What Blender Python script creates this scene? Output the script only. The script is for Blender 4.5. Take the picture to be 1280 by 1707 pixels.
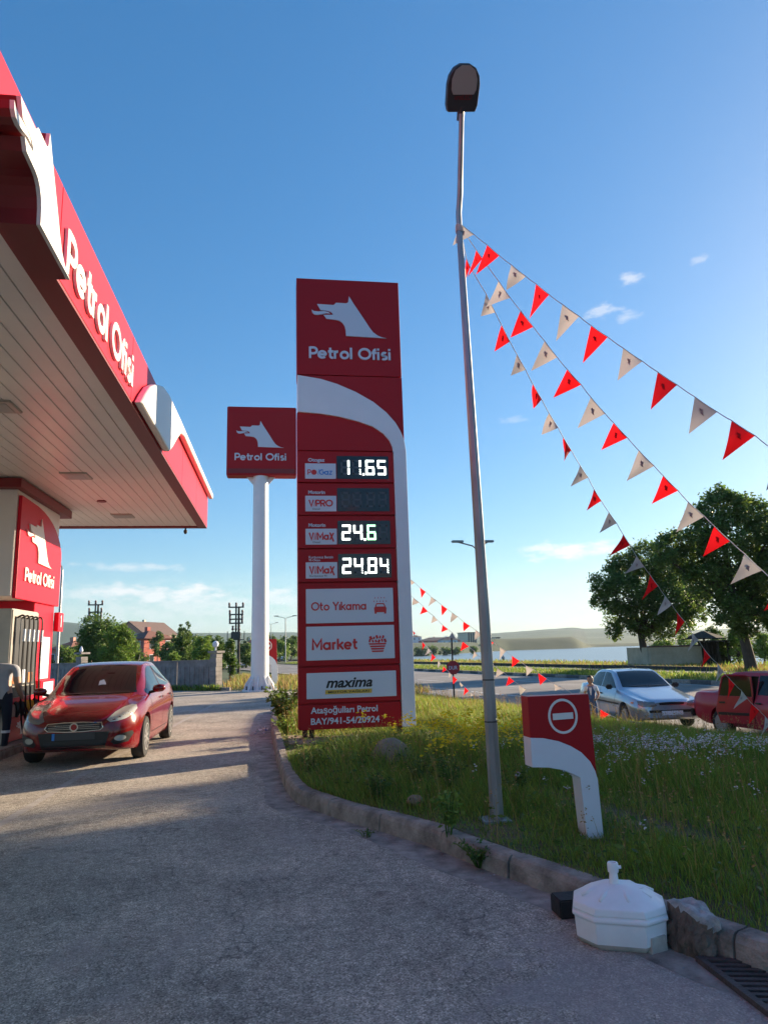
import bpy, bmesh, math, random
import numpy as np
from mathutils import Vector, Matrix, noise
from mathutils.bvhtree import BVHTree
from mathutils.geometry import delaunay_2d_cdt
from math import sin, cos, tan, pi, radians, atan2, sqrt

for o in list(bpy.data.objects):
    bpy.data.objects.remove(o)
scn = bpy.context.scene
col = scn.collection
RND = random.Random(7)
NR = np.random.default_rng(11)

# ------------------------------------------------------------------ camera
FPX = 1183.0
YAW, PIT, ROL, EYE = radians(8.4), math.atan(227 / FPX), radians(1.6), 1.6
fwv = Vector((sin(YAW) * cos(PIT), cos(YAW) * cos(PIT), sin(PIT)))
r0 = Vector((cos(YAW), -sin(YAW), 0))
u0 = r0.cross(fwv)
RV = r0 * cos(ROL) - u0 * sin(ROL)
UV = u0 * cos(ROL) + r0 * sin(ROL)
CAMP = Vector((0, 0, EYE))
camd = bpy.data.cameras.new("camera")
cam = bpy.data.objects.new("camera", camd)
col.objects.link(cam)
mw = Matrix.Identity(4)
for i in range(3):
    mw[i][0], mw[i][1], mw[i][2], mw[i][3] = RV[i], UV[i], -fwv[i], CAMP[i]
cam.matrix_world = mw
camd.sensor_fit = 'VERTICAL'
camd.sensor_height = 36
camd.sensor_width = 27
camd.lens = 36 * FPX / 1707
camd.clip_end = 20000
camd.clip_start = 0.05
scn.camera = cam


def ray(px, py):
    return fwv + RV * ((px - 640) / FPX) - UV * ((py - 853.5) / FPX)


def at_y(px, py, Y):
    d = ray(px, py)
    return CAMP + d * (Y / d.y)


def at_depth(px, py, D):
    return CAMP + ray(px, py) * D


def at_z(px, py, Z):
    d = ray(px, py)
    return CAMP + d * ((Z - EYE) / d.z)


# ------------------------------------------------------------------ light
SUN_AZ, SUN_EL = radians(62), radians(16)
SUNV = Vector((sin(SUN_AZ) * cos(SUN_EL), cos(SUN_AZ) * cos(SUN_EL), sin(SUN_EL)))
sund = bpy.data.lights.new("sun", 'SUN')
sund.energy = 3.9
sund.angle = radians(0.6)
sund.color = (1.0, 0.80, 0.56)
sun = bpy.data.objects.new("sun", sund)
sun.rotation_euler = SUNV.to_track_quat('Z', 'Y').to_euler()
sun.location = (30, 20, 30)
col.objects.link(sun)

world = bpy.data.worlds.new("World")
scn.world = world
world.use_nodes = True
wn, wl = world.node_tree.nodes, world.node_tree.links
for n in list(wn):
    wn.remove(n)


def wnode(t, **k):
    n = wn.new(t)
    for a, b in k.items():
        setattr(n, a, b)
    return n


def wmath(op, a, b=None, c=None, clamp=False):
    n = wnode('ShaderNodeMath', operation=op, use_clamp=clamp)
    for i, v in enumerate((a, b, c)):
        if v is None:
            continue
        if isinstance(v, (int, float)):
            n.inputs[i].default_value = v
        else:
            wl.new(v, n.inputs[i])
    return n.outputs[0]


def build_sky():
    sky = wnode('ShaderNodeTexSky', sky_type='NISHITA', sun_disc=False)
    sky.sun_elevation = SUN_EL
    sky.sun_rotation = SUN_AZ
    sky.altitude = 900
    sky.air_density = 1.0
    sky.dust_density = 1.0
    sky.ozone_density = 2.0
    tc = wnode('ShaderNodeTexCoord')
    sep = wnode('ShaderNodeSeparateXYZ')
    wl.new(tc.outputs['Generated'], sep.inputs[0])
    az = wmath('MULTIPLY', wmath('ARCTAN2', sep.outputs[0], sep.outputs[1]), 180 / pi)
    el = wmath('MULTIPLY', wmath('ARCSINE', sep.outputs[2]), 180 / pi)
    # stretched noise for ragged edges
    comb = wnode('ShaderNodeCombineXYZ')
    wl.new(wmath('MULTIPLY', az, 0.45), comb.inputs[0])
    wl.new(wmath('MULTIPLY', el, 1.1), comb.inputs[1])
    nz = wnode('ShaderNodeTexNoise')
    nz.inputs['Scale'].default_value = 1.5
    nz.inputs['Detail'].default_value = 7
    nz.inputs['Roughness'].default_value = 0.62
    wl.new(comb.outputs[0], nz.inputs['Vector'])
    nf = nz.outputs['Fac']
    total = None
    # the small clouds of the photograph: azimuth, elevation, half width, half height, strength (degrees)
    for px, py, w, h, s in [(1057, 463, 1.3, .5, .5), (1000, 521, 1.7, .6, .42), (1046, 528, 1.1, .45, .35), (955, 918, 4.2, .75, 1.0),
                            (900, 915, 2.0, .4, .7), (1165, 432, 0.8, .35, .3), (225, 945, 4.2, .35, .45), (205, 985, 3.2, .7, .85),
                            (258, 995, 2.4, .7, .8), (310, 990, 3.6, .95, .9), (455, 988, 1.6, .6, .7), (470, 1000, 3.0, .7, .6), (330, 1012, 8, 1.2, .5),
                            (250, 1020, 7, 1.0, .45), (860, 700, 1.2, .3, .25), (130, 990, 4.2, .8, .5)]:
        d = ray(px, py).normalized()
        A, E = math.degrees(atan2(d.x, d.y)), math.degrees(math.asin(d.z))
        dx = wmath('DIVIDE', wmath('SUBTRACT', az, A), w)
        dy = wmath('DIVIDE', wmath('SUBTRACT', el, E), h)
        rr = wmath('SQRT', wmath('ADD', wmath('MULTIPLY', dx, dx), wmath('MULTIPLY', dy, dy)))
        m = wmath('SUBTRACT', wmath('ADD', 1.0, wmath('MULTIPLY', wmath('SUBTRACT', nf, 0.5), 3.2)), rr)
        m = wmath('MULTIPLY', wmath('MULTIPLY', m, 1.2, clamp=True), s)
        total = m if total is None else wmath('MAXIMUM', total, m)
    # thin haze-like cloud low all round the horizon
    band = wmath('SUBTRACT', 1.0, wmath('DIVIDE', wmath('ABSOLUTE', wmath('SUBTRACT', el, 2.5)), 4.0), clamp=True)
    band = wmath('MULTIPLY', wmath('MULTIPLY', band, wmath('SUBTRACT', wmath('MULTIPLY', nf, 2.2), 0.7), clamp=True), 0.55)
    total = wmath('MAXIMUM', total, band)
    mix = wnode('ShaderNodeMix', data_type='RGBA')
    wl.new(total, mix.inputs['Factor'])
    hsv = wnode('ShaderNodeHueSaturation')
    hsv.inputs['Saturation'].default_value = 1.30
    # soften the jump from zenith to horizon, as the photograph's tone curve does
    bw = wnode('ShaderNodeRGBToBW')
    wl.new(sky.outputs[0], bw.inputs[0])
    fac = wmath('MULTIPLY', wmath('POWER', wmath('MAXIMUM', bw.outputs[0], .05), -0.28), .51)
    sc = wnode('ShaderNodeVectorMath', operation='SCALE')
    wl.new(sky.outputs[0], sc.inputs[0])
    wl.new(fac, sc.inputs['Scale'])
    tn = wnode('ShaderNodeVectorMath', operation='MULTIPLY')
    wl.new(sc.outputs[0], tn.inputs[0])
    tn.inputs[1].default_value = (.97, 1.0, 1.0)
    wl.new(tn.outputs[0], hsv.inputs['Color'])
    wl.new(hsv.outputs[0], mix.inputs[6])
    mix.inputs[7].default_value = (2.15, 2.1, 2.05, 1)
    bg = wnode('ShaderNodeBackground')
    bg.inputs['Strength'].default_value = 0.15
    wl.new(mix.outputs[2], bg.inputs['Color'])
    out = wnode('ShaderNodeOutputWorld')
    wl.new(bg.outputs[0], out.inputs[0])


build_sky()
scn.view_settings.view_transform = 'Standard'
scn.view_settings.look = 'None'
scn.view_settings.exposure = 1.78
scn.view_settings.gamma = 1.0
scn.view_settings.use_curve_mapping = False
scn.render.engine = 'CYCLES'
scn.cycles.max_bounces = 8
scn.cycles.transparent_max_bounces = 12

# ------------------------------------------------------------------ materials
def mat(name, color, rough=0.6, metal=0.0, spec=0.5, noise_amt=0.0, noise_scale=6.0, bump=0.0, bump_scale=60.0, coat=0.0,
        transl=0.0, emit=None, estr=0.0, color2=None, island=0.0, stretch=None, sss=0.0, trans=0.0):
    m = bpy.data.materials.new(name)
    m.use_nodes = True
    nt = m.node_tree
    b = nt.nodes['Principled BSDF']
    b.inputs['Base Color'].default_value = (*color, 1)
    b.inputs['Roughness'].default_value = rough
    b.inputs['Metallic'].default_value = metal
    b.inputs['Specular IOR Level'].default_value = spec
    b.inputs['Coat Weight'].default_value = coat
    b.inputs['Coat Roughness'].default_value = 0.06
    b.inputs['Transmission Weight'].default_value = trans
    if emit:
        b.inputs['Emission Color'].default_value = (*emit, 1)
        b.inputs['Emission Strength'].default_value = estr
    colout = None
    tc = None
    if noise_amt or color2 or bump:
        tc = nt.nodes.new('ShaderNodeTexCoord')
        mp = nt.nodes.new('ShaderNodeMapping')
        if stretch:
            mp.inputs['Scale'].default_value = stretch
        nt.links.new(tc.outputs['Object'], mp.inputs[0])
    if noise_amt or color2:
        nz = nt.nodes.new('ShaderNodeTexNoise')
        nz.inputs['Scale'].default_value = noise_scale
        nz.inputs['Detail'].default_value = 8
        nz.inputs['Roughness'].default_value = 0.65
        nt.links.new(mp.outputs[0], nz.inputs['Vector'])
        rp = nt.nodes.new('ShaderNodeValToRGB')
        rp.color_ramp.elements[0].position = 0.3
        rp.color_ramp.elements[1].position = 0.7
        c2 = color2 if color2 else tuple(min(1, c * (1 + noise_amt)) for c in color)
        c1 = color if color2 else tuple(c * (1 - noise_amt) for c in color)
        rp.color_ramp.elements[0].color = (*c1, 1)
        rp.color_ramp.elements[1].color = (*c2, 1)
        nt.links.new(nz.outputs['Fac'], rp.inputs[0])
        colout = rp.outputs[0]
    if island:
        gm = nt.nodes.new('ShaderNodeNewGeometry')
        hs = nt.nodes.new('ShaderNodeHueSaturation')
        mr = nt.nodes.new('ShaderNodeMapRange')
        mr.inputs['To Min'].default_value = 1 - island
        mr.inputs['To Max'].default_value = 1 + island
        nt.links.new(gm.outputs['Random Per Island'], mr.inputs['Value'])
        nt.links.new(mr.outputs[0], hs.inputs['Value'])
        mr2 = nt.nodes.new('ShaderNodeMapRange')
        mr2.inputs['To Min'].default_value = 0.5 - island * 0.07
        mr2.inputs['To Max'].default_value = 0.5 + island * 0.05
        ml = nt.nodes.new('ShaderNodeMath')
        ml.operation = 'FRACT'
        mm = nt.nodes.new('ShaderNodeMath')
        mm.operation = 'MULTIPLY'
        mm.inputs[1].default_value = 37.7
        nt.links.new(gm.outputs['Random Per Island'], mm.inputs[0])
        nt.links.new(mm.outputs[0], ml.inputs[0])
        nt.links.new(ml.outputs[0], mr2.inputs['Value'])
        nt.links.new(mr2.outputs[0], hs.inputs['Hue'])
        if colout is not None:
            nt.links.new(colout, hs.inputs['Color'])
        else:
            hs.inputs['Color'].default_value = (*color, 1)
        colout = hs.outputs[0]
    if colout is not None:
        nt.links.new(colout, b.inputs['Base Color'])
    if bump:
        nb = nt.nodes.new('ShaderNodeTexNoise')
        nb.inputs['Scale'].default_value = bump_scale
        nb.inputs['Detail'].default_value = 5
        nt.links.new(mp.outputs[0], nb.inputs['Vector'])
        bp = nt.nodes.new('ShaderNodeBump')
        bp.inputs['Strength'].default_value = bump
        bp.inputs['Distance'].default_value = 0.02
        nt.links.new(nb.outputs['Fac'], bp.inputs['Height'])
        nt.links.new(bp.outputs[0], b.inputs['Normal'])
    if transl:
        tr = nt.nodes.new('ShaderNodeBsdfTranslucent')
        if colout is not None:
            nt.links.new(colout, tr.inputs['Color'])
        else:
            tr.inputs['Color'].default_value = (*color, 1)
        mx = nt.nodes.new('ShaderNodeMixShader')
        mx.inputs[0].default_value = transl
        nt.links.new(b.outputs[0], mx.inputs[1])
        nt.links.new(tr.outputs[0], mx.inputs[2])
        nt.links.new(mx.outputs[0], nt.nodes['Material Output'].inputs[0])
    return m


def ground_material():
    """coarse worn asphalt: light aggregate in dark binder, dusty patches"""
    m = mat("worn_asphalt", (0.1, 0.1, 0.1), 0.85, spec=0.3)
    nt = m.node_tree
    N, L = nt.nodes, nt.links
    b = N['Principled BSDF']
    tc = N.new('ShaderNodeTexCoord')

    def tex(kind, scale, **k):
        t = N.new(kind)
        t.inputs['Scale'].default_value = scale
        for a, v in k.items():
            t.inputs[a].default_value = v
        L.new(tc.outputs['Object'], t.inputs['Vector'])
        return t

    def ramp(src, stops):
        r = N.new('ShaderNodeValToRGB')
        e = r.color_ramp.elements
        while len(e) < len(stops):
            e.new(0.5)
        for i, (p, c) in enumerate(stops):
            e[i].position = p
            e[i].color = (*c, 1) if len(c) == 3 else c
        L.new(src, r.inputs[0])
        return r.outputs[0]

    def mix(f, a, c, blend='MIX'):
        x = N.new('ShaderNodeMix')
        x.data_type = 'RGBA'
        x.blend_type = blend
        if isinstance(f, float):
            x.inputs[0].default_value = f
        else:
            L.new(f, x.inputs[0])
        for i, v in ((6, a), (7, c)):
            if isinstance(v, tuple):
                x.inputs[i].default_value = (*v, 1)
            else:
                L.new(v, x.inputs[i])
        return x.outputs[2]
    vor = tex('ShaderNodeTexVoronoi', 120)
    stone = ramp(vor.outputs['Color'], [(0.0, (.15, .132, .108)), (0.42, (.335, .295, .245)), (.8, (.53, .47, .395)), (1, (.82, .75, .65))])
    big = tex('ShaderNodeTexNoise', 0.8, Detail=9, Roughness=0.68)
    shade = ramp(big.outputs['Fac'], [(0.30, (.66, .66, .66)), (.48, (.97, .97, .96)), (.66, (1.28, 1.26, 1.24))])
    c = mix(1.0, stone, shade, 'MULTIPLY')
    mid = tex('ShaderNodeTexNoise', 13, Detail=6, Roughness=0.7)
    c = mix(1.0, c, ramp(mid.outputs['Fac'], [(.35, (.74, .74, .74)), (.65, (1.22, 1.22, 1.22))]), 'MULTIPLY')
    dust = tex('ShaderNodeTexNoise', 0.45, Detail=10, Roughness=0.72, Distortion=0.5)
    dm = ramp(dust.outputs['Fac'], [(.54, (0, 0, 0)), (.60, (.5, .5, .5)), (.72, (1, 1, 1))])
    c = mix(dm, c, (.40, .345, .31))
    oil = tex('ShaderNodeTexNoise', 1.7, Detail=5, Roughness=0.6)
    om = ramp(oil.outputs['Fac'], [(.62, (0, 0, 0)), (.74, (.55, .55, .55))])
    c = mix(om, c, (.075, .066, .06))
    # pale cement smeared in the gutter corner near the drain
    sp = N.new('ShaderNodeSeparateXYZ')
    L.new(tc.outputs['Object'], sp.inputs[0])
    vd = N.new('ShaderNodeVectorMath')
    vd.operation = 'DISTANCE'
    vd.inputs[1].default_value = (1.75, 3.35, 0)
    L.new(tc.outputs['Object'], vd.inputs[0])
    cn = tex('ShaderNodeTexNoise', 2.6, Detail=9, Roughness=.7)
    ma = N.new('ShaderNodeMath')
    ma.operation = 'MULTIPLY_ADD'
    L.new(cn.outputs['Fac'], ma.inputs[0])
    ma.inputs[1].default_value = -3.2
    L.new(vd.outputs['Value'], ma.inputs[2])
    cmk = ramp(ma.outputs[0], [(0.0, (.85, .85, .85)), (.12, (0, 0, 0))])
    mo = N.new('ShaderNodeMath')
    mo.operation = 'ADD'
    mo.inputs[1].default_value = 1.0
    L.new(ma.outputs[0], mo.inputs[0])
    cmk = ramp(mo.outputs[0], [(0.0, (.55, .55, .55)), (.25, (0, 0, 0))])
    c = mix(cmk, c, (.36, .32, .30))
    # oil drips
    ov = N.new('ShaderNodeTexVoronoi')
    ov.inputs['Scale'].default_value = 1.15
    L.new(tc.outputs['Object'], ov.inputs['Vector'])
    c = mix(ramp(ov.outputs['Distance'], [(.03, (.55, .55, .55)), (.085, (0, 0, 0))]), c, (.06, .055, .05))
    # thin cracks
    cv = N.new('ShaderNodeTexVoronoi')
    cv.feature = 'DISTANCE_TO_EDGE'
    cv.inputs['Scale'].default_value = 0.5
    ds = tex('ShaderNodeTexNoise', 2.3, Detail=6)
    va = N.new('ShaderNodeVectorMath')
    va.operation = 'ADD'
    L.new(tc.outputs['Object'], va.inputs[0])
    L.new(ds.outputs['Color'], va.inputs[1])
    L.new(va.outputs[0], cv.inputs['Vector'])
    cm = ramp(cv.outputs['Distance'], [(0.0, (.55, .55, .55)), (.006, (0, 0, 0))])
    c = mix(cm, c, (.04, .04, .04))
    L.new(c, b.inputs['Base Color'])
    nb = tex('ShaderNodeTexNoise', 70, Detail=4)
    add = N.new('ShaderNodeMath')
    add.operation = 'ADD'
    L.new(vor.outputs['Distance'], add.inputs[0])
    L.new(nb.outputs['Fac'], add.inputs[1])
    bp = N.new('ShaderNodeBump')
    bp.inputs['Strength'].default_value = 0.55
    bp.inputs['Distance'].default_value = 0.009
    L.new(add.outputs[0], bp.inputs['Height'])
    L.new(bp.outputs[0], b.inputs['Normal'])
    return m


M = {}
M['asphalt'] = ground_material()
M['road'] = mat("road_asphalt", (.21, .195, .185), .8, noise_amt=.35, noise_scale=.35, bump=.3, bump_scale=40)
M['concrete'] = mat("kerb_concrete", (.29, .255, .215), .9, noise_amt=.55, noise_scale=5, bump=.7, bump_scale=45)
M['gutter'] = mat("gutter_concrete", (.29, .26, .225), .9, noise_amt=.6, noise_scale=4.5, bump=.5, bump_scale=60)
M['paint'] = mat("road_paint", (.6, .6, .58), .7, noise_amt=.3, noise_scale=7)
M['soil'] = mat("dry_soil", (.12, .095, .06), .95, color2=(.20, .16, .10), noise_scale=3, bump=.6, bump_scale=20)
M['red'] = mat("sign_red", (.50, .014, .03), .28, coat=.1)
M['red_face'] = mat("fascia_red", (.62, .007, .030), .42, spec=.22)
M['crimson'] = mat("sign_crimson", (.40, .010, .016), .42, spec=.22)
M['white'] = mat("sign_white", (.74, .76, .80), .35, noise_amt=.03, noise_scale=3)
M['cream'] = mat("emblem_white", (.80, .77, .72), .4)
M['darkred'] = mat("trim_dark_red", (.20, .012, .015), .45)
M['seam'] = mat("seam_dark", (.05, .008, .01), .6)
M['plate'] = mat("plate_white", (.62, .68, .76), .3)
M['screen'] = mat("display_black", (.016, .022, .03), .12)
M['led'] = mat("led_white", (.8, .9, .85), .4, emit=(.92, 1, .94), estr=1.0)
M['ledgreen'] = mat("led_green", (.5, .9, .6), .4, emit=(.4, 1, .5), estr=.8)
M['segoff'] = mat("segment_unlit", (.07, .085, .10), .4)
M['blue'] = mat("logo_blue", (.03, .22, .62), .4)
M['signred'] = mat("lettering_red", (.62, .02, .02), .4)
M['black'] = mat("black_plastic", (.012, .012, .013), .4)
M['rubber'] = mat("rubber", (.02, .02, .021), .75, bump=.3, bump_scale=30)
M['gold'] = mat("gold_band", (.62, .42, .06), .4)
M['galv'] = mat("galvanised_steel", (.30, .31, .32), .42, metal=.65, noise_amt=.25, noise_scale=9, stretch=(1, 1, .2))
M['paleply'] = mat("white_painted_steel", (.78, .79, .80), .35, noise_amt=.05, noise_scale=1.5)
M['steel'] = mat("brushed_steel", (.45, .42, .38), .4, metal=.5, noise_amt=.1, noise_scale=4)
M['soffit'] = mat("soffit_panel", (.80, .76, .72), .35, noise_amt=.06, noise_scale=.9)
M['soffit2'] = mat("soffit_groove", (.42, .39, .36), .8)
M['lampglass'] = mat("lamp_glass", (.36, .36, .34), .35)
M['darkgrey'] = mat("dark_grey_casting", (.045, .045, .048), .45)
M['carred'] = mat("car_paint_red", (.17, .003, .006), .22, coat=.7, spec=.3)
M['carblue'] = mat("car_paint_silver", (.38, .44, .52), .28, metal=.55, coat=1.0)
M['oldred'] = mat("car_paint_faded_red", (.34, .014, .028), .36, coat=.3)
M['carwhite'] = mat("car_paint_white", (.7, .72, .75), .3, coat=.6)
M['glass'] = mat("car_glass", (.012, .014, .016), .05, spec=.4, coat=.0)
M['lens'] = mat("headlight_lens", (.48, .47, .40), .12, coat=1.0)
M['darklens'] = mat("lens_dark", (.18, .17, .15), .12, coat=1.0)
M['amber'] = mat("lens_amber", (.6, .16, .03), .2, coat=1.0)
M['taillens'] = mat("tail_lens", (.35, .01, .01), .2, coat=1.0)
M['chrome'] = mat("chrome", (.7, .7, .7), .15, metal=1.0)
M['alloy'] = mat("alloy_wheel", (.42, .42, .42), .35, metal=.7)
M['tyre'] = mat("tyre_rubber", (.02, .02, .02), .8, bump=.2)
M['skin'] = mat("skin", (.42, .24, .16), .55)
M['hair'] = mat("hair_dark", (.018, .013, .01), .6)
M['denim'] = mat("denim_blue", (.06, .12, .25), .85, noise_amt=.3, noise_scale=12)
M['navy'] = mat("navy_trousers", (.012, .015, .028), .9)
M['greyshirt'] = mat("grey_shirt", (.34, .35, .38), .9, noise_amt=.08, noise_scale=8, bump=.5, bump_scale=8)
M['whitecloth'] = mat("white_cloth", (.72, .72, .74), .9)
M['flagred'] = mat("pennant_red", (.85, .010, .014), .6, transl=.55)
M['flagwhite'] = mat("pennant_white", (.58, .53, .50), .7, transl=.28)
M['flagprint'] = mat("pennant_print_grey", (.46, .34, .34), .7, transl=.3)
M['flagprint2'] = mat("pennant_print_red", (.60, .008, .012), .7, transl=.4)
M['cord'] = mat("cord_white", (.62, .62, .62), .7)
M['poly'] = mat("white_polyethylene", (.88, .88, .88), .38, noise_amt=.06, noise_scale=5, bump=.12, bump_scale=9)
M['polydirt'] = mat("polyethylene_dirty", (.50, .46, .40), .6, noise_amt=.3, noise_scale=9)
M['iron'] = mat("cast_iron", (.07, .055, .05), .7, noise_amt=.4, noise_scale=10, bump=.5)
M['bark'] = mat("bark", (.075, .058, .045), .95, noise_amt=.4, noise_scale=9, bump=1.0, bump_scale=25, stretch=(1, 1, .25))
M['leafdark'] = mat("leaf_dark", (.115, .185, .038), .5, transl=.5, island=.42)
M['leafmid'] = mat("leaf_mid", (.10, .175, .032), .55, transl=.4, island=.4)
M['leafbright'] = mat("leaf_bright", (.16, .26, .04), .55, transl=.42, island=.35)
M['leafpine'] = mat("leaf_conifer", (.022, .042, .018), .7, transl=.12, island=.35)
M['grass'] = mat("grass_blades", (.20, .30, .042), .6, transl=.42, island=.45)
M['grassyellow'] = mat("grass_yellowing_and_sunlit", (.34, .36, .07), .65, transl=.42, island=.35)
M['grassdry'] = mat("grass_dry", (.36, .25, .09), .75, transl=.35, island=.35)
M['petalyellow'] = mat("petal_yellow", (.80, .62, .02), .6, transl=.3)
M['petalwhite'] = mat("petal_white", (.75, .72, .74), .7, transl=.3)
M['petallilac'] = mat("petal_lilac", (.55, .42, .50), .7, transl=.3)
M['stonewall'] = mat("block_wall", (.24, .225, .215), .95, noise_amt=.35, noise_scale=2.5, bump=.6, bump_scale=16)
M['plaster'] = mat("old_plaster", (.40, .34, .25), .95, color2=(.55, .48, .37), noise_scale=1.6, bump=.4)
M['wood'] = mat("dark_timber", (.035, .028, .022), .9, noise_amt=.3, noise_scale=5)
M['brickpink'] = mat("render_pink", (.50, .15, .115), .9, noise_amt=.12, noise_scale=.8)
M['salmon'] = mat("render_salmon", (.56, .27, .21), .9, noise_amt=.1, noise_scale=.6)
M['creamwall'] = mat("render_cream", (.62, .54, .40), .9, noise_amt=.08)
M['tile'] = mat("roof_tile", (.20, .085, .06), .85, noise_amt=.25, noise_scale=2.2, bump=.8, bump_scale=6, stretch=(1, 1, 3))
M['tile2'] = mat("roof_tile_brown", (.13, .085, .075), .85, noise_amt=.2, noise_scale=1.4)
M['winglass'] = mat("window_glass", (.04, .05, .06), .1)
M['rock'] = mat("rock_brown_grey", (.06, .048, .036), .9, color2=(.22, .18, .14), noise_scale=9, bump=1.0, bump_scale=30, stretch=(1, 3, 1))
M['rockpale'] = mat("rock_pale_vein", (.17, .19, .185), .75, color2=(.50, .52, .50), noise_scale=16, bump=.8, bump_scale=24)
M['boulder'] = mat("boulder_tan", (.25, .20, .15), .9, noise_amt=.3, noise_scale=7, bump=.6, bump_scale=25)
M['nozzle'] = mat("nozzle_yellow", (.72, .36, .02), .45)
M['orange'] = mat("orange_panel", (.62, .22, .06), .5)
M['hill'] = mat("hill_pasture", (.10, .13, .06), .95, color2=(.21, .20, .10), noise_scale=.011, bump=0)
M['insul'] = mat("porcelain_brown", (.09, .03, .03), .35)


# ------------------------------------------------------------------ builders
class MB:
    """collects geometry, then links it as one mesh object"""

    def __init__(s):
        s.v, s.f, s.m = [], [], []

    def add(s, vs, fs, m=0):
        o = len(s.v)
        s.v += [tuple(v) for v in vs]
        s.f += [tuple(i + o for i in f) for f in fs]
        s.m += [m] * len(fs)
        return s

    def box(s, x0, x1, y0, y1, z0, z1, m=0):
        v = [(x, y, z) for z in (z0, z1) for y in (y0, y1) for x in (x0, x1)]
        return s.add(v, [(0, 2, 3, 1), (4, 5, 7, 6), (0, 1, 5, 4), (2, 6, 7, 3), (0, 4, 6, 2), (1, 3, 7, 5)], m)

    def bevbox(s, x0, x1, y0, y1, z0, z1, b=.01, m=0):
        bm = bmesh.new()
        bmesh.ops.create_cube(bm, size=1)
        for v in bm.verts:
            v.co = Vector(((x0 + x1) / 2 + v.co.x * (x1 - x0), (y0 + y1) / 2 + v.co.y * (y1 - y0), (z0 + z1) / 2 + v.co.z * (z1 - z0)))
        bmesh.ops.bevel(bm, geom=bm.edges[:], offset=b, segments=2, affect='EDGES')
        return s.bm(bm, m)

    def bm(s, bm, m=0):
        bm.verts.index_update()
        s.add([v.co[:] for v in bm.verts], [[v.index for v in f.verts] for f in bm.faces], m)
        bm.free()
        return s

    def tube(s, pts, rad, seg=8, m=0, cap=True):
        pts = [Vector(p) for p in pts]
        if not hasattr(rad, '__len__'):
            rad = [rad] * len(pts)
        vs, fs = [], []
        n = len(pts)
        prev = None
        for i, p in enumerate(pts):
            t = (pts[min(i + 1, n - 1)] - pts[max(i - 1, 0)])
            if t.length < 1e-9:
                t = Vector((0, 0, 1))
            t.normalize()
            if prev is None:
                a = t.orthogonal().normalized()
            else:
                a = (prev - t * prev.dot(t))
                a = a.normalized() if a.length > 1e-6 else t.orthogonal().normalized()
            prev = a
            b = t.cross(a)
            for k in range(seg):
                q = 2 * pi * k / seg
                vs.append(p + (a * cos(q) + b * sin(q)) * rad[i])
        for i in range(n - 1):
            for k in range(seg):
                k2 = (k + 1) % seg
                fs.append((i * seg + k, i * seg + k2, (i + 1) * seg + k2, (i + 1) * seg + k))
        if cap:
            fs.append(tuple(range(seg - 1, -1, -1)))
            fs.append(tuple((n - 1) * seg + k for k in range(seg)))
        return s.add(vs, fs, m)

    def lathe(s, prof, c=(0, 0, 0), seg=20, m=0, axis='z'):
        vs, fs = [], []
        for r, h in prof:
            for k in range(seg):
                q = 2 * pi * k / seg
                if axis == 'z':
                    vs.append((c[0] + r * cos(q), c[1] + r * sin(q), c[2] + h))
                elif axis == 'x':
                    vs.append((c[0] + h, c[1] + r * cos(q), c[2] + r * sin(q)))
                else:
                    vs.append((c[0] + r * cos(q), c[1] + h, c[2] + r * sin(q)))
        n = len(prof)
        for i in range(n - 1):
            for k in range(seg):
                k2 = (k + 1) % seg
                fs.append((i * seg + k, i * seg + k2, (i + 1) * seg + k2, (i + 1) * seg + k))
        fs.append(tuple(range(seg - 1, -1, -1)))
        fs.append(tuple((n - 1) * seg + k for k in range(seg)))
        return s.add(vs, fs, m)

    def prism(s, poly, fr, d0, d1, m=0):
        """poly in frame fr=(origin,u,v,n); extruded from depth d0 to d1 along n"""
        O, U, V, N = [Vector(q) for q in fr]
        n = len(poly)
        area = sum(poly[i][0] * poly[(i + 1) % n][1] - poly[(i + 1) % n][0] * poly[i][1] for i in range(n))
        if area < 0:
            poly = poly[::-1]
        lo = [O + U * a + V * b + N * d0 for a, b in poly]
        hi = [O + U * a + V * b + N * d1 for a, b in poly]
        fs = [tuple(range(n - 1, -1, -1)), tuple(range(n, 2 * n))]
        for i in range(n):
            j = (i + 1) % n
            fs.append((i, j, n + j, n + i))
        return s.add(lo + hi, fs, m)

    def ribbon(s, pts, w, fr, d0, d1, m=0, closed=False):
        P = [Vector((a, b)) for a, b in pts]
        n = len(P)
        Lf, Rt = [], []
        for i in range(n):
            if closed:
                a, c = P[(i - 1) % n], P[(i + 1) % n]
            else:
                a, c = P[max(i - 1, 0)], P[min(i + 1, n - 1)]
            d1v = (P[i] - a)
            d2v = (c - P[i])
            if d1v.length < 1e-9:
                d1v = d2v
            if d2v.length < 1e-9:
                d2v = d1v
            d1v, d2v = d1v.normalized(), d2v.normalized()
            t = (d1v + d2v)
            t = t.normalized() if t.length > 1e-6 else d1v
            nn = Vector((-t.y, t.x))
            k = 1 / max(0.55, nn.dot(Vector((-d1v.y, d1v.x))))
            Lf.append(P[i] + nn * w / 2 * k)
            Rt.append(P[i] - nn * w / 2 * k)
        O, U, V, N = [Vector(q) for q in fr]
        vs = []
        for i in range(n):
            for q, d in ((Lf[i], d0), (Rt[i], d0), (Rt[i], d1), (Lf[i], d1)):
                vs.append(O + U * q.x + V * q.y + N * d)
        fs = []
        rng = range(n) if closed else range(n - 1)
        for i in rng:
            j = (i + 1) % n
            for k in range(4):
                k2 = (k + 1) % 4
                fs.append((i * 4 + k, i * 4 + k2, j * 4 + k2, j * 4 + k))
        if not closed:
            fs.append((3, 2, 1, 0))
            o = (n - 1) * 4
            fs.append((o, o + 1, o + 2, o + 3))
        return s.add(vs, fs, m)

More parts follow.
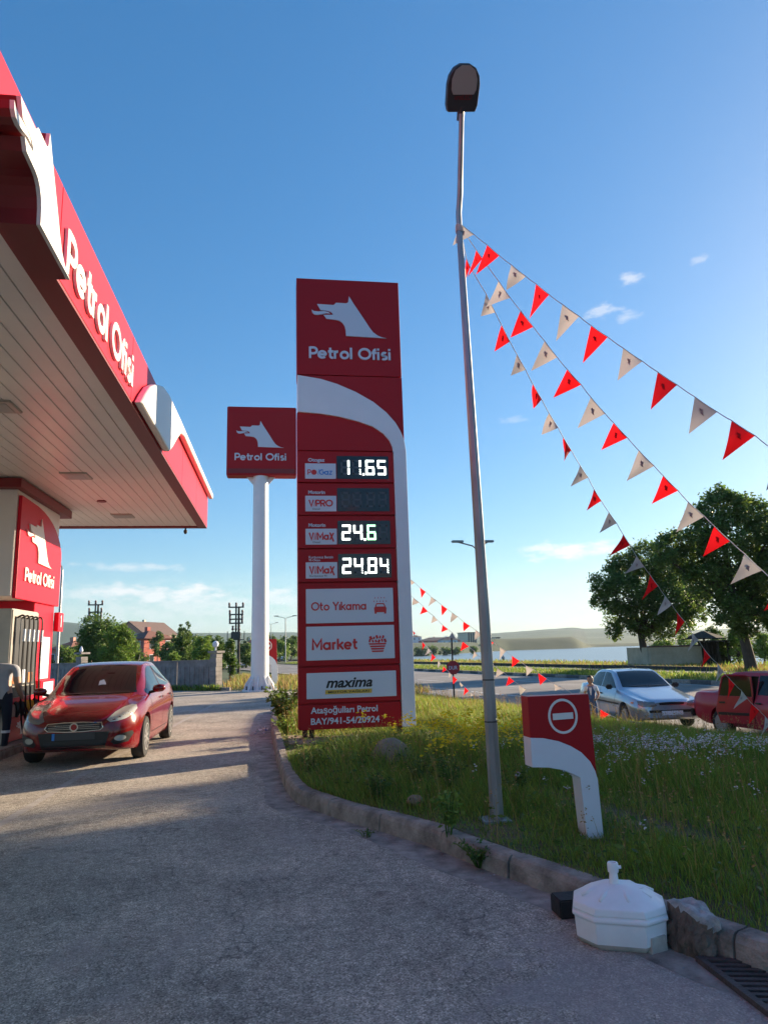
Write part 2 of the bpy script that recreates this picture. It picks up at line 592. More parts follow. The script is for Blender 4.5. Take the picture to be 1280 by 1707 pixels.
    def build(s, name, mats, parent=None, smooth=False, bevel=0.0):
        me = bpy.data.meshes.new(name)
        v = s.v
        if parent is not None:
            q = parent
            off = Vector((0, 0, 0))
            while q is not None:
                off += q.location
                q = q.parent
            v = [(a - off.x, b - off.y, c - off.z) for a, b, c in v]
        me.from_pydata(v, [], s.f)
        if not isinstance(mats, (list, tuple)):
            mats = [mats]
        for mm in mats:
            me.materials.append(mm)
        if len(mats) > 1:
            me.polygons.foreach_set('material_index', s.m)
        me.validate()
        if smooth:
            me.polygons.foreach_set('use_smooth', [True] * len(me.polygons))
            if smooth != 'all':
                try:
                    me.set_sharp_from_angle(angle=radians(40))
                except Exception:
                    pass
        me.update()
        o = bpy.data.objects.new(name, me)
        col.objects.link(o)
        if parent is not None:
            o.parent = parent
        if bevel:
            md = o.modifiers.new('bevel', 'BEVEL')
            md.width = bevel
            md.segments = 2
            md.limit_method = 'ANGLE'
        return o


def empty(name, loc, label=None, cat=None, group=None, rz=0.0):
    o = bpy.data.objects.new(name, None)
    col.objects.link(o)
    o.location = loc
    o.rotation_euler.z = rz
    o.empty_display_size = .2
    tag(o, label, cat, group)
    return o


def tag(o, label=None, cat=None, group=None, kind=None):
    if label:
        o['label'] = label
    if cat:
        o['category'] = cat
    if group:
        o['group'] = group
    if kind:
        o['kind'] = kind
    return o


def copy_tree(o, parent=None):
    c = o.copy()
    col.objects.link(c)
    c.parent = parent
    for ch in list(o.children):
        copy_tree(ch, c)
    return c


def arc(cx, cy, r, a0, a1, n=10, ry=None):
    ry = ry or r
    return [(cx + r * cos(radians(a0 + (a1 - a0) * i / n)), cy + ry * sin(radians(a0 + (a1 - a0) * i / n))) for i in range(n + 1)]


# geometric round sans, drawn as centre lines (cap height 1, x height .7)
def glyph(c):
    t = .07
    if c == 'P':
        return .66, [([(t, 0), (t, 1)], 0), ([(t, .93)] + arc(.33, .67, .26, 90, -90, 12) + [(t, .41)], 0)]
    if c == 'R':
        return .72, [([(t, 0), (t, 1)], 0), ([(t, .93)] + arc(.36, .69, .24, 90, -90, 12) + [(t, .45)], 0), ([(.3, .45), (.62, 0)], 0)]
    if c == 'e':
        return .78, [(arc(.35, .34, .28, 0, 318, 20), 0), ([(.08, .34), (.66, .34)], 0)]
    if c == 'o':
        return .82, [(arc(.38, .34, .28, 0, 345, 20), 1)]
    if c == 'O':
        return 1.04, [(arc(.5, .5, .43, 0, 350, 30), 1)]
    if c == 't':
        return .48, [([(.19, .95), (.19, .24)] + arc(.36, .24, .17, 180, 270, 6) + [(.42, .07)], 0), ([(.02, .63), (.42, .63)], 0)]
    if c == 'r':
        return .44, [([(t, 0), (t, .7)], 0), (arc(.30, .38, .25, 180, 85, 8), 0)]
    if c == 'l':
        return .30, [([(t, 0), (t, 1)], 0)]
    if c == 'i':
        return .28, [([(t, 0), (t, .7)], 0), ([(t, .84), (t, 1.0)], 0)]
    if c == 'ı':
        return .22, [([(t, 0), (t, .7)], 0)]
    if c == 'f':
        return .46, [([(.17, 0), (.17, .72)] + arc(.37, .72, .20, 180, 95, 7), 0), ([(.02, .63), (.40, .63)], 0)]
    if c == 's':
        return .60, [(arc(.27, .50, .17, 40, 270, 12, .14) + arc(.25, .21, .19, 88, -140, 12, .15), 0)]
    if c == 'M':
        return .98, [([(t, 0), (t, .96), (.45, .30), (.83, .96), (.83, 0)], 0)]
    if c == 'a':
        return .84, [(arc(.34, .34, .27, 0, 345, 20), 1), ([(.62, 0), (.62, .7)], 0)]
    if c == 'k':
        return .62, [([(t, 0), (t, 1)], 0), ([(.54, .68), (.14, .34)], 0), ([(.22, .40), (.56, 0)], 0)]
    if c == 'Y':
        return .80, [([(.04, 1), (.38, .48), (.72, 1)], 0), ([(.38, .5), (.38, 0)], 0)]
    if c == 'm':
        return 1.02, [([(t, 0), (t, .7)], 0), (arc(.27, .42, .20, 180, 0, 10) + [(.47, 0)], 0), (arc(.67, .42, .20, 180, 0, 10) + [(.87, 0)], 0)]
    if c == 'V':
        return .72, [([(.02, 1), (.34, 0.02), (.62, 1)], 0)]
    if c == '/':
        return .22, [([(.22, 1), (-.02, 0)], 2)]
    if c == 'x':
        return .66, [([(.04, 1), (.60, -.25)], 0), ([(.58, .95), (.06, 0)], 0)]
    if c == 'G':
        return .95, [(arc(.46, .46, .39, 50, 360, 24) + [(.5, .46)], 0)]
    if c == 'z':
        return .56, [([(.04, .63), (.46, .63), (.06, .07), (.5, .07)], 0)]
    return .34, []


def stroke_text(mb, txt, fr, x, z, h, width=None, d0=0.0, d1=.012, wt=.14, m=0, italic=0.0):
    adv = sum(glyph(c)[0] for c in txt)
    sx = h if width is None else width / adv
    cx = x
    k = 0
    for c in txt:
        a, strokes = glyph(c)
        for pts, fl in strokes:
            P = [(cx + (p[0] + italic * p[1]) * sx, z + p[1] * h) for p in pts]
            w = wt * h * (0.4 if fl == 2 else 1)
            mb.ribbon(P, w, fr, d0, d1 + k * 2.5e-4, m, closed=(fl == 1))
            k += 1
        cx += a * sx
    return mb


def font_text(mb, txt, fr, x, z, h, width=None, d0=0.001, d1=.006, bold=0.0, italic=0.0, m=0, align='LEFT'):
    cu = bpy.data.curves.new('lettering', 'FONT')
    cu.body = txt
    cu.size = 1
    cu.offset = bold
    cu.shear = italic
    cu.extrude = .5
    cu.resolution_u = 3
    tmp = bpy.data.objects.new('lettering_tmp', cu)
    col.objects.link(tmp)
    dg = bpy.context.evaluated_depsgraph_get()
    me = bpy.data.meshes.new_from_object(tmp.evaluated_get(dg))
    bpy.data.objects.remove(tmp)
    bpy.data.curves.remove(cu)
    if not me.vertices:
        return mb
    V = np.array([v.co[:] for v in me.vertices])
    x0, x1 = V[:, 0].min(), V[:, 0].max()
    sy = h / .72
    sx = sy if width is None else width / (x1 - x0)
    if align == 'CENTER':
        x = x - (x1 - x0) * sx / 2
    O, U, W, N = [np.array(q, float) for q in fr]
    P = [O + U * (x + (a - x0) * sx) + W * (z + b * sy) + N * (d0 if c < 0 else d1) for a, b, c in V]
    mb.add(P, [tuple(p.vertices) for p in me.polygons], m)
    bpy.data.meshes.remove(me)
    return mb


DOG = [(265, 314), (418, 318), (440, 294), (535, 296), (553, 285), (562, 222), (600, 290), (650, 370), (700, 450), (745, 525), (780, 575),
       (820, 605), (860, 622), (905, 631), (528, 620), (525, 560), (515, 520), (495, 490), (470, 472), (440, 465), (350, 458), (325, 420),
       (412, 416), (404, 400), (390, 387), (365, 379), (297, 374)]
TONGUE = [(215, 372), (235, 386), (270, 388), (330, 383), (368, 390), (385, 404), (350, 402), (310, 414), (270, 422), (238, 418), (220, 400)]


def dog_shapes(x, z, w):
    """emblem scaled to width w, lower left corner at x,z"""
    s = w / (905 - 215)
    return [[(x + (a - 215) * s, z + (631 - b) * s) for a, b in P] for P in (DOG, TONGUE)]


def mesh_obj(name, V, F, mats, parent=None, mi=None, smooth=False):
    """fast mesh from numpy; F is (n,k) with constant k"""
    me = bpy.data.meshes.new(name)
    V = np.asarray(V, np.float32)
    F = np.asarray(F, np.int32)
    me.vertices.add(len(V))
    me.vertices.foreach_set('co', V.ravel())
    k = F.shape[1]
    me.loops.add(F.size)
    me.loops.foreach_set('vertex_index', F.ravel())
    me.polygons.add(len(F))
    me.polygons.foreach_set('loop_start', np.arange(0, F.size, k, dtype=np.int32))
    me.polygons.foreach_set('loop_total', np.full(len(F), k, np.int32))
    if not isinstance(mats, (list, tuple)):
        mats = [mats]
    for m in mats:
        me.materials.append(m)
    if mi is not None:
        me.polygons.foreach_set('material_index', np.asarray(mi, np.int32))
    if smooth:
        me.polygons.foreach_set('use_smooth', np.ones(len(F), bool))
    me.update(calc_edges=True)
    o = bpy.data.objects.new(name, me)
    col.objects.link(o)
    if parent is not None:
        o.parent = parent
    return o


def blades(P, H, W, lean=0.35, wind=(-.25, -.12), rng=NR, curl=1.0):
    """tapered curved grass blades: 3 quads strips -> (V,F) quads, degenerate tip avoided"""
    n = len(P)
    a = rng.uniform(0, 2 * pi, n)
    dx, dy = np.cos(a), np.sin(a)
    b = rng.uniform(0, 2 * pi, n)
    ln = rng.uniform(.05, lean, n) * H
    lx = np.cos(b) * ln + wind[0] * H * rng.uniform(.2, 1, n)
    ly = np.sin(b) * ln + wind[1] * H * rng.uniform(.2, 1, n)
    V = np.zeros((n, 7, 3), np.float32)
    for i, (t, w) in enumerate(((0, 1.), (.4, .85), (.75, .55))):
        cx = P[:, 0] + lx * t ** 1.8
        cy = P[:, 1] + ly * t ** 1.8
        cz = P[:, 2] + H * (t - .12 * t * t * curl)
        V[:, 2 * i] = np.stack([cx - dx * W * w / 2, cy - dy * W * w / 2, cz], 1)
        V[:, 2 * i + 1] = np.stack([cx + dx * W * w / 2, cy + dy * W * w / 2, cz], 1)
    V[:, 6] = np.stack([P[:, 0] + lx, P[:, 1] + ly, P[:, 2] + H * (1 - .12 * curl)], 1)
    base = (np.arange(n) * 7)[:, None]
    tri = np.array([[0, 1, 3], [0, 3, 2], [2, 3, 5], [2, 5, 4], [4, 5, 6]])
    F = (base[:, :, None] + tri[None]).reshape(-1, 3)
    return V.reshape(-1, 3), F


def leaves(P, S, rng=NR, flat=0.3):
    """leaf-like folded rhombi, 2 tris each"""
    n = len(P)
    d = rng.normal(size=(n, 3))
    d[:, 2] *= (1 - flat)
    d /= np.linalg.norm(d, axis=1, keepdims=True)
    q = rng.normal(size=(n, 3))
    e = np.cross(d, q)
    e /= np.linalg.norm(e, axis=1, keepdims=True)
    S = (S * rng.uniform(.6, 1.3, n))[:, None]
    V = np.stack([P - d * S, P + e * S * .45, P + d * S, P - e * S * .45], 1).reshape(-1, 3)
    base = (np.arange(n) * 4)[:, None, None]
    F = (base + np.array([[0, 1, 2], [0, 2, 3]])[None]).reshape(-1, 3)
    return V, F

# ------------------------------------------------------------------ terrain
def sstep(x, a, b):
    t = np.clip((np.asarray(x, float) - a) / (b - a), 0, 1)
    return t * t * (3 - 2 * t)


def road_l(x, y):
    return (x - 15) * .974 + (y - 28) * .225


def road_t(x, y):
    return -(x - 15) * .225 + (y - 28) * .974


def road_pt(l, t):
    return 15 + l * .974 - t * .225, 28 + l * .225 + t * .974


def px_az(px):
    return 8.4 + np.degrees(np.arctan((np.asarray(px, float) - 640) / 1204.6))


def vnoise(x, y, s, seed=0.0):
    x, y = np.asarray(x, float), np.asarray(y, float)
    r = np.zeros(np.broadcast(x, y).shape)
    a = 1.0
    for k in range(5):
        q = 1.9 ** k / s
        r += a * np.sin(x * q * 1.13 + 1.7 * np.sin(y * q * .71 + seed + k)) * np.cos(y * q * .97 + 1.3 * np.sin(x * q * .83 - seed + 2 * k))
        a *= .5
    return r / 1.6


SHORE = ([-180, 9.0, 11.3, 14.1, 16, 17.8, 23.4, 24.2, 28, 38, 60, 180], [330, 330, 330, 400, 480, 520, 560, 640, 660, 660, 700, 700])
SKYL = (px_az([-2500, -200, 60, 130, 200, 300, 480, 690, 740, 840, 900, 960, 1010, 1060, 1120, 1190, 1280, 3000]),
        [2.0, 2.0, 2.2, 2.0, 1.5, 1.45, 1.35, .46, .48, .72, .86, .95, .95, .82, .7, .66, .8, .8])


def T(x, y):
    x, y = np.asarray(x, float), np.asarray(y, float)
    l = road_l(x, y)
    r = np.hypot(x, y)
    az = np.degrees(np.arctan2(x, y))
    near = np.interp(l, [-13.5, -9.5, 5.5, 5.7, 9, 20, 37, 50, 62], [0, -.5, -.5, -.36, -.24, -.25, -1.4, -2.6, -5])
    land = np.interp(l, [-13.5, -9.5, 5.5, 5.7, 9], [0, -.5, -.5, -.36, -.24])
    wv = np.clip(r / 60 - .8, 0, 1) * .25 * vnoise(x, y, 14)
    land = land + wv * (np.abs(l) > 7)
    lk = sstep(az, 8.6, 10.5) * (1 - sstep(az, 95, 110)) * sstep(r, 60, 90) + (1 - sstep(r, 60, 90))
    rs = np.interp(az, *SHORE)
    d = r - rs
    ridge = (np.tan(np.radians(np.interp(az, *SKYL))) * 2600 + 1.6)
    rr = sstep(r, 900, 2600)
    hill = ridge * rr * (1 + .10 * vnoise(x, y, 420) * (1 - rr) * 2 + .015 * vnoise(x, y, 160))
    hill = hill + 4.5 * np.maximum(0, vnoise(x, y, 210, 2)) * sstep(r, 650, 1000)
    lsl = 15 * sstep(r, 230, 620) * (1 - sstep(az, -20, -9)) * sstep(az, -60, -30 - 8)
    bl = sstep(az, 15.5, 16.8) * (1 - sstep(az, 22.6, 23.9))
    bank = (1 - sstep(az, 15, 17)) * sstep(az, 8.6, 10)
    farlake = -4 + 4.2 * sstep(d, -8, 22) + bl * (6.6 + .8 * vnoise(x, y, 40)) * sstep(d, 0, 46) + bank * 4.2 * sstep(d, 10, 130) + hill
    lake = np.where(r < 250, near, farlake)
    lake = np.where((r >= 250) & (d < -8), -5, lake)
    return (1 - lk) * (land + hill + lsl) + lk * lake


def Tz(x, y):
    return float(T(x, y))


def sheet(name, poly, step, zf, mats, kind='structure', parent=None, smooth=True, thick=0):
    xs, ys = [p[0] for p in poly], [p[1] for p in poly]
    pts = []
    n = len(poly)
    for i in range(n):
        a, b = Vector(poly[i]), Vector(poly[(i + 1) % n])
        k = max(1, int((b - a).length / step))
        for j in range(k):
            pts.append(a.lerp(b, j / k))
    nb = len(pts)
    edges = [(i, (i + 1) % nb) for i in range(nb)]

    def inside(x, y):
        c = False
        for i in range(n):
            x1, y1 = poly[i]
            x2, y2 = poly[(i + 1) % n]
            if (y1 > y) != (y2 > y) and x < (x2 - x1) * (y - y1) / (y2 - y1) + x1:
                c = not c
        return c
    gx = np.arange(min(xs) + step * .37, max(xs), step)
    gy = np.arange(min(ys) + step * .41, max(ys), step)
    for a in gx:
        for b in gy:
            if inside(a, b):
                pts.append(Vector((a, b)))
    V, E_, F, *_r = delaunay_2d_cdt(pts, edges, [], 1, 1e-4)
    A = np.array([v[:] for v in V])
    z = zf(A[:, 0], A[:, 1])
    me = bpy.data.meshes.new(name)
    F = [f if (V[f[1]] - V[f[0]]).cross(V[f[2]] - V[f[0]]) > 0 else f[::-1] for f in F]
    me.from_pydata([(a, b, c) for (a, b), c in zip(A, z)], [], F)
    for m in (mats if isinstance(mats, list) else [mats]):
        me.materials.append(m)
    me.polygons.foreach_set('use_smooth', [smooth] * len(me.polygons))
    o = bpy.data.objects.new(name, me)
    col.objects.link(o)
    if parent:
        o.parent = parent
    if kind:
        o['kind'] = kind
    return o


APRON = [(-60, -30), (13.5, -30), (12.5, 0), (10, 20), (7, 33), (3, 30.6), (0.6, 29.4), (-1.5, 31.4), (-2.3, 32.2), (-11.7, 38.5), (-60, 70)]


def in_poly(x, y, poly):
    x, y = np.asarray(x), np.asarray(y)
    c = np.zeros(x.shape, bool)
    n = len(poly)
    for i in range(n):
        x1, y1 = poly[i]
        x2, y2 = poly[(i + 1) % n]
        if y1 == y2:
            continue
        cond = ((y1 > y) != (y2 > y)) & (x < (x2 - x1) * (y - y1) / (y2 - y1) + x1)
        c ^= cond
    return c


def build_terrain():
    rings = 3 * 1.028 ** np.arange(288)
    az = np.concatenate([np.arange(-52, 76, .35), np.arange(76, 308, 4.0)])
    na = len(az)
    A, R = np.meshgrid(np.radians(az), rings)
    X, Y = R * np.sin(A), R * np.cos(A)
    Z = T(X, Y)
    low = in_poly(X, Y, APRON) | (np.abs(road_l(X, Y) + 2.2) < 7.6)
    Z = Z - .07 * low
    V = np.stack([X, Y, Z], -1).reshape(-1, 3)
    V = np.concatenate([V, [[0, 0, -.07]]])
    nr = len(rings)
    i, j = np.meshgrid(np.arange(nr - 1), np.arange(na), indexing='ij')
    j2 = (j + 1) % na
    F = np.stack([i * na + j, (i + 1) * na + j, (i + 1) * na + j2, i * na + j2], -1).reshape(-1, 4)
    F = F[:, ::-1]
    mg = mat("ground_cover", (.1, .12, .05), .95)
    nt = mg.node_tree
    N, L = nt.nodes, nt.links
    tc = N.new('ShaderNodeTexCoord')

    def nz(sc, det=8, rough=.6):
        t = N.new('ShaderNodeTexNoise')
        t.inputs['Scale'].default_value = sc
        t.inputs['Detail'].default_value = det
        t.inputs['Roughness'].default_value = rough
        L.new(tc.outputs['Object'], t.inputs['Vector'])
        return t.outputs['Fac']

    def ramp(src, st):
        r = N.new('ShaderNodeValToRGB')
        e = r.color_ramp.elements
        while len(e) < len(st):
            e.new(.5)
        for k, (p, c) in enumerate(st):
            e[k].position = p
            e[k].color = (*c, 1)
        L.new(src, r.inputs[0])
        return r.outputs[0]
    big = ramp(nz(.006, 9, .62), [(.34, (.026, .058, .022)), (.50, (.044, .085, .034)), (.62, (.07, .10, .048)), (.76, (.125, .14, .08))])
    sm = ramp(nz(.25, 8, .7), [(.3, (.55, .55, .5)), (.7, (1.4, 1.35, 1.2))])
    mx = N.new('ShaderNodeMix')
    mx.data_type = 'RGBA'
    mx.blend_type = 'MULTIPLY'
    mx.inputs[0].default_value = 1
    L.new(big, mx.inputs[6])
    L.new(sm, mx.inputs[7])
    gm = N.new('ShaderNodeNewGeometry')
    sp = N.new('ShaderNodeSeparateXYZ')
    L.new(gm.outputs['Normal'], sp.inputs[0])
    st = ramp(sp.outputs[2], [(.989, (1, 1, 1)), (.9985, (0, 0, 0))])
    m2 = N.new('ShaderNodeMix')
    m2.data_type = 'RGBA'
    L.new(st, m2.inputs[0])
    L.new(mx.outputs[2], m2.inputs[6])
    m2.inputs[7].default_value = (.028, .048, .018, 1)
    L.new(m2.outputs[2], N['Principled BSDF'].inputs['Base Color'])
    g = mesh_obj('ground', V, F, mg, smooth=True)
    g['kind'] = 'structure'
    return g


build_terrain()
sheet('apron', APRON, 1.1, lambda x, y: T(x, y), M['asphalt'])

# main road with painted lines
_rp = [road_pt(l, t) for l, t in ((-9.6, -70), (5.3, -70), (5.3, 20), (5.3, 230), (-5.3, 230), (-5.3, 40), (-9.6, 20))]
sheet('road', _rp, 3.2, lambda x, y: T(x, y) + .014, M['road'])


def marking(l0, l1, t0, t1, name='lane_marking'):
    p = [road_pt(l0, t0), road_pt(l1, t0), road_pt(l1, t1), road_pt(l0, t1)]
    return sheet(name, p, 8, lambda x, y: T(x, y) + .020, M['paint'])


marking(4.85, 5.0, -60, 225)
marking(-5.1, -4.95, -60, 225)
for k in range(22):
    marking(-1.75, -1.62, -20 + k * 9, -16 + k * 9)
    marking(1.65, 1.78, -16.5 + k * 9, -12.5 + k * 9)

_wm = mat("worn_paint", (.30, .26, .225), .85, color2=(.50, .46, .42), noise_scale=5, bump=.4)
_a, _b, _c = at_z(-60, 1412, 0), at_z(130, 1296, 0), at_z(372, 1166, 0)
for _p, _q in ((_a, _b), (_b, _c)):
    _d = (_q - _p).xy.normalized()
    _n = Vector((-_d.y, _d.x)) * .05
    sheet('worn_line', [tuple(_p.xy - _n), tuple(_q.xy - _n), tuple(_q.xy + _n), tuple(_p.xy + _n)], 1.0, lambda x, y: T(x, y) + .0025, _wm)

# lake
water = mat("lake_water", (.16, .18, .19), .28, spec=.7)
_nt = water.node_tree
_tc = _nt.nodes.new('ShaderNodeTexCoord')
_mp = _nt.nodes.new('ShaderNodeMapping')
_mp.inputs['Scale'].default_value = (1, 2.2, 1)
_mp.inputs['Rotation'].default_value = (0, 0, radians(-20))
_nz = _nt.nodes.new('ShaderNodeTexNoise')
_nz.inputs['Scale'].default_value = .5
_nz.inputs['Detail'].default_value = 6
_bp = _nt.nodes.new('ShaderNodeBump')
_bp.inputs['Strength'].default_value = .22
_bp.inputs['Distance'].default_value = .5
_nt.links.new(_tc.outputs['Object'], _mp.inputs[0])
_nt.links.new(_mp.outputs[0], _nz.inputs['Vector'])
_nt.links.new(_nz.outputs['Fac'], _bp.inputs['Height'])
_nt.links.new(_bp.outputs[0], _nt.nodes['Principled BSDF'].inputs['Normal'])
b = MB()
_v = [(1100 * sin(radians(a)) * (1 if k else .04), 1100 * cos(radians(a)) * (1 if k else .04), -2.5) for k in (0, 1) for a in range(6, 112, 3)]
_n = len(_v) // 2
b.add(_v, [(_n + i, i, i + 1, _n + i + 1)[::-1] for i in range(_n - 1)])
tag(b.build('lake', water), kind='structure')

# ------------------------------------------------------------------ traffic island: kerb, earth, grass
_kpx = [(452, 1190), (451, 1219), (455, 1244), (462, 1275), (470, 1305), (481, 1328), (496, 1341), (520, 1350), (564, 1366), (632, 1386),
        (716, 1412), (766, 1432), (822, 1456), (880, 1478), (939, 1500), (1010, 1530), (1110, 1566), (1200, 1600), (1280, 1632)]
KP = [at_z(a, b_, 0).xy for a, b_ in _kpx]
KP = [Vector((.3, 20.6)), Vector((-.12, 20.25))] + KP + [Vector((3.1, 2.35)), Vector((4.3, .6)), Vector((6, -2)), Vector((8, -6))]


def resample(pts, step):
    out = [pts[0].copy()]
    acc = 0
    for a, b_ in zip(pts, pts[1:]):
        L_ = (b_ - a).length
        d = step - acc
        while d <= L_:
            out.append(a.lerp(b_, d / L_))
            d += step
        acc = L_ - (d - step)
    out.append(pts[-1].copy())
    return out


def smooth_poly(pts, it=2):
    for _ in range(it):
        q = [pts[0]]
        for a, b_ in zip(pts, pts[1:]):
            q += [a.lerp(b_, .25), a.lerp(b_, .75)]
        q.append(pts[-1])
        pts = q
    return pts


KS = resample(smooth_poly(KP, 1), .12)
KW = .145


def knormal(i):
    a, b_ = KS[max(i - 1, 0)], KS[min(i + 1, len(KS) - 1)]
    t = (b_ - a).normalized()
    return Vector((-t.y, t.x))      # island lies left of the walk from tip to camera


kerb = empty('kerb', (0, 0, 0))
kerb['kind'] = 'structure'
STONE = 7
for s0 in range(0, len(KS) - 1, STONE):
    idx = list(range(s0, min(s0 + STONE, len(KS) - 1) + 1))
    if len(idx) < 2:
        break
    b = MB()
    secs = []
    jz, jo = RND.uniform(-.006, .006), RND.uniform(-.007, .007)
    for q, i in enumerate(idx):
        p, nn = KS[i], knormal(i)
        tt = Vector((nn.y, -nn.x))
        sh = .006 if q == 0 else (-.006 if q == len(idx) - 1 else 0)
        p = p + tt * sh + nn * jo
        zb = Tz(p.x, p.y)
        prof = [(0.0, -.06), (.012, .105), (.03, .138), (.05, .148), (KW, .15), (KW, -.06)]
        secs.append([(p.x + nn.x * w, p.y + nn.y * w, zb + h + (jz if h > 0 else 0) + (RND.uniform(-.003, .003) if h > .1 else 0)) for w, h in prof])
    vs = [v for sct in secs for v in sct]
    fs = []
    for i in range(len(secs) - 1):
        for k in range(6):
            k2 = (k + 1) % 6
            fs.append((i * 6 + k, i * 6 + k2, (i + 1) * 6 + k2, (i + 1) * 6 + k)[::-1])
    fs.append(tuple(range(6)))
    fs.append(tuple((len(secs) - 1) * 6 + k for k in range(5, -1, -1)))
    b.add(vs, fs)
    b.build('kerb_stone', M['concrete'], kerb)

_in = [tuple(KS[i] + knormal(i) * (KW - .01)) for i in range(0, len(KS), 3)]
ISL = _in + [(10, -6), (11.4, 0), (10.2, 6), (8.8, 12), (7.9, 16), (6.6, 21.5), (5.3, 26), (3.9, 26.4), (2.4, 24.6), (1.1, 22.4)]


def isl_z(x, y):
    e = np.minimum(1, np.maximum(0, (x + .4) / 2))
    return T(x, y) + .135 + .05 * vnoise(x, y, 1.3) * e * sstep(y, 3, 8) + .02 * vnoise(x, y, .35)


sheet('traffic_island', ISL, .45, isl_z, mat("island_earth", (.05, .06, .02), .95, color2=(.15, .12, .07), noise_scale=2.2, bump=.8, bump_scale=18))
# bare sandy patch under the price sign
sheet('bare_sand', [(.12, 11.8), (.9, 11.55), (2.1, 11.7), (2.8, 12.2), (2.6, 13.1), (1, 13.4), (.12, 13.0)], .2,
      lambda x, y: isl_z(x, y) + .012, mat("bare_sand", (.32, .25, .18), .95, noise_amt=.3, noise_scale=8, bump=.6))


def path_mask(x, y):
    """trodden strip between the two small posts"""
    a, b_ = np.array([1.9, 8.6]), np.array([3.0, 5.7])
    d = b_ - a
    t = ((x - a[0]) * d[0] + (y - a[1]) * d[1]) / (d @ d)
    q = np.abs((x - a[0]) * d[1] - (y - a[1]) * d[0]) / np.linalg.norm(d)
    return np.exp(-(q / .16) ** 2) * (t > -.3) * (t < 1.2)


def scatter(n, x0, x1, y0, y1, poly, rng=NR):
    x = rng.uniform(x0, x1, n)
    y = rng.uniform(y0, y1, n)
    k = in_poly(x, y, poly)
    return x[k], y[k]


def vis(x, y, z=.2, m=40):
    """keep only what stands in or near the picture"""
    dx, dy, dz = x, y, z - EYE
    f = dx * fwv.x + dy * fwv.y + dz * fwv.z
    a = 640 + FPX * (dx * RV.x + dy * RV.y + dz * RV.z) / np.maximum(f, .01)
    return (f > .5) & (a > -120) & (a < 1280 + 200)


def island_grass():
    Ps, Hs, Ws = [], [], []
    for n, y0, y1, hh, ww, x1 in ((230000, 1.5, 8.0, 1.0, 1.0, 6), (190000, 8.0, 15, 1.05, 1.5, 9), (90000, 15, 27, 1.15, 2.6, 9)):
        x, y = scatter(n, -.4, x1 + 2, y0, y1, ISL)
        k = vis(x, y)
        x, y = x[k], y[k]
        g = .5 + .5 * vnoise(x, y, .55, 3)
        keep = NR.uniform(size=len(x)) < np.clip(.35 + .75 * g, 0, 1) * (1 - .93 * path_mask(x, y))
        sand = ((x - 1.4) / 1.35) ** 2 + ((y - 12.2) / .6) ** 2 < 1
        keep &= ~(sand & (NR.uniform(size=len(x)) < .85))
        x, y, g = x[keep], y[keep], g[keep]
        hb = .10 + .16 * sstep(x - .25 * y, -2.2, .8) * 0 + .0
        tall = .17 + .13 * g
        # tall rank growth between kerb and totem; shorter turf near the kerb at right
        tall += .20 * np.exp(-(((x - 1.1) / 1.2) ** 2 + ((y - 9.2) / 1.2) ** 2))
        tall *= 1 - .72 * sstep(y, 9.9, 11.0) * (1 - sstep(y, 13.0, 14.5)) * (x < 3.0)
        tall *= .52 + .48 * sstep(y, 5.5, 8.2)
        # distance from kerb
        kx = np.interp(y, [p.y for p in KS[::-1]], [p.x for p in KS[::-1]])
        tall *= .45 + .55 * sstep(x - kx, .15, .75)
        for qx, qy, qr in ((2.42, 5.35, .42), (1.8, 6.0, .30)):
            tall *= 1 - .6 * np.exp(-(((x - qx) ** 2 + (y - qy) ** 2) / qr ** 2))
        H = tall * NR.uniform(.55, 1.35, len(x)) * hh
        Ps.append(np.stack([x, y, isl_z(x, y) - .01], 1))
        Hs.append(H)
        Ws.append(NR.uniform(.0035, .0075, len(x)) * ww)
    P, H, W = np.concatenate(Ps), np.concatenate(Hs), np.concatenate(Ws)
    V, F = blades(P, H, W, lean=.6)
    # colour groups by patch: mostly green, some yellowing and dry; far part yellower, sunlight put into the colour
    u = NR.uniform(size=len(P))
    yel = np.clip(.10 + .25 * sstep(P[:, 1], 11, 16) + .18 * vnoise(P[:, 0], P[:, 1], 1.1, 9), .03, .7)
    mi = np.where(u < yel * .35, 2, np.where(u < yel + .03, 1, 0))
    o = mesh_obj('grass', V, F, [M['grass'], M['grassyellow'], M['grassdry']], mi=np.repeat(mi, 5))
    o['kind'] = 'stuff'


island_grass()


def seed_stems():
    """thin pale flowering stems standing above the turf"""
    x, y = scatter(9000, 0, 9, 2.5, 26, ISL)
    k = vis(x, y) & (NR.uniform(size=len(x)) < np.clip(.35 + .6 * vnoise(x, y, 1.4, 5), .06, 1)) & ~((x < 2.6) & (y > 9.9) & (y < 12.7))
    x, y = x[k], y[k]
    P = np.stack([x, y, isl_z(x, y)], 1)
    H = NR.uniform(.32, .58, len(x)) * (.75 + .25 * sstep(y, 4, 8))
    V, F = blades(P, H, np.full(len(x), .0035) * (1 + y / 14), lean=.3, curl=.3)
    tips = V.reshape(-1, 7, 3)[:, 6]
    c = np.repeat(tips, 5, 0) + NR.normal(0, 1, (len(tips) * 5, 3)) * [.008, .008, .028] - [0, 0, .03]
    V2, F2 = leaves(c, np.full(len(c), .012))
    o = mesh_obj('seeding_grass', np.concatenate([V, V2]), np.concatenate([F, F2 + len(V)]), M['grassdry'])
    o['kind'] = 'stuff'


seed_stems()


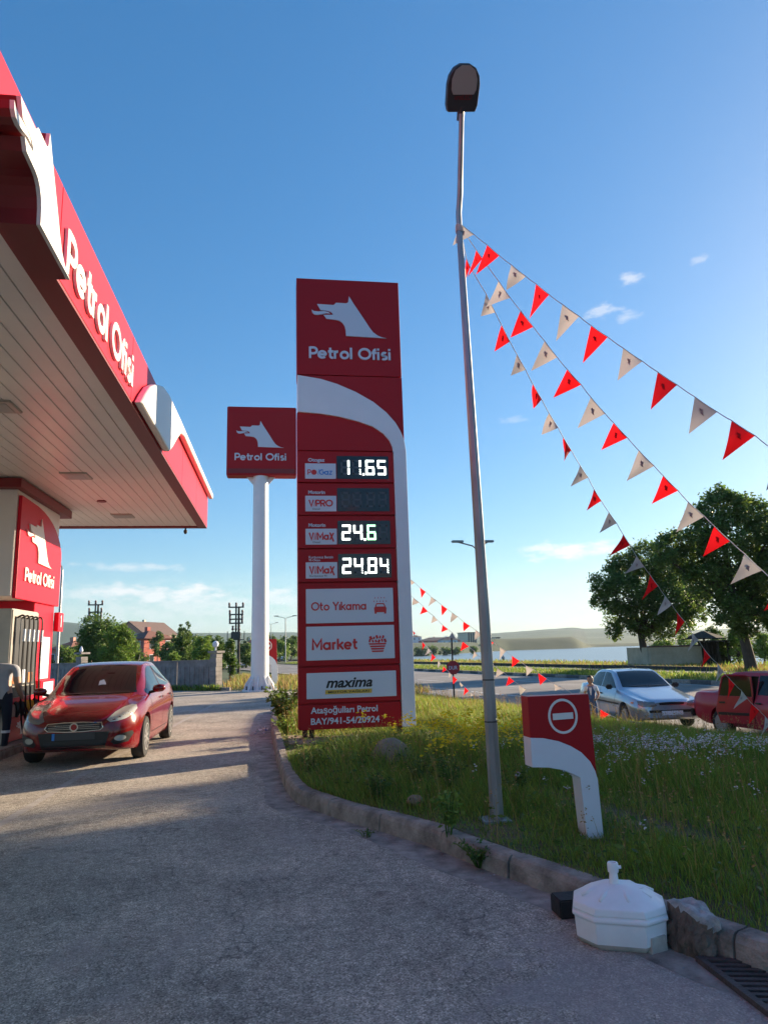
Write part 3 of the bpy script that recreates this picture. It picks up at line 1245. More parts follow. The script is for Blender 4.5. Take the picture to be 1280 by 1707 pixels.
def flowers(name, cx, cy, rx, ry, n, hmin, hmax, size, mats, per=4, stem=True, spread=.03):
    x = NR.normal(cx, rx, n)
    y = NR.normal(cy, ry, n)
    k = in_poly(x, y, ISL)
    x, y = x[k], y[k]
    H = NR.uniform(hmin, hmax, len(x))
    P = np.stack([x, y, isl_z(x, y)], 1)
    V, F = blades(P, H, np.full(len(x), .005), lean=.25, curl=.2)
    tips = V.reshape(-1, 7, 3)[:, 6].copy()
    c = np.repeat(tips, per, 0) + NR.normal(0, spread, (len(tips) * per, 3))
    V2, F2 = leaves(c, np.full(len(c), size), flat=.75)
    mi = np.concatenate([np.zeros(len(F), int), np.repeat(1 + NR.integers(0, len(mats) - 1, len(c)), 2)])
    o = mesh_obj(name, np.concatenate([V, V2]), np.concatenate([F, F2 + len(V)]), mats, mi=mi)
    o['kind'] = 'stuff'


flowers('yellow_wildflowers', 2.3, 8.9, .42, .55, 110, .38, .62, .026, [M['grass'], M['petalyellow']], per=15, spread=.035)
flowers('yellow_wildflowers', 3.1, 8.2, .6, .7, 18, .25, .5, .014, [M['grass'], M['petalyellow']], per=8)
flowers('yellow_wildflowers', 1.15, 9.2, .35, .6, 22, .25, .45, .012, [M['grass'], M['petalyellow']], per=6)
for cx_, cy_, rx_, ry_, n_ in ((3.9, 9.0, .5, .25, 120), (4.4, 7.9, .5, .3, 130), (5.6, 8.2, .8, .3, 190), (3.2, 7.6, .6, .8, 50), (4.3, 5.5, .9, 1.1, 40)):
    flowers('white_clover_flowers', cx_, cy_, rx_, ry_, n_, .2, .34, .014, [M['grass'], M['petalwhite'], M['petallilac'], M['petalwhite']], per=7, spread=.018)


def undergrowth():
    """broad leaves low in the turf: dock, clover, cow parsley"""
    x, y = scatter(52000, -.1, 8, 2.5, 13, ISL)
    g = .5 + .5 * vnoise(x, y, .8, 12)
    near = np.exp(-(((x - 1.1) / 1.2) ** 2 + ((y - 9.0) / 1.5) ** 2))
    k = vis(x, y) & (NR.uniform(size=len(x)) < np.clip(.10 + .42 * g ** 3 + .55 * near, 0, 1) * (1 - path_mask(x, y)))
    x, y, near = x[k], y[k], near[k]
    P = np.stack([x, y, isl_z(x, y) + NR.uniform(.01, .16, len(x)) * (1 + 1.3 * near)], 1)
    V, F = leaves(P, NR.uniform(.010, .030, len(x)), flat=.6)
    mi = np.repeat(NR.choice(2, len(x), p=[.7, .3]), 2)
    o = mesh_obj('undergrowth', V, F, [M['leafmid'], M['leafdark']], mi=mi)
    o['kind'] = 'stuff'


undergrowth()


def far_blades(name, n, f, H, W, mats, probs, lean=.5):
    x, y = f(n)
    P = np.stack([x, y, T(x, y)], 1)
    V, F = blades(P, NR.uniform(*H, len(x)), NR.uniform(*W, len(x)), lean=lean)
    mi = NR.choice(len(mats), len(x), p=probs)
    o = mesh_obj(name, V, F, mats, mi=np.repeat(mi, 5))
    o['kind'] = 'stuff'


def on_road_band(l0, l1, t0, t1):
    def f(n):
        l, t = NR.uniform(l0, l1, n), t0 + (t1 - t0) * NR.uniform(0, 1, n) ** 1.6
        return road_pt(l, t)
    return f


far_blades('verge_grass', 26000, on_road_band(5.75, 9.2, -22, 90), (.10, .3), (.02, .05), [M['leafbright'], M['grassyellow'], M['grass']], [.45, .35, .2])
far_blades('lakeside_grass', 14000, on_road_band(11.7, 17.5, -8, 75), (.12, .4), (.03, .07), [M['grassdry'], M['grassyellow'], M['grass']], [.5, .3, .2])
far_blades('lakeside_grass', 9000, on_road_band(17.5, 36, 5, 100), (.15, .5), (.05, .12), [M['grassdry'], M['grassyellow'], M['grass']], [.25, .4, .35])


def dry_patch(n):
    x, y = NR.uniform(-2.6, 7, n), NR.uniform(30.2, 58, n)
    k = (road_l(x, y) < -5.6) & ~in_poly(x, y, APRON) & (np.hypot((x + .92), (y - 30.7)) > .6) & ~((x > 1.5) & (y > 38) & (y < 43))
    return x[k], y[k]


far_blades('dry_roadside_grass', 13000, dry_patch, (.15, .55), (.015, .05), [M['grassdry'], M['grassyellow'], M['grass']], [.62, .2, .18])


def wall_weeds(n):
    s = NR.uniform(0, 1, n) ** .9
    o = NR.uniform(.1, .5, n)
    return -11.7 + 9.3 * s - o * .55, 38.6 - 6.2 * s - o * .8
far_blades('weeds_along_wall', 2600, wall_weeds, (.08, .35), (.02, .06), [M['leafmid'], M['grass'], M['grassyellow']], [.5, .35, .15])

# far kerb of black and white stones, footpath and low edging beyond the road
fk = empty('far_kerb', (0, 0, 0))
fk['kind'] = 'structure'
kd = mat("kerb_dark_paint", (.10, .10, .10), .85, noise_amt=.3)
for k in range(70):
    t0 = -24 + k * 1.25
    b = MB()
    pts = [road_pt(5.36, t0 + .02), road_pt(5.62, t0 + .02), road_pt(5.62, t0 + 1.23), road_pt(5.36, t0 + 1.23)]
    z0 = -.6
    zt = -.30
    b.add([(a, c, z0) for a, c in pts] + [(a, c, zt) for a, c in pts], [(3, 2, 1, 0), (4, 5, 6, 7), (0, 1, 5, 4), (1, 2, 6, 5), (2, 3, 7, 6), (3, 0, 4, 7)])
    b.build('kerb_stone', kd if k % 2 else M['concrete'], fk)
_rp = [road_pt(l, t) for l, t in ((9.3, -40), (11.6, -40), (11.6, 110), (9.3, 110))]
sheet('footpath', _rp, 2.5, lambda x, y: T(x, y) + .03, mat("footpath_paving", (.24, .22, .20), .9, noise_amt=.25, noise_scale=1.2))
b = MB()
for k in range(24):
    t0 = 8 + k * 5
    p = [road_pt(11.75, t0), road_pt(11.95, t0), road_pt(11.95, t0 + 4.96), road_pt(11.75, t0 + 4.96)]
    z0 = -.5
    b.add([(a, c, z0) for a, c in p] + [(a, c, .02) for a, c in p], [(3, 2, 1, 0), (4, 5, 6, 7), (0, 1, 5, 4), (1, 2, 6, 5), (2, 3, 7, 6), (3, 0, 4, 7)])
tag(b.build('low_edging_wall', mat("edging_dark", (.06, .055, .05), .9, noise_amt=.3)), kind='structure')

# ------------------------------------------------------------------ price totem
def arch_shape(outer, inner):
    return outer + inner[::-1]


def build_totem():
    Y = 12.5
    g0 = Tz(1.3, 12.6) + .13
    r = empty('price_totem', (1.3, Y + .22, g0), 'tall dark red price totem with white arch and four fuel price displays on the grass', 'sign')
    fr = ((0, Y, 0), (1, 0, 0), (0, 0, 1), (0, -1, 0))
    D = .44
    OUT = [(.30, 6.60), (.73, 6.535), (1.03, 6.445), (1.37, 6.30), (1.70, 6.11), (1.94, 5.91), (2.10, 5.72), (2.19, 5.56), (2.26, 5.37), (2.285, 5.17)]
    INN = [(.30, 5.89), (.72, 5.86), (1.06, 5.81), (1.42, 5.72), (1.68, 5.63), (1.87, 5.50), (1.98, 5.37), (2.03, 5.25), (2.05, 5.12)]
    b = MB()
    b.prism([(.29, 6.625), (2.255, 6.625), (2.25, 8.56), (.29, 8.56)], fr, -D, 0)
    b.build('top_panel', M['crimson'], r, bevel=.008)
    b = MB()
    b.prism([(.29, 6.60), (.29, 6.61)] + [(2.255, 6.61), (2.262, 5.40)] + OUT[::-1][1:], fr, -D, -.006)
    b.build('upper_panel', M['crimson'], r)
    b = MB()
    b.prism(OUT + [(2.295, .27), (2.06, .27)] + INN[::-1], fr, -D, .028)
    b.build('arch', M['white'], r, bevel=.006)
    b = MB()
    b.prism([(.29, .30), (2.04, .30)] + INN[::-1] + [(.29, 5.89)], fr, -D, -.05)
    b.build('carcass', M['crimson'], r)
    lows = [(4.575, 5.145), (3.975, 4.545), (3.375, 3.945), (2.775, 3.345), (1.335, 2.745), (.715, 1.305), (.28, .685)]
    b = MB()
    b.prism([(.30, 5.175), (2.045, 5.175)] + INN[::-1][1:] + [(.30, 5.88)], fr, -.05, -.012)
    b.build('row_panel', M['crimson'], r)
    for z0, z1 in lows:
        b = MB()
        b.prism([(.295, z0), (2.052, z0), (2.046, z1), (.295, z1)], fr, -.049, 0)
        b.build('row_panel', M['crimson'], r, bevel=.004)
    # emblem
    b = MB()
    for P in dog_shapes(.575, 7.385, 1.41):
        b.prism(P, fr, .002, .022)
    b.build('dog_emblem', M['plate'], r)
    b = MB()
    stroke_text(b, 'Petrol Ofisi', fr, .52, 6.945, .225, width=1.56, d0=.001, d1=.02, wt=.19)
    b.build('lettering', M['plate'], r)
    names = [('Otogaz', 'gaz', '11.65', 4.86), ('Motorin', 'VPRO', '', 4.26), ('Motorin', 'VMAX', '24.6', 3.66), ('Kurşunsuz Benzin', 'VMAX2', '24.84', 3.06)]
    for k, (t1, logo, price, zc) in enumerate(names):
        z0 = zc - .225
        scr = MB().bevbox(1.0, 1.95, Y - .012, Y + .03, z0, z0 + .43, .006).build('price_display', M['screen'], r)
        fcol = M['segoff']
        # digits: seven segment plates
        lit = price.replace('.', '')
        pat = {'0': 'abcdef', '1': 'bc', '2': 'abged', '4': 'fgbc', '6': 'afgedc', '5': 'afgcd', '8': 'abcdefg'}
        cells = ['', '', '', '']
        for i, ch in enumerate(lit[-4:] if len(lit) == 4 else lit):
            cells[i] = ch
        if price == '11.65':
            cells = ['1', '1', '6', '5']
        for i in range(4):
            cx = (1.07, 1.28, 1.525, 1.74)[i]
            cw, chh, w = .165, .29, .046
            zb = z0 + .07
            seg = {'a': (.01, chh - w / 2, cw - .01, chh - w / 2), 'd': (.01, w / 2, cw - .01, w / 2), 'g': (.01, chh / 2, cw - .01, chh / 2),
                   'f': (w / 2 - .004, chh / 2 + .012, w / 2 - .004, chh - .012), 'b': (cw - w / 2 + .004, chh / 2 + .012, cw - w / 2 + .004, chh - .012),
                   'e': (w / 2 - .004, .012, w / 2 - .004, chh / 2 - .012), 'c': (cw - w / 2 + .004, .012, cw - w / 2 + .004, chh / 2 - .012)}
            on, off = MB(), MB()
            for nme, (x0, y0, x1, y1) in seg.items():
                isn = cells[i] and nme in pat[cells[i]]
                q = on if isn else off
                broken = isn and ((k == 0 and i == 1 and nme == 'c') or (k == 3 and nme == 'c' and i in (1, 3)) or (k == 3 and i == 3 and nme == 'b'))
                if broken:      # part of the segment flap is stuck: three slivers
                    for e in range(3):
                        za = y0 + (y1 - y0) * (e + .1) / 3
                        zb2 = y0 + (y1 - y0) * (e + .62) / 3
                        q.prism([(cx + x0 - .013, zb + za), (cx + x0 + .013, zb + za - .01), (cx + x0 + .013, zb + zb2 - .01), (cx + x0 - .013, zb + zb2)], fr, .013, .018)
                else:
                    q.ribbon([(cx + x0, zb + y0), (cx + x1, zb + y1)], w * .8, fr, .013, .018 if isn else .0145)
            if cells[i]:
                on.build('digit', M['ledgreen'] if (k == 2 and i == 2) else M['led'], scr)
            tag(off.build('unlit_segments', fcol, scr), kind='stuff')
        if price:
            MB().prism([(1.468, z0 + .065), (1.505, z0 + .065), (1.505, z0 + .105), (1.468, z0 + .105)], fr, .013, .019).build('decimal_point', M['led'], scr)
        pl = MB().bevbox(.43, .985, Y - .010, Y + .03, z0 + .0, z0 + .285, .004).build('brand_plate', M['plate'], r)
        b = MB()
        f2 = ((0, Y - .010, 0), (1, 0, 0), (0, 0, 1), (0, -1, 0))
        if logo == 'gaz':
            stroke_text(b, 'P', f2, .475, z0 + .075, .095, d0=.001, d1=.004, wt=.17)
            b.prism([(.59 + .048 * cos(a * pi / 10), z0 + .12 + .048 * sin(a * pi / 10)) for a in range(20)], f2, .001, .004)
            b.build('logo', M['signred'], pl)
            b = MB()
            stroke_text(b, '/Gaz', f2, .66, z0 + .075, .105, width=.26, d0=.001, d1=.004, wt=.17)
            b.build('logo_word', M['blue'], pl)
        elif logo == 'VPRO':
            stroke_text(b, 'V/PRO', f2, .495, z0 + .09, .12, width=.43, d0=.001, d1=.004, wt=.21)
            b.build('logo', M['signred'], pl)
        else:
            stroke_text(b, 'V//Max', f2, .495, z0 + .085, .13, width=.44, d0=.001, d1=.004, wt=.21)
            b.build('logo', M['signred'], pl)
        if logo != 'gaz':
            b = MB()
            font_text(b, 'Kurşunsuz 95' if k == 3 else 'Diesel', f2, .5 if k == 3 else .56, z0 + .03, .032, width=.3 if k == 3 else .13, d0=.001, d1=.003)
            b.build('small_print', M['darkgrey'], pl)
        b = MB()
        if k == 3:
            font_text(b, t1, fr, .485, z0 + .355, .045, width=.43, bold=.015)
            b.build('lettering', M['plate'], r)
            b = MB()
            font_text(b, '95 Oktan', fr, .485, z0 + .305, .04, width=.2, bold=.015)
        else:
            font_text(b, t1, fr, .485, z0 + .322, .062, width=.30, bold=.03)
        b.build('lettering', M['plate'], r)
    # service panels
    for z0, z1, word in ((2.055, 2.65, 'Oto Yıkama'), (1.425, 2.0, 'Market')):
        pn = MB().bevbox(.43, 1.965, Y - .012, Y + .03, z0, z1, .005).build('service_panel', M['plate'], r)
        f2 = ((0, Y - .012, 0), (1, 0, 0), (0, 0, 1), (0, -1, 0))
        b = MB()
        if word == 'Market':
            stroke_text(b, word, f2, .53, 1.60, .185, width=.79, d0=.001, d1=.004, wt=.20)
        else:
            stroke_text(b, word, f2, .52, 2.275, .145, width=.98, d0=.001, d1=.004, wt=.16)
        b.build('lettering', M['signred'], pn)
        b = MB()
        if word == 'Market':      # basket of goods
            x0, x1 = 1.50, 1.83
            for i in range(3):
                e = .018 * i
                za = 1.665 - i * .042
                b.prism([(x0 + .02 + e, za), (x1 - .02 - e, za), (x1 - .01 - e, za + .028), (x0 + .01 + e, za + .028)], f2, .001, .004)
            b.prism([(x0 + .07, 1.54), (x1 - .07, 1.54), (x1 - .055, 1.566), (x0 + .055, 1.566)], f2, .001, .004)
            for i in range(11):
                cx, cz = x0 + .03 + (i % 6) * .054 + (.02 if i > 5 else 0), 1.735 + (.055 if i > 5 else 0) + RND.uniform(-.01, .012)
                a = RND.uniform(-.6, .6)
                w, h = RND.uniform(.014, .022), RND.uniform(.02, .032)
                b.prism([(cx + p * w * cos(a) - q * h * sin(a), cz + p * w * sin(a) + q * h * cos(a)) for p, q in ((-1, -1), (1, -1), (1, 1), (-1, 1))], f2, .001, .004 + i * .0003)
        else:                     # car under water drops
            cx = 1.73
            b.prism([(cx - .105, 2.225), (cx + .105, 2.225), (cx + .11, 2.30), (cx + .09, 2.325), (cx - .09, 2.325), (cx - .11, 2.30)], f2, .001, .004)
            b.ribbon([(cx - .085, 2.325), (cx - .06, 2.375), (cx + .06, 2.375), (cx + .085, 2.325)], .018, f2, .001, .0045)
            for s in (-1, 1):
                b.prism([(cx + s * .085 - .018, 2.20), (cx + s * .085 + .018, 2.20), (cx + s * .085 + .018, 2.23), (cx + s * .085 - .018, 2.23)], f2, .001, .0048)
            for rw in range(2):
                for i in range(4 + rw):
                    dx = cx - .09 + i * .055 - rw * .02
                    dz = 2.48 - rw * .06
                    b.prism([(dx, dz + .016), (dx - .009, dz - .012), (dx + .009, dz - .012)], f2, .001, .004)
        b.build('pictogram', M['signred'], pn)
    pn = MB().bevbox(.43, 1.975, Y - .012, Y + .03, .785, 1.215, .005).build('service_panel', M['plate'], r)
    f2 = ((0, Y - .012, 0), (1, 0, 0), (0, 0, 1), (0, -1, 0))
    b = MB()
    font_text(b, 'maxima', f2, .76, .965, .17, width=.80, bold=.028, italic=.3, d0=.001, d1=.004)
    b.build('lettering', M['black'], pn)
    MB().prism([(.745, .855), (1.545, .855), (1.55, .925), (.75, .925)], f2, .001, .003).build('gold_band', M['gold'], pn)
    b = MB()
    font_text(b, 'MOTOR YAĞLARI', f2, .80, .872, .036, width=.70, bold=.012, d0=.0035, d1=.005)
    b.build('lettering', M['black'], pn)
    b = MB()
    font_text(b, 'Ataşoğulları Petrol', fr, .50, .545, .105, width=1.14, bold=.022)
    b.build('lettering', M['plate'], r)
    b = MB()
    font_text(b, 'BAY/941-54/20924', fr, .50, .365, .105, width=1.17, bold=.022)
    b.build('lettering', M['plate'], r)
    for x in (.36, .48, 2.0):
        MB().bevbox(x, x + .08, Y + .12, Y + .22, g0 - .1, .31, .005).build('foot', M['seam'], r)


build_totem()


# ------------------------------------------------------------------ tall pole sign behind
def build_pole_sign():
    r = empty('pole_sign', (-.92, 30.7, 0), 'square dark red emblem board on a tall thick white pole beyond the forecourt', 'sign')
    Y = 30.35
    fr = ((0, Y, 0), (1, 0, 0), (0, 0, 1), (0, -1, 0))
    MB().bevbox(-2.33, .67, Y, Y + .7, 9.12, 12.22, .03).build('board', M['crimson'], r)
    b = MB()
    b.prism([(-2.25, 9.2), (.6, 9.2), (.6, 9.4), (-2.25, 9.4)], fr, .004, .02)
    b.build('lower_trim', M['darkred'], r)
    b = MB()
    for P in dog_shapes(-1.92, 10.35, 2.05):
        b.prism(P, fr, .003, .03)
    b.build('dog_emblem', M['plate'], r)
    b = MB()
    stroke_text(b, 'Petrol Ofisi', fr, -1.98, 9.78, .31, width=2.25, d0=.003, d1=.03, wt=.19)
    b.build('lettering', M['plate'], r)
    b = MB()
    b.lathe([(.40, 0), (.37, .5), (.345, 4), (.325, 9.12)], (-.87, 30.7, 0), 28)
    b.build('pole', M['paleply'], r, smooth=True)
    b = MB()
    for k in range(10):
        a = k * pi / 5 + .2
        c_, s_ = cos(a), sin(a)
        P = [(.36, 0), (.66, 0), (.66, .10), (.60, .30), (.38, .62)]
        b.prism(P, ((-.87, 30.7, 0), (c_, s_, 0), (0, 0, 1), (-s_, c_, 0)), -.025, .025)
    b.lathe([(.72, 0), (.72, .07)], (-.87, 30.7, 0), 28)
    b.build('base_ribs', M['paleply'], r)
    for k in range(10):
        a = k * pi / 5 + .5
        b = MB()
        b.lathe([(.03, .07), (.03, .22)], (-.87 + .6 * cos(a), 30.7 + .6 * sin(a), 0), 6)
        b.build('anchor_bolt', M['darkgrey'], r)
    for s in (-1, 1):
        b = MB()
        P = [(.33, 8.75), (.62, 9.11), (.33, 9.11)] if s > 0 else [(-.33, 8.75), (-.62, 9.11), (-.33, 9.11)]
        b.prism(P, ((-.87, 30.7, 0), (1, 0, 0), (0, 0, 1), (0, -1, 0)), -.02, .02)
        b.build('bracket', M['paleply'], r)


build_pole_sign()


# ------------------------------------------------------------------ canopy of the filling station
def build_canopy():
    XF, ZS, ZT, Y0, Y1, XL = -1.95, 4.90, 5.80, -9.0, 19.15, -17.0
    r = empty('station_canopy', (-9, 5, 0), 'large filling station canopy with white slatted ceiling and bright red fascia', 'canopy')
    fr = ((XF, 0, 0), (0, 1, 0), (0, 0, 1), (1, 0, 0))
    # roof deck and fascia boards on three sides
    MB().box(XL, XF - .14, Y0, Y1 - .14, ZS + .10, ZT - .06).build('roof', M['darkred'], r)
    seams = [Y0, -4, -.5, 3.0, 6.1, 9.25, 11.8, 14.2, 16.6, Y1]
    for a, c in zip(seams, seams[1:]):
        MB().bevbox(XF - .12, XF, a + .004, c - .004, ZS + .0, ZT, .006).build('fascia_panel', M['red_face'], r)
    for a, c in ((XL, -12), (-12, -7), (-7, XF - .13)):
        MB().bevbox(a + .004, c - .004, Y1 - .12, Y1, ZS + .0, ZT, .006).build('fascia_panel', M['red_face'], r)
    b = MB()
    b.box(XF - .22, XF - .002, Y0, Y1 - .002, ZS - .035, ZS - .002)
    b.build('edge_trim', M['darkred'], r)
    b = MB()
    b.box(XL, XF - .225, Y1 - .2, Y1 - .006, ZS - .034, ZS - .003)
    b.build('edge_trim', M['darkred'], r)
    # ceiling slats, each its own piece
    w = .20
    x = XF - .225
    proto = None
    k = 0
    while x - w > XL:
        if proto is None:
            b = MB()
            zz = ZS
            pr = [(0, .02), (.005, .0), (w - .014, .0), (w - .009, .02)]
            vs = [(-p, yy, h) for yy in (Y0, Y1 - .21) for p, h in pr]
            b.add(vs, [(0, 1, 2, 3)[::-1], (4, 5, 6, 7), (0, 4, 5, 1)[::-1], (1, 5, 6, 2)[::-1], (2, 6, 7, 3)[::-1]])
            proto = b.build('ceiling_slat', M['soffit'])
            o = proto
        else:
            o = proto.copy()
            col.objects.link(o)
        o.parent = r
        o.location = Vector((x, 0, ZS + (.0015 if k % 2 else 0))) - r.location
        x -= w
        k += 1
    MB().box(XL, XF - .225, Y0, Y1 - .21, ZS + .032, ZS + .05).build('ceiling_backing', M['soffit2'], r)
    for lx, ly in ((-3.75, 17.45), (-3.75, 13.45), (-3.72, 9.6), (-3.72, 5.7), (-8.5, 17.45), (-8.5, 13.45), (-8.5, 9.6)):
        f = MB().bevbox(lx - .24, lx + .24, ly - .24, ly + .24, ZS - .028, ZS + .02, .01).build('ceiling_light', M['steel'], r)
        MB().bevbox(lx - .17, lx + .17, ly - .17, ly + .17, ZS - .034, ZS - .01, .008).build('lamp_pane', M['lampglass'], f)
    MB().lathe([(.10, -.02), (.10, .01)], (-3.84, 15.75, ZS), 16).build('ceiling_hatch', M['darkred'], r)
    # bunting hook / camera at the far corner
    MB().lathe([(.02, -.16), (.045, -.12), (.05, -.06), (.03, -.05), (.012, 0)], (-2.5, Y1 - .05, ZS - .03), 12).build('camera_dome', M['black'], r)
    # raised emblem
    b = MB()
    dg = dog_shapes(0, 0, 1)
    # local dog: y from 4.17 to 5.85, z from 4.42 upward past the top of the board
    sx, sz = 1.72, 2.55
    P1 = [(4.15 + a * 1.31, 4.53 + c * 1.34) for a, c in dg[0]]
    P2 = [(4.15 + a * 1.31, 4.53 + c * 1.34) for a, c in dg[1]]
    b.prism(P1, fr, .02, .27)
    b.prism(P2, fr, .02, .271)
    e = b.build('dog_emblem', M['darkred'], r)
    b = MB()
    b.prism(P1, fr, .272, .30)
    b.prism(P2, fr, .273, .301)
    b.build('emblem_face', M['cream'], e)
    b = MB()
    stroke_text(b, 'Petrol Ofisi', fr, 6.22, 5.03, .42, width=2.98, d0=.004, d1=.035, wt=.20)
    b.build('lettering', M['cream'], r)
    # white arch: bulging shell that rises from the lower edge and runs on as a thin band along the top
    outer = [(9.35, 4.90), (9.62, 5.12), (9.95, 5.35), (10.4, 5.56), (10.95, 5.74), (11.6, 5.83), (13, 5.85), (19.32, 5.85)]
    inner = [(11.75, 4.90), (12.1, 5.08), (12.6, 5.38), (13.05, 5.62), (13.5, 5.70), (19.32, 5.70)]
    b = MB()
    b.prism(outer + inner[::-1], fr, .01, .13)
    b.build('arch', M['cream'], r, bevel=.03)


build_canopy()


def build_pillar():
    r = empty('canopy_pillar', (-5.4, 15, 0), 'red and cream canopy pillar with dog emblem above the fuel dispenser', 'pillar')
    X0, X1 = -6.5, -4.85
    MB().box(X0 - .12, X1 + .12, 13.55, 16.8, 4.70, 4.868).build('capital', M['darkred'], r)
    MB().bevbox(X0, X1, 13.75, 16.35, 2.72, 4.70, .01).build('cladding', M['soffit'], r)
    fr = ((X1, 0, 0), (0, 1, 0), (0, 0, 1), (1, 0, 0))
    P = [(13.80, 2.68), (16.38, 2.68), (16.38, 3.72)] + [(16.38 - 1.95 * (1 - cos(a)), 3.72 + .86 * sin(a)) for a in [pi / 2 * k / 9 for k in range(1, 10)]] + [(13.80, 4.60)]
    MB().prism(P, fr, .004, .07).build('emblem_panel', M['red_face'], r, bevel=.01)
    b = MB()
    for Q in dog_shapes(14.12, 3.42, 1.55):
        b.prism([(p, 3.42 + (q - 3.42) * 1.0) for p, q in Q], fr, .072, .10)
    b.build('dog_emblem', M['cream'], r)
    b = MB()
    stroke_text(b, 'Petrol Ofisi', fr, 14.15, 3.03, .25, width=1.75, d0=.072, d1=.095, wt=.19)
    b.build('lettering', M['cream'], r)
    MB().bevbox(X0 + .5, X1 + .02, 15.0, 16.25, 0.15, 2.72, .012).build('shaft', M['red_face'], r)
    MB().bevbox(X1 + .022, X1 + .035, 15.45, 16.05, 1.18, 2.02, .004).build('notice', M['plate'], r)
    q = MB().bevbox(X1 + .02, X1 + .16, 15.2, 16.1, .78, 1.16, .01).build('notice_box', M['red_face'], r)
    MB().bevbox(X1 + .162, X1 + .17, 15.35, 15.98, .82, 1.12, .003).build('notice', M['plate'], q)
    MB().bevbox(X1 + .022, X1 + .034, 15.45, 15.85, .42, .72, .004).build('notice', M['plate'], r)
    q = MB().bevbox(X1 + .02, X1 + .12, 16.26, 16.62, 2.15, 2.55, .01).build('number_board', M['red_face'], r)
    f2 = ((X1 + .121, 0, 0), (0, 1, 0), (0, 0, 1), (1, 0, 0))
    b = MB()
    b.ribbon([(16.40, 2.44), (16.44, 2.47), (16.44, 2.24)], .05, f2, 0, .006)
    b.build('number', M['plate'], q)


build_pillar()
MB_ISL = MB().bevbox(-6.4, -4.45, 12.6, 17.4, -.05, .15, .03).build('pump_island', M['concrete'])
tag(MB_ISL, 'low concrete kerbed island under the fuel dispenser and pillar', 'island')


def build_dispenser():
    r = empty('fuel_dispenser', (-5.2, 14.2, .15), 'grey fuel dispenser with hanging black hoses and yellow nozzles', 'fuel pump')
    X1 = -4.72
    y0, y1 = 13.55, 14.95
    MB().bevbox(-5.5, X1, y0, y1, .15, 2.48, .02).build('cabinet', M['steel'], r)
    fr = ((X1, 0, 0), (0, 1, 0), (0, 0, 1), (1, 0, 0))
    MB().prism([(y0 + .12, 1.12), (y1 - .06, 1.12), (y1 - .06, 2.34), (y0 + .12, 2.34)], fr, .003, .02).build('hose_panel', M['darkgrey'], r)
    MB().prism([(y0 + .02, .92), (y1 - .02, .92), (y1 - .02, 1.10), (y0 + .02, 1.10)], fr, .003, .03).build('keypad_panel', M['black'], r)
    for k in range(2):
        MB().prism([(y0 + .12 + k * .8, 1.16), (y0 + .34 + k * .8, 1.16), (y0 + .34 + k * .8, 1.34), (y0 + .12 + k * .8, 1.34)], fr, .022, .03).build('price_flap', M['orange'], r)
    MB().prism([(y0 + .44, 1.16), (y0 + .82, 1.16), (y0 + .82, 1.40), (y0 + .44, 1.40)], fr, .022, .032).build('display', M['plate'], r)
    MB().prism([(y0 + .02, .17), (y1 - .02, .17), (y1 - .02, .58), (y0 + .02, .58)], fr, .003, .03).build('lower_panel', M['red_face'], r)
    MB().prism([(y0 + .02, .80), (y1 - .02, .80), (y1 - .02, .91), (y0 + .02, .91)], fr, .003, .025).build('nozzle_shelf', M['red_face'], r)
    b = MB()
    for Q in dog_shapes(y0 + .45, .24, .5):
        b.prism(Q, fr, .031, .036)
    b.build('dog_emblem', M['cream'], r)
    for k in range(5):
        y = y0 + .2 + k * .24
        b = MB()
        pts = [(X1 + .02, y, 2.33), (X1 + .12, y, 2.36), (X1 + .15, y, 2.2), (X1 + .14, y + .01, 1.6), (X1 + .15, y + .02, 1.0), (X1 + .19, y + .05, .45),
               (X1 + .25, y + .12, .22), (X1 + .26, y + .20, .30), (X1 + .2, y + .12, .6), (X1 + .12, y + .04, .80)]
        b.tube(smooth_curve(pts), .017, 6)
        h = b.build('hose', M['black'], r, smooth=True)
        MB().tube([(X1 + .15, y, 2.12), (X1 + .145, y, 1.9)], .028, 8).build('hose_sleeve', M['plate'], h)
        b = MB()
        b.tube([(X1 + .06, y + .02, .84), (X1 + .11, y + .02, .80), (X1 + .13, y + .03, .70), (X1 + .10, y + .03, .58)], [.03, .045, .05, .02], 8)
        b.build('nozzle', M['nozzle'] if k in (2, 3) else M['black'], r, smooth=True)


def smooth_curve(pts, n=5):
    P = [Vector(p) for p in pts]
    out = []
    for i in range(len(P) - 1):
        p0, p1, p2, p3 = P[max(i - 1, 0)], P[i], P[i + 1], P[min(i + 2, len(P) - 1)]
        for k in range(n):
            t = k / n
            out.append(.5 * ((2 * p1) + (p2 - p0) * t + (2 * p0 - 5 * p1 + 4 * p2 - p3) * t * t + (3 * p1 - p0 - 3 * p2 + p3) * t ** 3))
    out.append(P[-1])
    return out


build_dispenser()


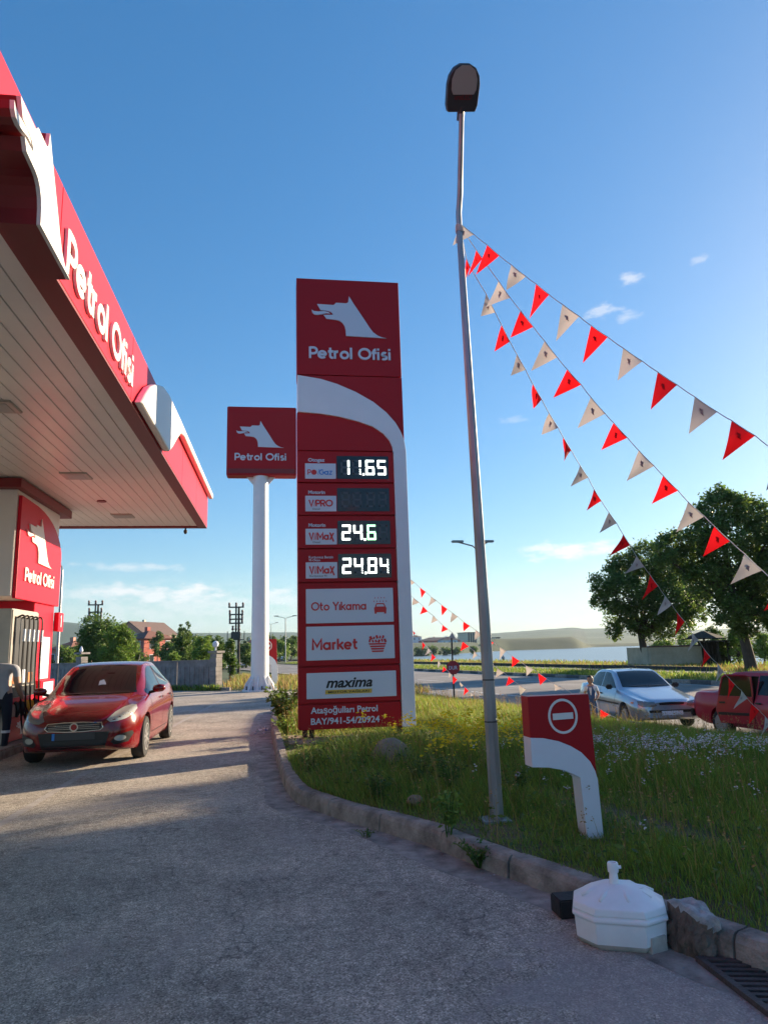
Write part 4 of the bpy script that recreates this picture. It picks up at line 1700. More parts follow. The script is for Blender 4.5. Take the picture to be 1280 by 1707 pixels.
# ------------------------------------------------------------------ small no-entry posts
def build_no_entry(loc, label, cat='sign', group=None, rz=0.0, s=1.0):
    r = empty('no_entry_post', (0, 0, 0))
    fr = ((0, -.075, 0), (1, 0, 0), (0, 0, 1), (0, -1, 0))
    OUT = [(-.29, .90), (-.18, .892), (-.05, .862), (.05, .82), (.14, .765), (.21, .69), (.245, .62), (.262, .55)]
    INN = [(-.29, .675), (-.15, .665), (-.03, .64), (.06, .60), (.11, .575)]
    b = MB()
    b.prism([(-.29, .90), (-.29, 1.22), (.24, 1.22), (.258, .56)] + OUT[::-1][1:-1], fr, -.15, 0)
    b.build('red_board', M['crimson'], r, bevel=.004)
    b = MB()
    b.prism(OUT + [(.275, .02), (.285, -.12), (.145, -.12), (.135, .02)] + INN[::-1], fr, -.148, .003)
    b.build('white_post', M['white'], r, bevel=.004)
    b = MB()
    b.ribbon(arc(-.0, 1.055, .118, 0, 352, 44, .128), .019, fr, .001, .005, closed=True)
    b.prism([(-.088, 1.028), (.088, 1.032), (.088, 1.082), (-.088, 1.078)], fr, .001, .006)
    b.build('no_entry_symbol', M['cream'], r)
    r.location = loc
    r.rotation_euler.z = rz
    r.scale = (s, s, s)
    tag(r, label, cat, group)
    return r


ne = build_no_entry((2.175, 5.575, .022), 'small red and white no entry post in the grass near the kerb, leaning a little', rz=radians(3))
ne.scale = (.965, .965, .965)
ne2 = copy_tree(ne)
ne2.location = (-.62, 32.6, Tz(-.62, 32.6))
ne2.scale = (1.75, 1.75, 1.75)
ne2.rotation_euler = (0, 0, 0)
ne2['label'] = 'no entry post half hidden behind the foot of the tall white pole'


# ------------------------------------------------------------------ stop sign
def build_stop():
    x, y = 6.95, 29.0
    z = Tz(x, y)
    r = empty('stop_sign', (x, y, z), 'octagonal red stop sign on a thin dark post beyond the grass', 'sign')
    top = at_y(755, 1062, y).z
    c = at_y(753, 1113, y).z
    MB().tube([(x, y + .03, z), (x, y + .03, top)], .035, 8).build('post', M['black'], r)
    P = [(x + .29 * cos(radians(22.5 + 45 * k)), c + .29 * sin(radians(22.5 + 45 * k))) for k in range(8)]
    fr = ((0, y, 0), (1, 0, 0), (0, 0, 1), (0, -1, 0))
    MB().prism(P, fr, .005, .02).build('plate', mat("stop_red", (.36, .02, .03), .5), r)
    b = MB()
    font_text(b, 'DUR', fr, x, c - .075, .15, width=.36, bold=.01, align='CENTER', d0=.021, d1=.024)
    b.build('lettering', M['plate'], r)
    # blown pennant caught on the post top
    b = MB().prism([(x - .14, top - .02), (x + .16, top - .06), (x + .02, top + .20)], fr, .05, .056)
    b.build('snagged_pennant', M['flagwhite'], r)


build_stop()

# ------------------------------------------------------------------ lamp posts
def build_lamp():
    x, y = 1.775, 6.15
    z0 = float(isl_z(x, y))
    r = empty('street_lamp', (x, y, z0), 'tall grey octagonal lamp post with black lamp head standing in the grass in the foreground', 'street lamp')
    b = MB()
    b.tube([(x + .02, y, z0 - .1), (x - .005, y, 2.6), (x - .04, y, 5.62)], [.060, .047, .031], 8)
    b.build('pole', M['galv'], r)
    b = MB()
    for z, rad in ((.95, .0585), (1.3, .056)):
        b.tube([(x + .01, y, z), (x + .01, y, z + .012)], rad, 8)
    b.build('seam_band', M['darkgrey'], r)
    AE = at_y(769, 190, y - .42)
    HT = at_y(777, 103, y - .75)
    b = MB()
    b.tube([(x - .04, y, 5.55), (x - .042, y - .01, 5.80), (x - .035, y - .06, 5.95), AE], [.029, .029, .028, .025], 10)
    b.build('arm', M['galv'], r, smooth=True)
    MB().bevbox(x - .12, x + .12, y - .12, y + .12, z0 - .05, z0 + .015, .006).build('base_plate', M['galv'], r)
    # head: rounded paddle, underside towards the ground
    c = AE
    dirv = (HT - AE)
    HL = dirv.length / .60
    dirv.normalize()
    side = (Vector((1, .10, .05)) - dirv * dirv.dot(Vector((1, .10, .05)))).normalized()
    nn = side.cross(dirv).normalized()
    if nn.y > 0:
        nn = -nn
    fr = (c, side, dirv, nn)
    prof = [(-.155, .02), (.155, .02), (.175, .10), (.18, .34), (.165, .44), (.12, .53), (.05, .575), (-.05, .575), (-.12, .53), (-.165, .44), (-.18, .34), (-.175, .10)]
    prof = [(a * .88, q * HL) for a, q in prof]
    hd = MB().prism(prof, fr, -.07, .0).build('lamp_head', M['darkgrey'], r, bevel=.012)
    gl = [(-.105, .24), (.105, .24), (.125, .30), (.128, .43), (.10, .54), (.04, .60), (-.04, .60), (-.10, .54), (-.128, .43), (-.125, .30)]
    gl = [(a * .95, (q * .92 + .01) * HL) for a, q in gl]
    MB().prism(gl, fr, .001, .01).build('lamp_glass', M['lampglass'], hd)
    b = MB()
    font_text(b, 'unaLED', (c, tuple(side), tuple(dirv), tuple(nn)), -.085, .12, .045, width=.17, d0=.001, d1=.003)
    b.build('lettering', M['darkred'], hd)
    MB().tube([c + dirv * -.06 + nn * -.02, c + dirv * .06 + nn * -.03], .036, 10).build('socket', M['darkgrey'], r)
    b = MB()
    for k in range(7):
        z = 5.60 + k * .010
        b.tube([(x - .04 + .036 * cos(a), y + .036 * sin(a), z + .01 * sin(a * 2)) for a in np.linspace(0, 6.2, 12)], .0035, 5)
    b.build('wire_binding', M['cord'], r)


build_lamp()


def double_lamp(px, pytop, D, label, arm=1.6, base=None):
    t = at_depth(px, pytop, D)
    x, y = t.x, t.y
    z0 = Tz(x, y) if base is None else base
    r = empty('street_lamp', (x, y, z0), label, 'street lamp', 'twin armed road lamps')
    MB().tube([(x, y, z0 - .2), (x, y, t.z - .3)], [.11, .07], 8).build('pole', M['galv'], r)
    for s, arm in ((-1, arm * (1.35 if label.startswith('twin armed road lamp right') else 1)), (1, arm * (.75 if label.startswith('twin armed road lamp right') else 1))):
        b = MB()
        b.tube([(x, y, t.z - .4), (x + s * .3, y, t.z - .15), (x + s * arm * .8, y, t.z + .1)], .045, 6)
        b.build('arm', M['galv'], r)
        MB().bevbox(x + s * arm * .8 - .38, x + s * arm * .8 + .38, y - .14, y + .14, t.z + .06, t.z + .2, .04).build('lamp_head', M['galv'], r)


double_lamp(795, 906, 44, 'twin armed road lamp right behind the foreground lamp post', 1.15)
double_lamp(476, 1028, 118, 'twin armed road lamp between the thick white pole and the price totem', 1.9)
double_lamp(452, 1039, 190, 'small distant twin armed road lamp right beside the thick white pole', 1.9)


def left_lamp():
    b0 = at_z(93, 1148, 0)
    x, y = b0.x, b0.y
    top = at_y(99, 950, y)
    r = empty('street_lamp', (x, y, 0), 'slim lamp post with bent arm standing behind the pump pillar at left', 'street lamp')
    MB().tube([(x, y, -.1), (x, y, top.z)], [.09, .055], 8).build('pole', M['galv'], r)
    e = at_y(92, 930, y)
    MB().tube([(x, y, top.z - .02), (x - .03, y, top.z + .15), (e.x + .1, y - .1, e.z)], .045, 6).build('arm', M['galv'], r)
    MB().bevbox(e.x - .25, e.x + .15, y - .5, y - .05, e.z - .12, e.z + .08, .04).build('lamp_head', M['black'], r)


left_lamp()


# ------------------------------------------------------------------ pennant strings
def crop(x0, y0, s, rows):
    out = []
    for cflag, *q in rows:
        out.append((cflag, [(x0 + q[i] / s, y0 + q[i + 1] / s) for i in (0, 2, 4)]))
    return out


S_A = 2.3704
STR1 = crop(740, 350, S_A, [('w', 62, 52, 118, 97, 35, 145), ('r', 170, 138, 218, 180, 128, 258), ('w', 265, 217, 322, 262, 246, 317), ('r', 363, 292, 415, 335, 337, 430), ('w', 467, 373, 533, 420, 441, 516),
                            ('r', 580, 457, 646, 502, 547, 605), ('w', 707, 546, 783, 598, 684, 677), ('r', 843, 640, 920, 691, 815, 790),
                            ('w', 989, 738, 1078, 798, 966, 885), ('r', 1135, 832, 1228, 892, 1097, 990), ('w', 1300, 948, 1400, 1015, 1270, 1110), ('r', 1480, 1070, 1585, 1145, 1450, 1240)])
STR2 = crop(740, 350, S_A, [('r', 127, 158, 152, 192, 95, 268), ('w', 215, 281, 262, 348, 165, 388), ('r', 302, 398, 352, 462, 262, 500), ('w', 397, 518, 446, 582, 343, 635),
                            ('r', 486, 630, 541, 690, 430, 745), ('w', 579, 740, 636, 805, 527, 862), ('r', 669, 841, 724, 900, 617, 952)]) + \
    crop(840, 720, 2.909, [('w', 652, 90, 727, 165, 590, 240), ('r', 770, 212, 843, 285, 713, 350), ('w', 890, 338, 970, 410, 836, 488), ('r', 1018, 458, 1095, 530, 960, 605),
                           ('w', 1163, 590, 1250, 672, 1100, 742), ('r', 1315, 730, 1400, 810, 1253, 868), ('w', 1470, 880, 1560, 965, 1410, 1030)])
STR3 = crop(740, 350, S_A, [('r', 88, 192, 103, 225, 79, 290), ('w', 165, 330, 202, 405, 147, 418), ('r', 227, 455, 260, 520, 197, 560), ('w', 287, 570, 322, 632, 263, 655),
                            ('r', 350, 688, 385, 748, 347, 785), ('w', 414, 803, 450, 860, 382, 887), ('r', 470, 898, 502, 950, 468, 993)]) + \
    crop(840, 720, 2.909, [('w', 367, 162, 407, 222, 325, 268), ('r', 435, 277, 471, 335, 401, 383), ('w', 507, 390, 545, 443, 459, 490), ('r', 576, 497, 611, 550, 516, 606),
                           ('w', 640, 603, 678, 655, 585, 692), ('r', 706, 692, 746, 748, 669, 818), ('w', 778, 795, 812, 838, 745, 892), ('r', 835, 872, 875, 920, 835, 990),
                           ('w', 907, 972, 942, 1012, 897, 1073), ('r', 963, 1045, 1000, 1092, 962, 1155), ('w', 1030, 1120, 1063, 1165, 1028, 1222)]) + \
    crop(1140, 1040, 7.757, [('r', 570, 693, 655, 785, 560, 985), ('w', 735, 860, 815, 965, 655, 1117), ('r', 875, 1035, 970, 1120, 815, 1290), ('w', 1040, 1195, 1125, 1290, 990, 1475), ('r', 1200, 1360, 1290, 1460, 1150, 1600)])
STR4 = crop(680, 960, 4, [('w', 8, 15, 45, 45, 20, 62), ('r', 80, 78, 118, 106, 88, 148), ('w', 152, 138, 190, 165, 138, 203), ('r', 222, 192, 262, 221, 226, 265), ('w', 293, 245, 332, 272, 283, 311),
                          ('r', 370, 305, 412, 333, 368, 370), ('w', 448, 360, 492, 390, 446, 428), ('r', 528, 418, 570, 445, 530, 482), ('w', 610, 475, 652, 500, 610, 560), ('r', 692, 533, 745, 567, 692, 608),
                          ('w', 783, 597, 835, 623, 788, 670), ('r', 868, 647, 922, 685, 878, 730), ('w', 972, 718, 1030, 745, 980, 765)]) + \
    crop(960, 1100, 4, [('r', 162, 330, 218, 362, 160, 408), ('w', 268, 388, 322, 412, 272, 445), ('w', 350, 405, 465, 420, 360, 460)])
STR5 = crop(680, 960, 4, [('w', 35, 146, 75, 177, 30, 196), ('r', 100, 202, 133, 238, 77, 257), ('w', 168, 265, 198, 296, 150, 315), ('r', 228, 326, 268, 356, 225, 375), ('r', 365, 437, 405, 470, 347, 500),
                          ('w', 440, 500, 462, 530, 430, 555), ('r', 528, 562, 562, 588, 532, 604), ('w', 595, 617, 638, 645, 582, 677), ('r', 670, 670, 708, 702, 655, 735), ('w', 740, 725, 785, 757, 745, 797)])
STR6 = crop(680, 960, 4, [('r', 33, 368, 50, 382, 33, 398), ('r', 98, 440, 115, 462, 90, 495), ('w', 135, 480, 155, 505, 112, 535), ('r', 160, 520, 185, 545, 150, 572), ('w', 203, 560, 215, 585, 195, 617),
                          ('r', 235, 603, 258, 625, 228, 645), ('w', 272, 640, 290, 660, 275, 680), ('r', 302, 668, 328, 690, 298, 722), ('w', 345, 705, 368, 730, 352, 742), ('r', 380, 742, 405, 767, 365, 797), ('w', 415, 770, 437, 793, 420, 805)])


def pennant_string(flags, D0, D1, start, label, tail=None, print_=True, power=1.0, cr=.004, group='pennant strings from the lamp post'):
    n = len(flags)
    pts = []
    depth = lambda i: D0 + (D1 - D0) * (i / max(1, n - 1)) ** power
    r = empty('pennant_string', start, label, 'bunting', group)
    cord = [Vector(start)]
    for i, (c, (a, b2, tip)) in enumerate(flags):
        da, db = depth(i + .0), depth(i + .25)
        A, B = at_depth(*a, da), at_depth(*b2, db)
        L_ = (B - A).length
        C = at_depth(*tip, (da + db) / 2 + .25 * L_ * RND.uniform(.2, .9))
        cord += [A, B]
        # curved, rippled cloth: bary grid of 8 rows
        N = 8
        nrm = (B - A).cross(C - A).normalized()
        vs, fs, idx = [], [], {}
        ph, am = RND.uniform(0, 6), L_ * RND.uniform(.08, .30)
        for p in range(N + 1):
            for q in range(N + 1 - p):
                v = p / N
                u = q / N
                P = A * (1 - u - v) + B * u + C * v
                w = am * sin(3.2 * v + 4.5 * u + ph) * v ** .6 * (1.2 - v * .4)
                P = P + nrm * w
                idx[p, q] = len(vs)
                vs.append(P)
        for p in range(N):
            for q in range(N - p):
                fs.append((idx[p, q], idx[p, q + 1], idx[p + 1, q]))
                if q < N - p - 1:
                    fs.append((idx[p, q + 1], idx[p + 1, q + 1], idx[p + 1, q]))
        m = M['flagred'] if c == 'r' else M['flagwhite']
        f = MB().add(vs, fs).build('pennant', m, r, smooth='all')
        if print_:
            # small printed emblem, lies just on the cloth, both sides
            U = (B - A).normalized()
            W = (C - (A + B) / 2)
            h = W.length
            W.normalize()
            ctr = A * .38 + B * .38 + C * .24
            vv = Vector(ctr)
            # displacement of the cloth at this point
            w = am * sin(3.2 * .24 + 4.5 * .38 + ph) * .24 ** .6 * 1.1
            vv = vv + nrm * w
            sz = L_ * .30
            P2 = [((p - .5) * sz, (.25 - q) * sz) for p, q in dog_shapes(0, 0, 1)[0]]
            bb = MB()
            bb.prism(P2, (vv, U, W, nrm), -.0045 - sz * .05, .0045 + sz * .05)
            bb.build('printed_emblem', M['flagprint2'] if c == 'r' else M['flagprint'], f)
    if tail is not None:
        cord.append(Vector(tail))
    # slack between successive points
    cs = []
    for a, b2 in zip(cord, cord[1:]):
        for k in range(3):
            t = k / 3
            cs.append(a.lerp(b2, t) - Vector((0, 0, .02 * (b2 - a).length * t * (1 - t) * 4)))
    cs.append(cord[-1])
    MB().tube(cs, cr, 5).build('cord', M['cord'], r)


_top = at_depth(766, 374, 7.05)
pennant_string(STR1, 7.0, 5.0, _top, 'highest string of red and white pennants running from the lamp post to the upper right')
pennant_string(STR2, 7.0, 5.6, _top, 'middle string of red and white pennants running down from the lamp post')
pennant_string(STR3, 7.0, 11.0, _top, 'lowest string of pennants from the lamp post falling across the trees to the red car', power=1.25)
_s = at_depth(672, 950, 20)
pennant_string(STR4, 19, 14.5, _s, 'upper far string of small pennants passing behind the lamp post to the silver car', print_=False, cr=.005, group='small far pennant strings')
_s = at_depth(672, 975, 20)
pennant_string(STR5, 19, 16, _s, 'middle far string of small pennants passing behind the foreground lamp post', print_=False, cr=.005, group='small far pennant strings')
_s = at_depth(682, 1045, 24)
pennant_string(STR6, 24, 20, _s, 'short far string of small pennants crossing the red stop sign', print_=False, cr=.006, group='small far pennant strings',
               tail=at_depth(825, 1165, 18))


# ------------------------------------------------------------------ things at the kerb
def build_umbrella_base():
    c = (at_z(962, 1560, 0) + at_z(1112, 1575, 0)) / 2
    c = at_z(1035, 1565, 0)
    r = empty('umbrella_base', (c.x, c.y, 0), 'white plastic octagonal parasol base with upright tube against the kerb', 'parasol base', rz=0)

    def octo(w, d, ch):
        return [(-w + ch, -d), (w - ch, -d), (w, -d + ch), (w, d - ch), (w - ch, d), (-w + ch, d), (-w, d - ch), (-w, -d + ch)]
    a0 = radians(-24)

    def ring(w, d, ch, z):
        return [(c.x + p * cos(a0) - q * sin(a0), c.y + p * sin(a0) + q * cos(a0), z) for p, q in octo(w, d, ch)]
    W, Dp = .243, .20
    rings = [ring(W - .03, Dp - .03, .10, .0), ring(W - .012, Dp - .012, .105, .03), ring(W - .006, Dp - .006, .11, .135), ring(W + .004, Dp + .004, .11, .142),
             ring(W + .004, Dp + .004, .11, .160), ring(W - .010, Dp - .010, .11, .166), ring(W, Dp, .11, .172), ring(W - .004, Dp - .004, .115, .205),
             ring(W - .045, Dp - .04, .115, .235), ring(W * .55, Dp * .55, .07, .268), ring(.06, .06, .02, .285)]
    vs = [v for g in rings for v in g]
    fs = [(i * 8 + k, i * 8 + (k + 1) % 8, (i + 1) * 8 + (k + 1) % 8, (i + 1) * 8 + k) for i in range(len(rings) - 1) for k in range(8)]
    fs += [tuple(range(7, -1, -1)), tuple((len(rings) - 1) * 8 + k for k in range(8))]
    b = MB().add(vs, fs)
    b.m = [1 if i < 8 else 0 for i in range(len(fs))]
    o = b.build('body', [M['poly'], M['polydirt']], r, smooth=True)
    md = o.modifiers.new('bevel', 'BEVEL')
    md.width = .009
    md.segments = 3
    # hand recess at the front right corner
    q = Vector((c.x + cos(a0) * (W - .05) + sin(a0) * (Dp), c.y + sin(a0) * (W - .05) - cos(a0) * Dp, 0))
    bm_ = MB()
    u = Vector((cos(a0 + radians(42)), sin(a0 + radians(42)), 0))
    nrm = Vector((u.y, -u.x, 0))
    p0 = Vector((c.x, c.y, 0)) + Vector((cos(a0), sin(a0), 0)) * (W - .055) + Vector((sin(a0), -cos(a0), 0)) * (Dp - .055)
    bm_.prism([(-.055, .0), (.055, .0), (.05, .075), (-.05, .075)], (p0, u, (0, 0, 1), nrm), -.03, .001)
    bm_.build('hand_recess', M['polydirt'], r)
    # raised radial ribs on the lid
    b = MB()
    for k in range(8):
        a = a0 + k * pi / 4 + .35
        p = Vector((c.x + .10 * cos(a), c.y + .09 * sin(a), .272))
        e = Vector((c.x + .205 * cos(a), c.y + .165 * sin(a), .236))
        b = MB()
        b.tube([p, p.lerp(e, .5) + Vector((0, 0, -.001)), e], [.006, .014, .008], 8)
        b.build('lid_rib', M['poly'], r, smooth='all')
    b = MB()
    b.lathe([(.032, .25), (.028, .27), (.022, .335), (.020, .34), (.028, .342), (.030, .35), (.030, .385), (.027, .392), (.020, .392), (.020, .37)], (c.x - .015, c.y, 0), 16)
    b.build('tube', M['poly'], r, smooth=True)
    MB().tube([(c.x + .01, c.y - .01, .368), (c.x + .026, c.y - .014, .368)], .009, 8).build('clamp_screw', M['poly'], r)
    MB().lathe([(.028, 0), (.028, .012), (.020, .014)], (c.x + .10, c.y - .05, .262), 14).build('filler_cap', M['poly'], r)


build_umbrella_base()


def lump(name, c, size, mats, label, cat, seed=0, rough=.25, rot=(0, 0, 0), sub=4, cut=None):
    bm = bmesh.new()
    bmesh.ops.create_icosphere(bm, subdivisions=sub, radius=1)
    R_ = Matrix.Rotation(rot[2], 4, 'Z') @ Matrix.Rotation(rot[1], 4, 'Y') @ Matrix.Rotation(rot[0], 4, 'X')
    planes = [Vector((RND.uniform(-1, 1), RND.uniform(-1, 1), RND.uniform(-1, 1))).normalized() for _ in range(9)] if cut else []
    for v in bm.verts:
        p = v.co.copy()
        for q in planes:
            dd = p.dot(q)
            if dd > cut:
                p -= q * (dd - cut)
        nz = noise.fractal(p * 1.6 + Vector((seed, 0, 0)), 1.0, 2.0, 5)
        n2 = noise.fractal(p * 7 + Vector((seed, 3, 0)), .8, 2.2, 4)
        p *= 1 + rough * nz + rough * .22 * n2
        v.co = R_ @ Vector((p.x * size[0], p.y * size[1], p.z * size[2]))
    b = MB()
    b.bm(bm)
    b.v = [(x + c[0], y + c[1], z + c[2]) for x, y, z in b.v]
    e = empty(name, (c[0], c[1], c[2] - size[2] * .8), label, cat)
    return b, e


c = at_z(1160, 1588, 0)
b, e = lump('broken_rock', (c.x + .0, c.y + .01, .115), (.088, .155, .145), None, 'rough brown and grey angular rock beside the white parasol base', 'rock', 3, .34, (radians(18), radians(24), radians(28)), cut=.74)
b.m = [1 if (sum(b.v[i][0] for i in f) / len(f) - c.x) * .7 + (sum(b.v[i][2] for i in f) / len(f) - .12) > .045 else 0 for f in b.f]
o = b.build('stone', [M['rock'], M['rockpale']], e, smooth=True)
_c = at_z(652, 1290, .15)
_bx, _by = at_z(652, 1288, .15).xy
b, e = lump('round_boulder', (_bx, _by, float(isl_z(_bx, _by)) + .17), (.25, .24, .24), None, 'rounded tan boulder half hidden in tall grass before the price totem', 'boulder', 8, .07)
b.build('stone', M['boulder'], e, smooth=True)
_p = at_z(692, 1340, .17)
b, e = lump('small_stone', (_p.x, _p.y, .20), (.08, .06, .05), None, 'small pale stone lying in the grass near the kerb', 'stone', 5, .1, sub=3)
b.build('stone', M['boulder'], e, smooth=True)

_c = at_z(944, 1528, 0)
blk = empty('rubber_block', (_c.x, _c.y, 0), 'black rubber block left of the white parasol base', 'block')
MB().bevbox(_c.x - .055, _c.x + .12, _c.y - .05, _c.y + .11, 0.002, .105, .008).build('block', M['rubber'], blk)


def build_grate():
    A = at_z(1168, 1606, 0)
    r = empty('drain_grate', (2.35, 3.0, 0), 'rusty iron drain grate with curved bars in the gutter at the lower right corner', 'drain grate')
    u = Vector((.93, -.36, 0)).normalized()
    w = Vector((-.02, -1, 0)).normalized()
    O = Vector((A.x, A.y, 0)) + Vector((0, 0, .006))
    fr = (O, u, w, (0, 0, 1))
    MB().prism([(.02, .02), (.9, .02), (.9, 1.3), (.02, 1.3)], fr, -.002, .003).build('pit', M['black'], r)
    b = MB()
    b.ribbon([(0, 1.32), (0, 0), (.92, 0)], .035, fr, -.004, .022)
    b.build('frame', M['iron'], r)
    for k in range(24):
        v = .05 + k * .052
        b = MB()
        b.ribbon([(.018 + t * .9, v + .07 * (t - .5) ** 2 * 2 - .02) for t in np.linspace(0, 1, 10)], .026, fr, .004, .018)
        b.build('bar', M['iron'], r)
    # smooth concrete collar round it
    P = [at_z(a, b_, 0) for a, b_ in ((1280, 1640), (1150, 1585), (985, 1530), (880, 1545), (960, 1640), (1000, 1720), (1290, 1760))]


build_grate()
def kerb_strip():
    """smooth worn concrete channel along the foot of the kerb"""
    P = KS
    a = [(P[i] - knormal(i) * -.02) for i in range(6, len(P) - 30, 3)]
    c_ = [(P[i] - knormal(i) * (.26 + .05 * sin(i * .31))) for i in range(6, len(P) - 30, 3)]
    poly = [tuple(p) for p in a] + [tuple(p) for p in c_[::-1]]
    sheet('kerb_channel', poly, .15, lambda x, y: T(x, y) + .0015, M['gutter'])


kerb_strip()
# litter by the kerb
lt = empty('litter', (-.35, 15.2, 0), 'crumpled blue and white wrapper lying at the foot of the kerb', 'litter')
b = MB()
for k in range(9):
    q = Vector((-.36 + RND.uniform(-.1, .1), 15.2 + RND.uniform(-.6, .5), .012))
    vs = [q + Vector((RND.uniform(-.06, .06), RND.uniform(-.06, .06), RND.uniform(0, .06))) for _ in range(4)]
    b.add(vs, [(0, 1, 2), (1, 3, 2)], k % 2)
b.build('wrapper', [M['whitecloth'], M['blue']], lt)


def pebbles():
    P = []
    for _ in range(700):
        if RND.random() < .55:
            i = RND.randrange(20, len(KS) - 32)
            q = KS[i] - knormal(i) * abs(RND.gauss(0, .12) + .03)
            P.append((q.x, q.y, RND.uniform(.003, .009)))
        else:
            x, y = RND.uniform(-2.5, 2.2), RND.uniform(1.4, 8)
            P.append((x, y, RND.uniform(.002, .006)))
    V, F = [], []
    for x, y, s in P:
        o = len(V)
        if in_poly(np.array([x]), np.array([y]), ISL)[0]:
            continue
        j = lambda: RND.uniform(.7, 1.3) * s
        V += [(x - j(), y, s * .3), (x, y - j(), s * .3), (x + j(), y, s * .3), (x, y + j(), s * .3), (x, y, s * 1.1), (x, y, -s)]
        F += [(o, o + 1, o + 4), (o + 1, o + 2, o + 4), (o + 2, o + 3, o + 4), (o + 3, o, o + 4), (o + 1, o, o + 5), (o + 2, o + 1, o + 5), (o + 3, o + 2, o + 5), (o, o + 3, o + 5)]
    o = mesh_obj('loose_grit', np.array(V), np.array(F), M['rockpale'])
    o['kind'] = 'stuff'


pebbles()


# ------------------------------------------------------------------ plants at the kerb
def weed(x, y, z, h, r, n, label, m='leafmid', size=.028, name='leafy_weed', cat='weed', stems=9):
    e = empty(name, (x, y, z), label, cat)
    b = MB()
    tips = []
    for k in range(stems):
        a = RND.uniform(0, 6.28)
        q = RND.uniform(.3, 1) * r
        hh = h * RND.uniform(.6, 1)
        p1 = (x + q * .5 * cos(a), y + q * .5 * sin(a), z + hh * .6)
        p2 = (x + q * cos(a), y + q * sin(a), z + hh)
        b.tube([(x + .02 * cos(a), y + .02 * sin(a), z - .02), p1, p2], [.005, .004, .002], 5)
        tips.append(((x, y, z), p1, p2))
    b.build('stem', M['leafmid'], e)
    C = []
    for k in range(n):
        s = RND.choice(tips)
        t = RND.uniform(.25, 1)
        A, B, C_ = [Vector(q) for q in s]
        p = A.lerp(B, t * 2) if t < .5 else B.lerp(C_, t * 2 - 1)
        C.append(p + Vector((RND.gauss(0, size), RND.gauss(0, size), RND.gauss(0, size * .6))))
    V, F = leaves(np.array([c[:] for c in C]), np.full(n, size), flat=.5)
    V = V - np.array([x, y, z])
    mesh_obj('foliage', V, F, M[m], parent=e)


_w = at_z(745, 1418, .05)
weed(_w.x + .05, _w.y + .12, .12, .36, .13, 210, 'bright green leafy weed growing over the kerb left of the lamp post', 'leafbright', .026)
_w = at_z(800, 1440, .03)
weed(_w.x, _w.y + .02, .02, .17, .20, 240, 'dark low weed sprawling down the kerb face below the lamp post', 'leafmid', .018, stems=14)
_w = at_z(484, 1200, .15)
weed(.02, 14.9, .14, .75, .48, 900, 'dense green shrub between the kerb tip and the price totem', 'leafmid', .05, name='roadside_shrub', cat='shrub', stems=26)
weed(.10, 13.35, .14, .34, .22, 260, 'low yellow green weed at the left foot of the price totem', 'leafbright', .035, stems=12)
for k, (px, py) in enumerate(((612, 1398), (630, 1392))):
    _w = at_z(px, py, 0)
weed(at_z(612, 1395, 0).x, at_z(612, 1395, 0).y, 0, .07, .12, 60, 'tiny green weed in the joint at the foot of the kerb', 'leafmid', .012, stems=8)

for _px, _py, _h, _rad, _m, _lb in ((520, 1292, .34, .20, 'leafmid', 'leafy green weed clump just inside the kerb bend'), (565, 1278, .42, .24, 'leafdark', 'tall dark weed clump in front of the left half of the price totem'),
                                    (628, 1335, .30, .18, 'leafmid', 'low weed clump between the kerb and the round boulder'), (700, 1318, .46, .24, 'leafdark', 'tall dark weed clump right of the round boulder'),
                                    (752, 1330, .42, .22, 'leafmid', 'tall weed clump left of the foreground lamp post'), (600, 1300, .30, .2, 'leafbright', 'pale green weed clump left of the round boulder'),
                                    (720, 1268, .40, .22, 'leafmid', 'weed clump among the yellow flowers'), (860, 1330, .26, .2, 'leafmid', 'weed clump right of the foreground lamp post')):
    _w = at_z(_px, _py, .15)
    weed(_w.x, _w.y, float(isl_z(_w.x, _w.y)), _h, _rad, 300, _lb, _m, .020, stems=14)

# ------------------------------------------------------------------ cars
def crv(keys, s):
    xs = [k[0] for k in keys]
    ys = [k[1] for k in keys]
    # monotone cubic (PCHIP-like)
    xs, ys = np.array(xs, float), np.array(ys, float)
    h = np.diff(xs)
    d = np.diff(ys) / h
    m = np.zeros(len(xs))
    for i in range(1, len(xs) - 1):
        if d[i - 1] * d[i] > 0:
            m[i] = 2 / (1 / d[i - 1] + 1 / d[i])
    m[0], m[-1] = d[0], d[-1]
    i = int(np.clip(np.searchsorted(xs, s) - 1, 0, len(h) - 1))
    t = np.clip((s - xs[i]) / h[i], 0, 1)
    return float((2 * t**3 - 3 * t**2 + 1) * ys[i] + (t**3 - 2 * t**2 + t) * h[i] * m[i] + (-2 * t**3 + 3 * t**2) * ys[i + 1] + (t**3 - t**2) * h[i] * m[i + 1])


